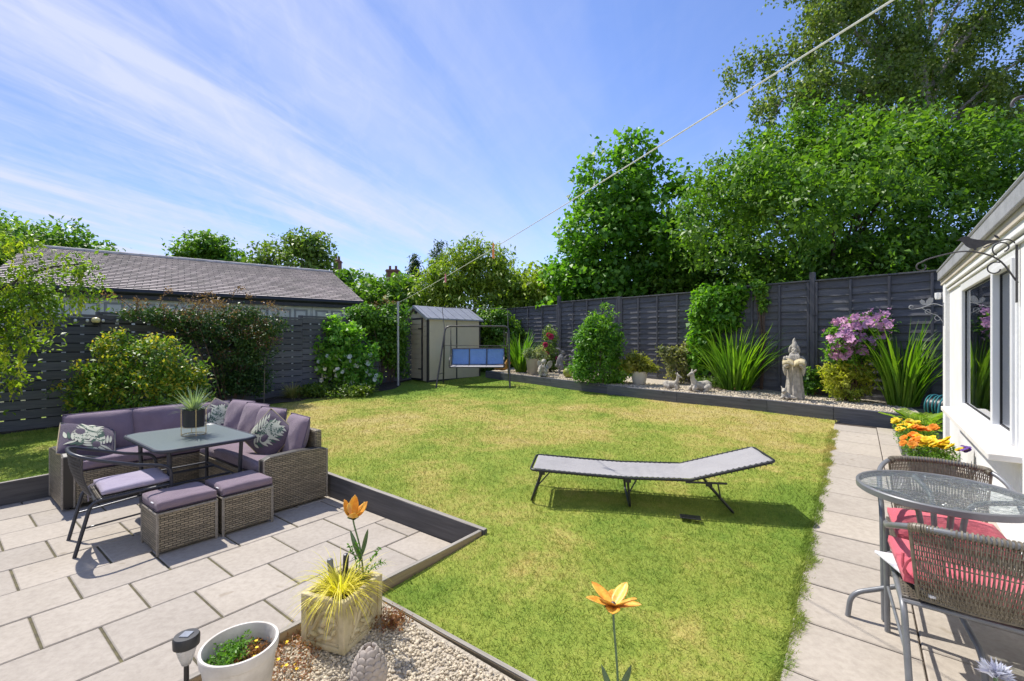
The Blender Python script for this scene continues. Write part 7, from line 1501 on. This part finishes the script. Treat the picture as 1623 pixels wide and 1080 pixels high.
def wizard():
    p = bed(1259, 632); root = thing('wizard_statue', 'pale stone statue of a bearded figure in a pointed hood reading an open book', 'statue', p, facing((-0.55, -0.83))); root.scale = (0.84, 0.90, 1.0)
    mb = MB()
    robe = lambda a, t: 1 + 0.13 * (1 - t) * math.sin(8 * a + 3 * t) + 0.06 * (1 - t * 0.6) * math.sin(15 * a + 5 * t)
    mb.lathe([(0.0, 0), (0.180, 0.0), (0.175, 0.06), (0.150, 0.25), (0.132, 0.45), (0.128, 0.58), (0.132, 0.68), (0.118, 0.76), (0.08, 0.82), (0.0, 0.84)], n=64, sy=0.86, wob=robe)
    for s in (-1, 1):
        mb.tube(bez([(s * 0.11, 0.02, 0.755), (s * 0.175, -0.03, 0.66), (s * 0.15, -0.13, 0.60), (s * 0.10, -0.20, 0.615)], 10), [0.052, 0.056, 0.056, 0.055, 0.052, 0.049, 0.045, 0.038, 0.033, 0.03], 12); mb.tube(bez([(s * 0.165, -0.05, 0.64), (s * 0.175, -0.09, 0.53), (s * 0.165, -0.10, 0.42)], 6), [0.052, 0.050, 0.046, 0.04, 0.032, 0.02, 0.01], 10)
    mb.ball((0, -0.015, 0.882), (0.060, 0.068, 0.078), 18); mb.ball((0, -0.085, 0.878), (0.014, 0.026, 0.018), 10)
    for s in (-1, 1): mb.ball((s * 0.026, -0.073, 0.905), (0.020, 0.018, 0.008), 10); mb.ball((s * 0.036, -0.066, 0.872), (0.020, 0.018, 0.016), 10); mb.tube(bez([(0, -0.092, 0.856), (s * 0.035, -0.098, 0.848), (s * 0.062, -0.08, 0.822)], 6), [0.013, 0.015, 0.014, 0.012, 0.010, 0.007, 0.005], 8)
    # hood: a cowl round the head, drawn up into a crooked point
    mb.tube([(0.088 * math.cos(a), -0.015 - 0.03 * math.cos(a * 2) * 0.3, 0.885 + 0.098 * math.sin(a)) for a in [R(-70 + 320 * i / 22) for i in range(23)]], 0.024, 8)
    mb.ball((0, 0.035, 0.88), (0.090, 0.070, 0.105), 18)
    mb.tube(bez([(0, 0.012, 0.93), (0.004, 0.015, 1.0), (-0.006, 0.02, 1.06), (0.006, 0.02, 1.115)], 10), [0.076, 0.070, 0.062, 0.054, 0.046, 0.038, 0.031, 0.024, 0.016, 0.007], 12)
    for k in range(17):
        x = -0.075 + 0.15 * k / 16; ln_ = 0.24 - 1.1 * abs(x); mb.tube(bez([(x * 0.7, -0.070, 0.842), (x * 1.15 + 0.009 * math.sin(k * 2), -0.118, 0.785), (x * 1.0 + 0.014 * math.sin(k * 3.3), -0.140, 0.842 - ln_ * 0.75), (x * 0.6, -0.135, 0.842 - ln_)], 10), [0.013, 0.015, 0.015, 0.0145, 0.014, 0.0135, 0.012, 0.010, 0.008, 0.005], 7)
    o = mb.build('figure', M['statue'], root); q = o.modifiers.new('fuse', 'REMESH'); q.mode = 'VOXEL'; q.voxel_size = 0.0065; q.use_smooth_shade = True; k = o.modifiers.new('soft', 'SMOOTH'); k.iterations = 1; k.factor = 0.4
    bk = MB()
    for s in (-1, 1):
        V = []
        for i in range(9):
            u = i / 8; x = s * 0.205 * u; zz = 0.650 + 0.042 * math.sin(math.pi * min(1, u * 0.9)) + 0.012 * u; V += [(x, -0.315, zz - 0.045), (x, -0.165, zz + 0.030)]
        bk.add(V, [(2 * i, 2 * i + 2, 2 * i + 3, 2 * i + 1) for i in range(8)])
    bk.build('book', M['stone'], root, smooth=True, solid=0.026)
    for s in (-1, 1):      # hands with fingers curled under the book's edges
        hb = [('b', (s * 0.125, -0.235, 0.632), (0.030, 0.036, 0.020))] + [('t', bez([(s * (0.10 + 0.016 * f), -0.26, 0.622), (s * (0.10 + 0.017 * f), -0.318 - 0.004 * (f % 2), 0.612), (s * (0.10 + 0.016 * f), -0.330, 0.640)], 6), [0.0085, 0.0085, 0.008, 0.008, 0.0075, 0.007, 0.006]) for f in range(4)] + [('t', bez([(s * 0.10, -0.225, 0.635), (s * 0.082, -0.26, 0.655), (s * 0.095, -0.285, 0.700)], 6), [0.010, 0.010, 0.009, 0.009, 0.008, 0.008, 0.006])]
        organic('hand', hb, M['statue'], root, 0.005, 2)
    organic('small_dragon', [('b', (-0.16, -0.20, 0.07), (0.085, 0.08, 0.07)), ('b', (-0.18, -0.24, 0.15), (0.05, 0.05, 0.055)), ('b', (-0.19, -0.285, 0.145), (0.028, 0.035, 0.022)), ('t', [(-0.15, -0.22, 0.18), (-0.13, -0.20, 0.25)], [0.02, 0.006]), ('t', [(-0.21, -0.22, 0.18), (-0.24, -0.20, 0.24)], [0.02, 0.006]), ('t', bez([(-0.10, -0.20, 0.05), (-0.02, -0.25, 0.04), (0.06, -0.23, 0.03)], 6), [0.05, 0.045, 0.04, 0.034, 0.027, 0.02, 0.012]), ('b', (-0.22, -0.27, 0.03), (0.035, 0.04, 0.028)), ('b', (-0.12, -0.29, 0.03), (0.035, 0.04, 0.028))], M['statue'], root, 0.010, 2)
    MB().ball((-0.175, -0.20, 0.735), (0.03, 0.028, 0.045), 10).build('perched_owl', M['statue'], root, smooth=True)
wizard()
def deer(label, p, rz, s, mirror=1, back=False):
    root = thing('deer_ornament', label, 'garden ornament', p, rz, 'lying deer on the gravel'); m = mirror; S = lambda *v: (v[0] * m * s, v[1] * s, v[2] * s)
    B = [('b', S(0.06, 0, 0.135), (0.215 * s, 0.105 * s, 0.115 * s)), ('b', S(0.18, 0, 0.14), (0.125 * s, 0.12 * s, 0.125 * s)), ('b', S(-0.10, 0, 0.15), (0.11 * s, 0.09 * s, 0.11 * s)),
         ('t', bez([S(-0.11, 0, 0.18), S(-0.165, 0, 0.29), S(-0.175, 0, 0.39)], 8), [x * s for x in (0.085, 0.078, 0.070, 0.062, 0.055, 0.051, 0.049, 0.048, 0.047)]),
         ('b', S(-0.195, 0, 0.42), (0.062 * s, 0.05 * s, 0.052 * s)), ('t', [S(-0.21, 0, 0.415), S(-0.275, 0, 0.385), S(-0.305, 0, 0.375)], [0.042 * s, 0.030 * s, 0.020 * s])]
    for q in (-1, 1):
        B += [('t', bez([S(-0.17, q * 0.03, 0.455), S(-0.14, q * 0.075, 0.50), S(-0.125, q * 0.10, 0.535)], 6), [x * s for x in (0.014, 0.022, 0.025, 0.024, 0.02, 0.013, 0.005)]),
              ('t', bez([S(0.20, q * 0.09, 0.12), S(0.06, q * 0.14, 0.075), S(0.14, q * 0.15, 0.03), S(0.00, q * 0.15, 0.022)], 9), [x * s for x in (0.075, 0.07, 0.055, 0.042, 0.034, 0.028, 0.025, 0.022, 0.02, 0.018)]),
              ('t', bez([S(-0.12, q * 0.07, 0.12), S(-0.20, q * 0.085, 0.05), S(-0.09, q * 0.10, 0.022), S(-0.03, q * 0.10, 0.018)], 9), [x * s for x in (0.06, 0.05, 0.04, 0.032, 0.027, 0.023, 0.021, 0.02, 0.018, 0.016)])]
    B += [('t', [S(0.27, 0, 0.20), S(0.315, 0, 0.16)], [0.03 * s, 0.012 * s])]
    organic('body', B, M['statue'], root, 0.011 * s, 3)
p = bed(1111, 621.5); deer('larger lying deer with its head raised, left of the big sword-leaved clump', (p.x, p.y + 0.08, p.z), R(8), 0.86)
p = bed(1066, 617); deer('smaller lying deer with its back half-turned, beside the larger deer', (p.x, p.y + 0.02, p.z), R(-38), 0.66, -1)
def hare(label, p, rz, h=0.74, ears=1):
    root = thing('hare_statue', label, 'statue', p, rz, 'boxing hares'); s = h / 0.78; S = lambda x, y, z: (x * s, y * s, z * s)   # faces +x, upright on its hind legs
    B = [('t', bez([S(-0.02, 0, 0.20), S(-0.03, 0, 0.33), S(0.01, 0, 0.47), S(0.03, 0, 0.53)], 9), [v * s for v in (0.095, 0.10, 0.10, 0.095, 0.088, 0.082, 0.074, 0.064, 0.054, 0.048)]), ('b', S(-0.03, 0, 0.24), (0.105 * s, 0.095 * s, 0.12 * s)),
         ('b', S(0.055, 0, 0.585), (0.062 * s, 0.05 * s, 0.055 * s)), ('t', [S(0.07, 0, 0.58), S(0.125, 0, 0.565)], [0.042 * s, 0.025 * s]), ('b', S(-0.12, 0, 0.22), (0.04 * s, 0.04 * s, 0.05 * s))]
    for q in (-1, 1):
        B += [('t', bez([S(-0.03, q * 0.06, 0.24), S(0.055, q * 0.075, 0.17), S(-0.055, q * 0.075, 0.075), S(-0.04, q * 0.075, 0.02), S(0.07, q * 0.075, 0.015)], 12), [v * s for v in (0.07, 0.068, 0.06, 0.052, 0.044, 0.036, 0.03, 0.026, 0.025, 0.024, 0.022, 0.02, 0.016)][:13]),
              ('t', bez([S(0.02, q * 0.05, 0.46), S(0.10, q * 0.06, 0.40 + 0.03 * q), S(0.175, q * 0.05, 0.46 + 0.05 * q)], 8), [v * s for v in (0.042, 0.038, 0.033, 0.03, 0.027, 0.025, 0.024, 0.023, 0.02)]),
              ('t', bez([S(0.03, q * 0.022, 0.625), S(-0.05, q * 0.04, 0.685), S(-0.145, q * 0.05, 0.70)], 8), [v * s for v in (0.013, 0.019, 0.023, 0.025, 0.025, 0.023, 0.02, 0.014, 0.006)])]
    organic('body', B, M['hare'], root, 0.013, 3)
p = bed(889, 592.5); hare('grey standing hare boxing, left of the pair', (p.x, p.y + 0.05, p.z), R(-6), 0.78); hare('grey standing hare boxing, half hidden by the pointed bush', (p.x + 0.42, p.y + 0.02, p.z), R(172), 0.82)
def cherub():
    p = bed(862, 597.5); root = thing('cherub_statue', 'small pale stone cherub with wings crouching in front of the taupe pot', 'statue', p, facing((-0.25, -0.95)))
    B = [('b', (0, 0.0, 0.045), (0.13, 0.12, 0.05)), ('t', bez([(0, 0.03, 0.10), (0, 0.01, 0.22), (0, 0.0, 0.30)], 6), [0.075, 0.078, 0.076, 0.072, 0.066, 0.058, 0.04]), ('b', (0.0, -0.01, 0.385), (0.062, 0.065, 0.068)), ('b', (0, -0.07, 0.375), (0.013, 0.014, 0.012)), ('b', (0, 0.015, 0.405), (0.070, 0.066, 0.062))]
    for s in (-1, 1):
        B += [('t', bez([(s * 0.05, 0.0, 0.11), (s * 0.085, -0.11, 0.185), (s * 0.065, -0.12, 0.06), (s * 0.06, -0.16, 0.04)], 9), [0.058, 0.056, 0.05, 0.046, 0.042, 0.038, 0.034, 0.03, 0.028, 0.022]), ('t', bez([(s * 0.075, 0.0, 0.285), (s * 0.115, -0.06, 0.22), (s * 0.06, -0.12, 0.22), (s * 0.03, -0.10, 0.31)], 9), [0.034, 0.033, 0.032, 0.03, 0.028, 0.026, 0.025, 0.024, 0.023, 0.02])]
        B += [('t', [(s * 0.03 + s * 0.006 * f, -0.10, 0.315), (s * 0.022 + s * 0.009 * f, -0.085, 0.352)], [0.008, 0.005]) for f in range(4)]
    organic('figure', B, M['statue'], root, 0.009, 2)
    for s in (-1, 1):
        poly = [(0.0, 0.0), (0.05, 0.10), (0.12, 0.15), (0.17, 0.13), (0.175, 0.05), (0.14, -0.02), (0.09, -0.07), (0.03, -0.06)]; mt = Matrix.Translation((s * 0.035, 0.075, 0.27)) @ Matrix.Rotation(R(20) * s, 4, 'Z') @ Matrix(((s, 0, 0, 0), (0, 0, 1, 0), (0, 1, 0, 0), (0, 0, 0, 1))); MB().prism(poly, 0.022, mt).build('wing', M['statue'], root, bevel=0.006)
cherub()

# --- flower troughs by the house
def trough(label, flabel, n, s, L, W, H, groups, rot=0.0):
    z = gz(n, s); root = thing('flower_trough', label, 'planter', gw(n, s, z), GR + rot); b = MB(); t = 0.012
    V = []
    for (k, zz) in ((0.86, 0), (1.0, H)): V += [(-W / 2 * k, -L / 2 * k, zz), (W / 2 * k, -L / 2 * k, zz), (W / 2 * k, L / 2 * k, zz), (-W / 2 * k, L / 2 * k, zz)]
    for (k, zz) in ((0.92, H), (0.88, H - 0.05)): V += [(-W / 2 * k, -L / 2 * k, zz), (W / 2 * k, -L / 2 * k, zz), (W / 2 * k, L / 2 * k, zz), (-W / 2 * k, L / 2 * k, zz)]
    F = [(3, 2, 1, 0)] + [(r * 4 + i, r * 4 + (i + 1) % 4, (r + 1) * 4 + (i + 1) % 4, (r + 1) * 4 + i) for r in range(3) for i in range(4)] + [(12, 13, 14, 15)]
    b.add(V, F).build('box', M['grey_pot'], root, bevel=0.004); MB().box((0, 0, H - 0.045), (W * 0.84, L * 0.84, 0.02)).build('soil', M['soil'], root)
    pr = thing('bedding_flowers', flabel, 'flowers', gw(n, s, z + H - 0.03), GR + rot); m = 130; C_ = np.stack([rng.uniform(-W * 0.55, W * 0.55, m), rng.uniform(-L * 0.52, L * 0.52, m), rng.uniform(0.0, 0.16, m)], 1)
    P = np.repeat(C_, 12, 0) + rng.normal(size=(m * 12, 3)) * np.array([0.02, 0.02, 0.015]); k = len(P); leaves('foliage', P, rng.normal(size=(k, 3)) + np.array([0, 0, 0.4]), rng.normal(size=(k, 3)) * 0.6 + np.array([0, 0, 0.9]), rng.uniform(0.02, 0.04, k), rng.uniform(0.010, 0.017, k), M['L_hedge'], pr)
    for (mat, cnt, x0, x1, y0, y1, rad, kind) in groups:
        bm_ = flower_bm(9, rad, rad * 0.75, 0.25, 3, 0.2) if kind == 'm' else flower_bm(5, rad, rad * 1.1, 0.10, 1)
        sp = [(np.array([random.uniform(x0, x1), random.uniform(y0, y1), random.uniform(0.15, 0.215)]), (random.uniform(-0.7, 0.15), random.uniform(-0.7, 0.1), 0.75)) for _ in range(cnt)]; scatter_blooms(pr, bm_, M[mat], sp, s=(0.75, 1.2))
trough('grey trough at the far end of the path by the fern', 'yellow and orange flowers in the trough by the fern', 0.56, 7.15, 0.62, 0.30, 0.19, [('p_yellow', 11, -0.19, 0.05, -0.05, 0.30, 0.048, 'm'), ('p_orange', 14, -0.05, 0.2, -0.30, 0.15, 0.042, 'm'), ('p_yellow', 5, -0.18, -0.05, -0.3, 0.0, 0.045, 'm')])
trough('grey trough nearer the round table, below the window sill', 'yellow marigolds, orange blooms and a violet pansy in the nearer trough', 0.60, 6.25, 0.58, 0.34, 0.19, [('p_orange', 12, -0.21, -0.06, -0.25, 0.28, 0.042, 'm'), ('p_yellow', 10, -0.08, 0.14, -0.20, 0.28, 0.058, 'm'), ('p_yellow', 5, 0.10, 0.24, -0.25, 0.05, 0.052, 'm'), ('p_violet', 3, 0.20, 0.27, -0.24, -0.14, 0.036, 'f'), ('p_orange', 3, 0.02, 0.14, 0.0, 0.28, 0.045, 'm')])
# hose reel by the house corner
p = Vector((6.30, 6.66)); z = lawn_z(p.y) + 0.1; hr = thing('hose_reel', 'teal garden hose on a dark reel beside the white house corner', 'hose reel', (p.x, p.y, z - 0.1), R(20)); MB().box((0, 0, 0.12), (0.30, 0.22, 0.24)).build('stand', M['cap'], hr, bevel=0.01); MB().tube([(0, -0.10, 0.33), (0, 0.10, 0.33)], 0.13, 24).build('drum', M['cap'], hr, smooth=True)
q = MB()
for k in range(5): q.tube(arc((0, -0.09 + 0.045 * k, 0.33), 0.16 + 0.012 * (k % 2), 0, 2 * math.pi, 32, 'xz')[:-1], 0.0105, 8, closed=True)
q.build('coiled_hose', M['teal'], hr, smooth=True); MB().tube(bez([(-0.05, -0.1, 0.48), (-0.22, -0.12, 0.40), (-0.30, -0.14, 0.20), (-0.34, -0.18, 0.02), (-0.25, -0.3, -0.02)], 20), 0.0105, 8).build('hose_tail', M['teal'], hr, smooth=True)
# wrought brackets on the house wall
def ring_path(c, r, a0, a1, turns_in=1.0, n=26):
    return [(c[0] + (r * (1 - (1 - turns_in) * i / n)) * math.cos(a0 + (a1 - a0) * i / n), 0, c[1] + (r * (1 - (1 - turns_in) * i / n)) * math.sin(a0 + (a1 - a0) * i / n)) for i in range(n + 1)]
def bracket(label, wall_s, z, wn=HW, name='hanging_bracket', rz=0.0):
    return thing(name, label, 'wall bracket', hw(wn, wall_s, z), HR + math.pi + rz, 'wrought iron brackets on the white house')      # local x points out from the wall
def bird_bracket():
    s = 4.36; root = bracket('wrought iron bracket with a perched bird silhouette, above the window', s, 2.03, HW - 0.01); root.scale = (0.92, 0.92, 0.92); q = MB()
    q.box((0.006, 0, 0.0), (0.010, 0.022, 0.44)); q.build('wall_plate', M['iron'], root)
    a = MB(); a.tube(bez([(0.0, 0, -0.08), (0.10, 0, 0.10), (0.26, 0, 0.175), (0.44, 0, 0.15), (0.52, 0, 0.115)], 24) + [Vector(p) for p in ring_path((0.505, 0.085), 0.034, R(60), R(-230), 0.6)], 0.0055, 8); a.build('arm', M['iron'], root, smooth=True)
    b = MB(); b.tube([Vector(p) for p in ring_path((0.075, 0.175), 0.055, R(-60), R(250), 0.45)], 0.0045, 8); b.tube(bez([(0.0, 0, 0.19), (0.05, 0, 0.235), (0.12, 0, 0.215), (0.17, 0, 0.19)], 12), 0.0045, 8); b.tube([Vector(p) for p in ring_path((0.11, 0.03), 0.05, R(120), R(-170), 0.5)], 0.0045, 8); b.build('scroll', M['iron'], root, smooth=True)
    bird = [(0.315, 0.262), (0.300, 0.268), (0.285, 0.285), (0.265, 0.290), (0.248, 0.284), (0.236, 0.268), (0.205, 0.255), (0.165, 0.243), (0.120, 0.240), (0.085, 0.232), (0.080, 0.222), (0.115, 0.222), (0.150, 0.214), (0.180, 0.200), (0.205, 0.192), (0.206, 0.176), (0.218, 0.176), (0.222, 0.190), (0.240, 0.195), (0.262, 0.215), (0.275, 0.240), (0.290, 0.258)]
    MB().prism(bird, 0.006, Matrix(((1, 0, 0, 0), (0, 0, 1, 0), (0, 1, 0, 0), (0, 0, 0, 1)))).build('bird', M['iron'], root)
    MB().prism([(0.085, 0.24), (0.098, 0.268), (0.12, 0.28), (0.112, 0.258)], 0.005, Matrix(((1, 0, 0, 0), (0, 0, 1, 0), (0, 1, 0, 0), (0, 0, 0, 1)))).build('leaf', M['iron'], root)
bird_bracket()
def butterfly_bracket():
    root = bracket('small wrought bracket with a butterfly at the far corner of the white house', 8.04, 1.92, HW - 0.045); q = MB(); q.box((0.005, 0, 0.0), (0.010, 0.02, 0.30)); q.build('wall_plate', M['lead'], root)
    a = MB(); a.tube(bez([(0.0, 0, 0.10), (0.10, 0, 0.14), (0.22, 0, 0.09), (0.31, 0, 0.08)], 18) + [Vector(p) for p in ring_path((0.315, 0.11), 0.028, R(-90), R(200), 0.5)], 0.005, 8); a.tube(bez([(0.0, 0, -0.12), (0.06, 0, -0.02), (0.13, 0, 0.02), (0.21, 0, 0.085)], 16), 0.0045, 8); a.tube([Vector(p) for p in ring_path((0.055, -0.05), 0.04, R(90), R(-200), 0.5)], 0.004, 8); a.tube([Vector(p) for p in ring_path((0.15, 0.045), 0.035, R(-80), R(210), 0.5)], 0.004, 8); a.build('arm', M['lead'], root, smooth=True)
    mt = Matrix(((1, 0, 0, 0), (0, 0, 1, 0), (0, 1, 0, 0), (0, 0, 0, 1))); w = MB(); w.prism([(0.14, 0.12), (0.105, 0.165), (0.10, 0.215), (0.135, 0.225), (0.165, 0.19), (0.18, 0.145)], 0.005, mt); w.prism([(0.18, 0.145), (0.185, 0.185), (0.215, 0.205), (0.235, 0.18), (0.225, 0.15), (0.195, 0.125)], 0.005, mt); w.prism([(0.14, 0.12), (0.195, 0.125), (0.18, 0.145)], 0.006, mt); w.build('butterfly', M['lead'], root)
butterfly_bracket()
root = thing('hanging_bracket', 'dark iron scroll bracket at the upper right edge, nearest the viewer', 'wall bracket', at(1640, 2.03, hz(170, 2.03)), HR + math.pi, 'wrought iron brackets on the white house'); q = MB(); q.tube(bez([(-0.12, 0, 0.03), (-0.04, 0, 0.035), (0.02, 0, 0.005)], 10) + [Vector(p) for p in ring_path((0.045, 0.03), 0.038, R(-110), R(-370), 0.62)], 0.0075, 10); q.tube(bez([(-0.12, 0, -0.06), (-0.03, 0, -0.05), (0.02, 0, 0.0)], 8), 0.006, 8); q.build('scroll', M['iron'], root, smooth=True); MB().box((-0.125, 0, 0.0), (0.012, 0.03, 0.4)).build('wall_plate', M['iron'], root)
p = hw(HW - 0.03, 8.18, 2.17); sl2 = thing('security_light', 'small grey lamp fitting under the eave at the house corner', 'lamp', p, HR); MB().box((0.0, 0.0, 0), (0.05, 0.05, 0.09)).build('base', M['lead'], sl2, bevel=0.006); MB().lathe([(0, 0), (0.028, 0), (0.034, 0.03), (0.034, 0.085), (0, 0.09)], (-0.06, 0.0, -0.045), 16).build('lamp_head', M['white_frame'], sl2, smooth=True)
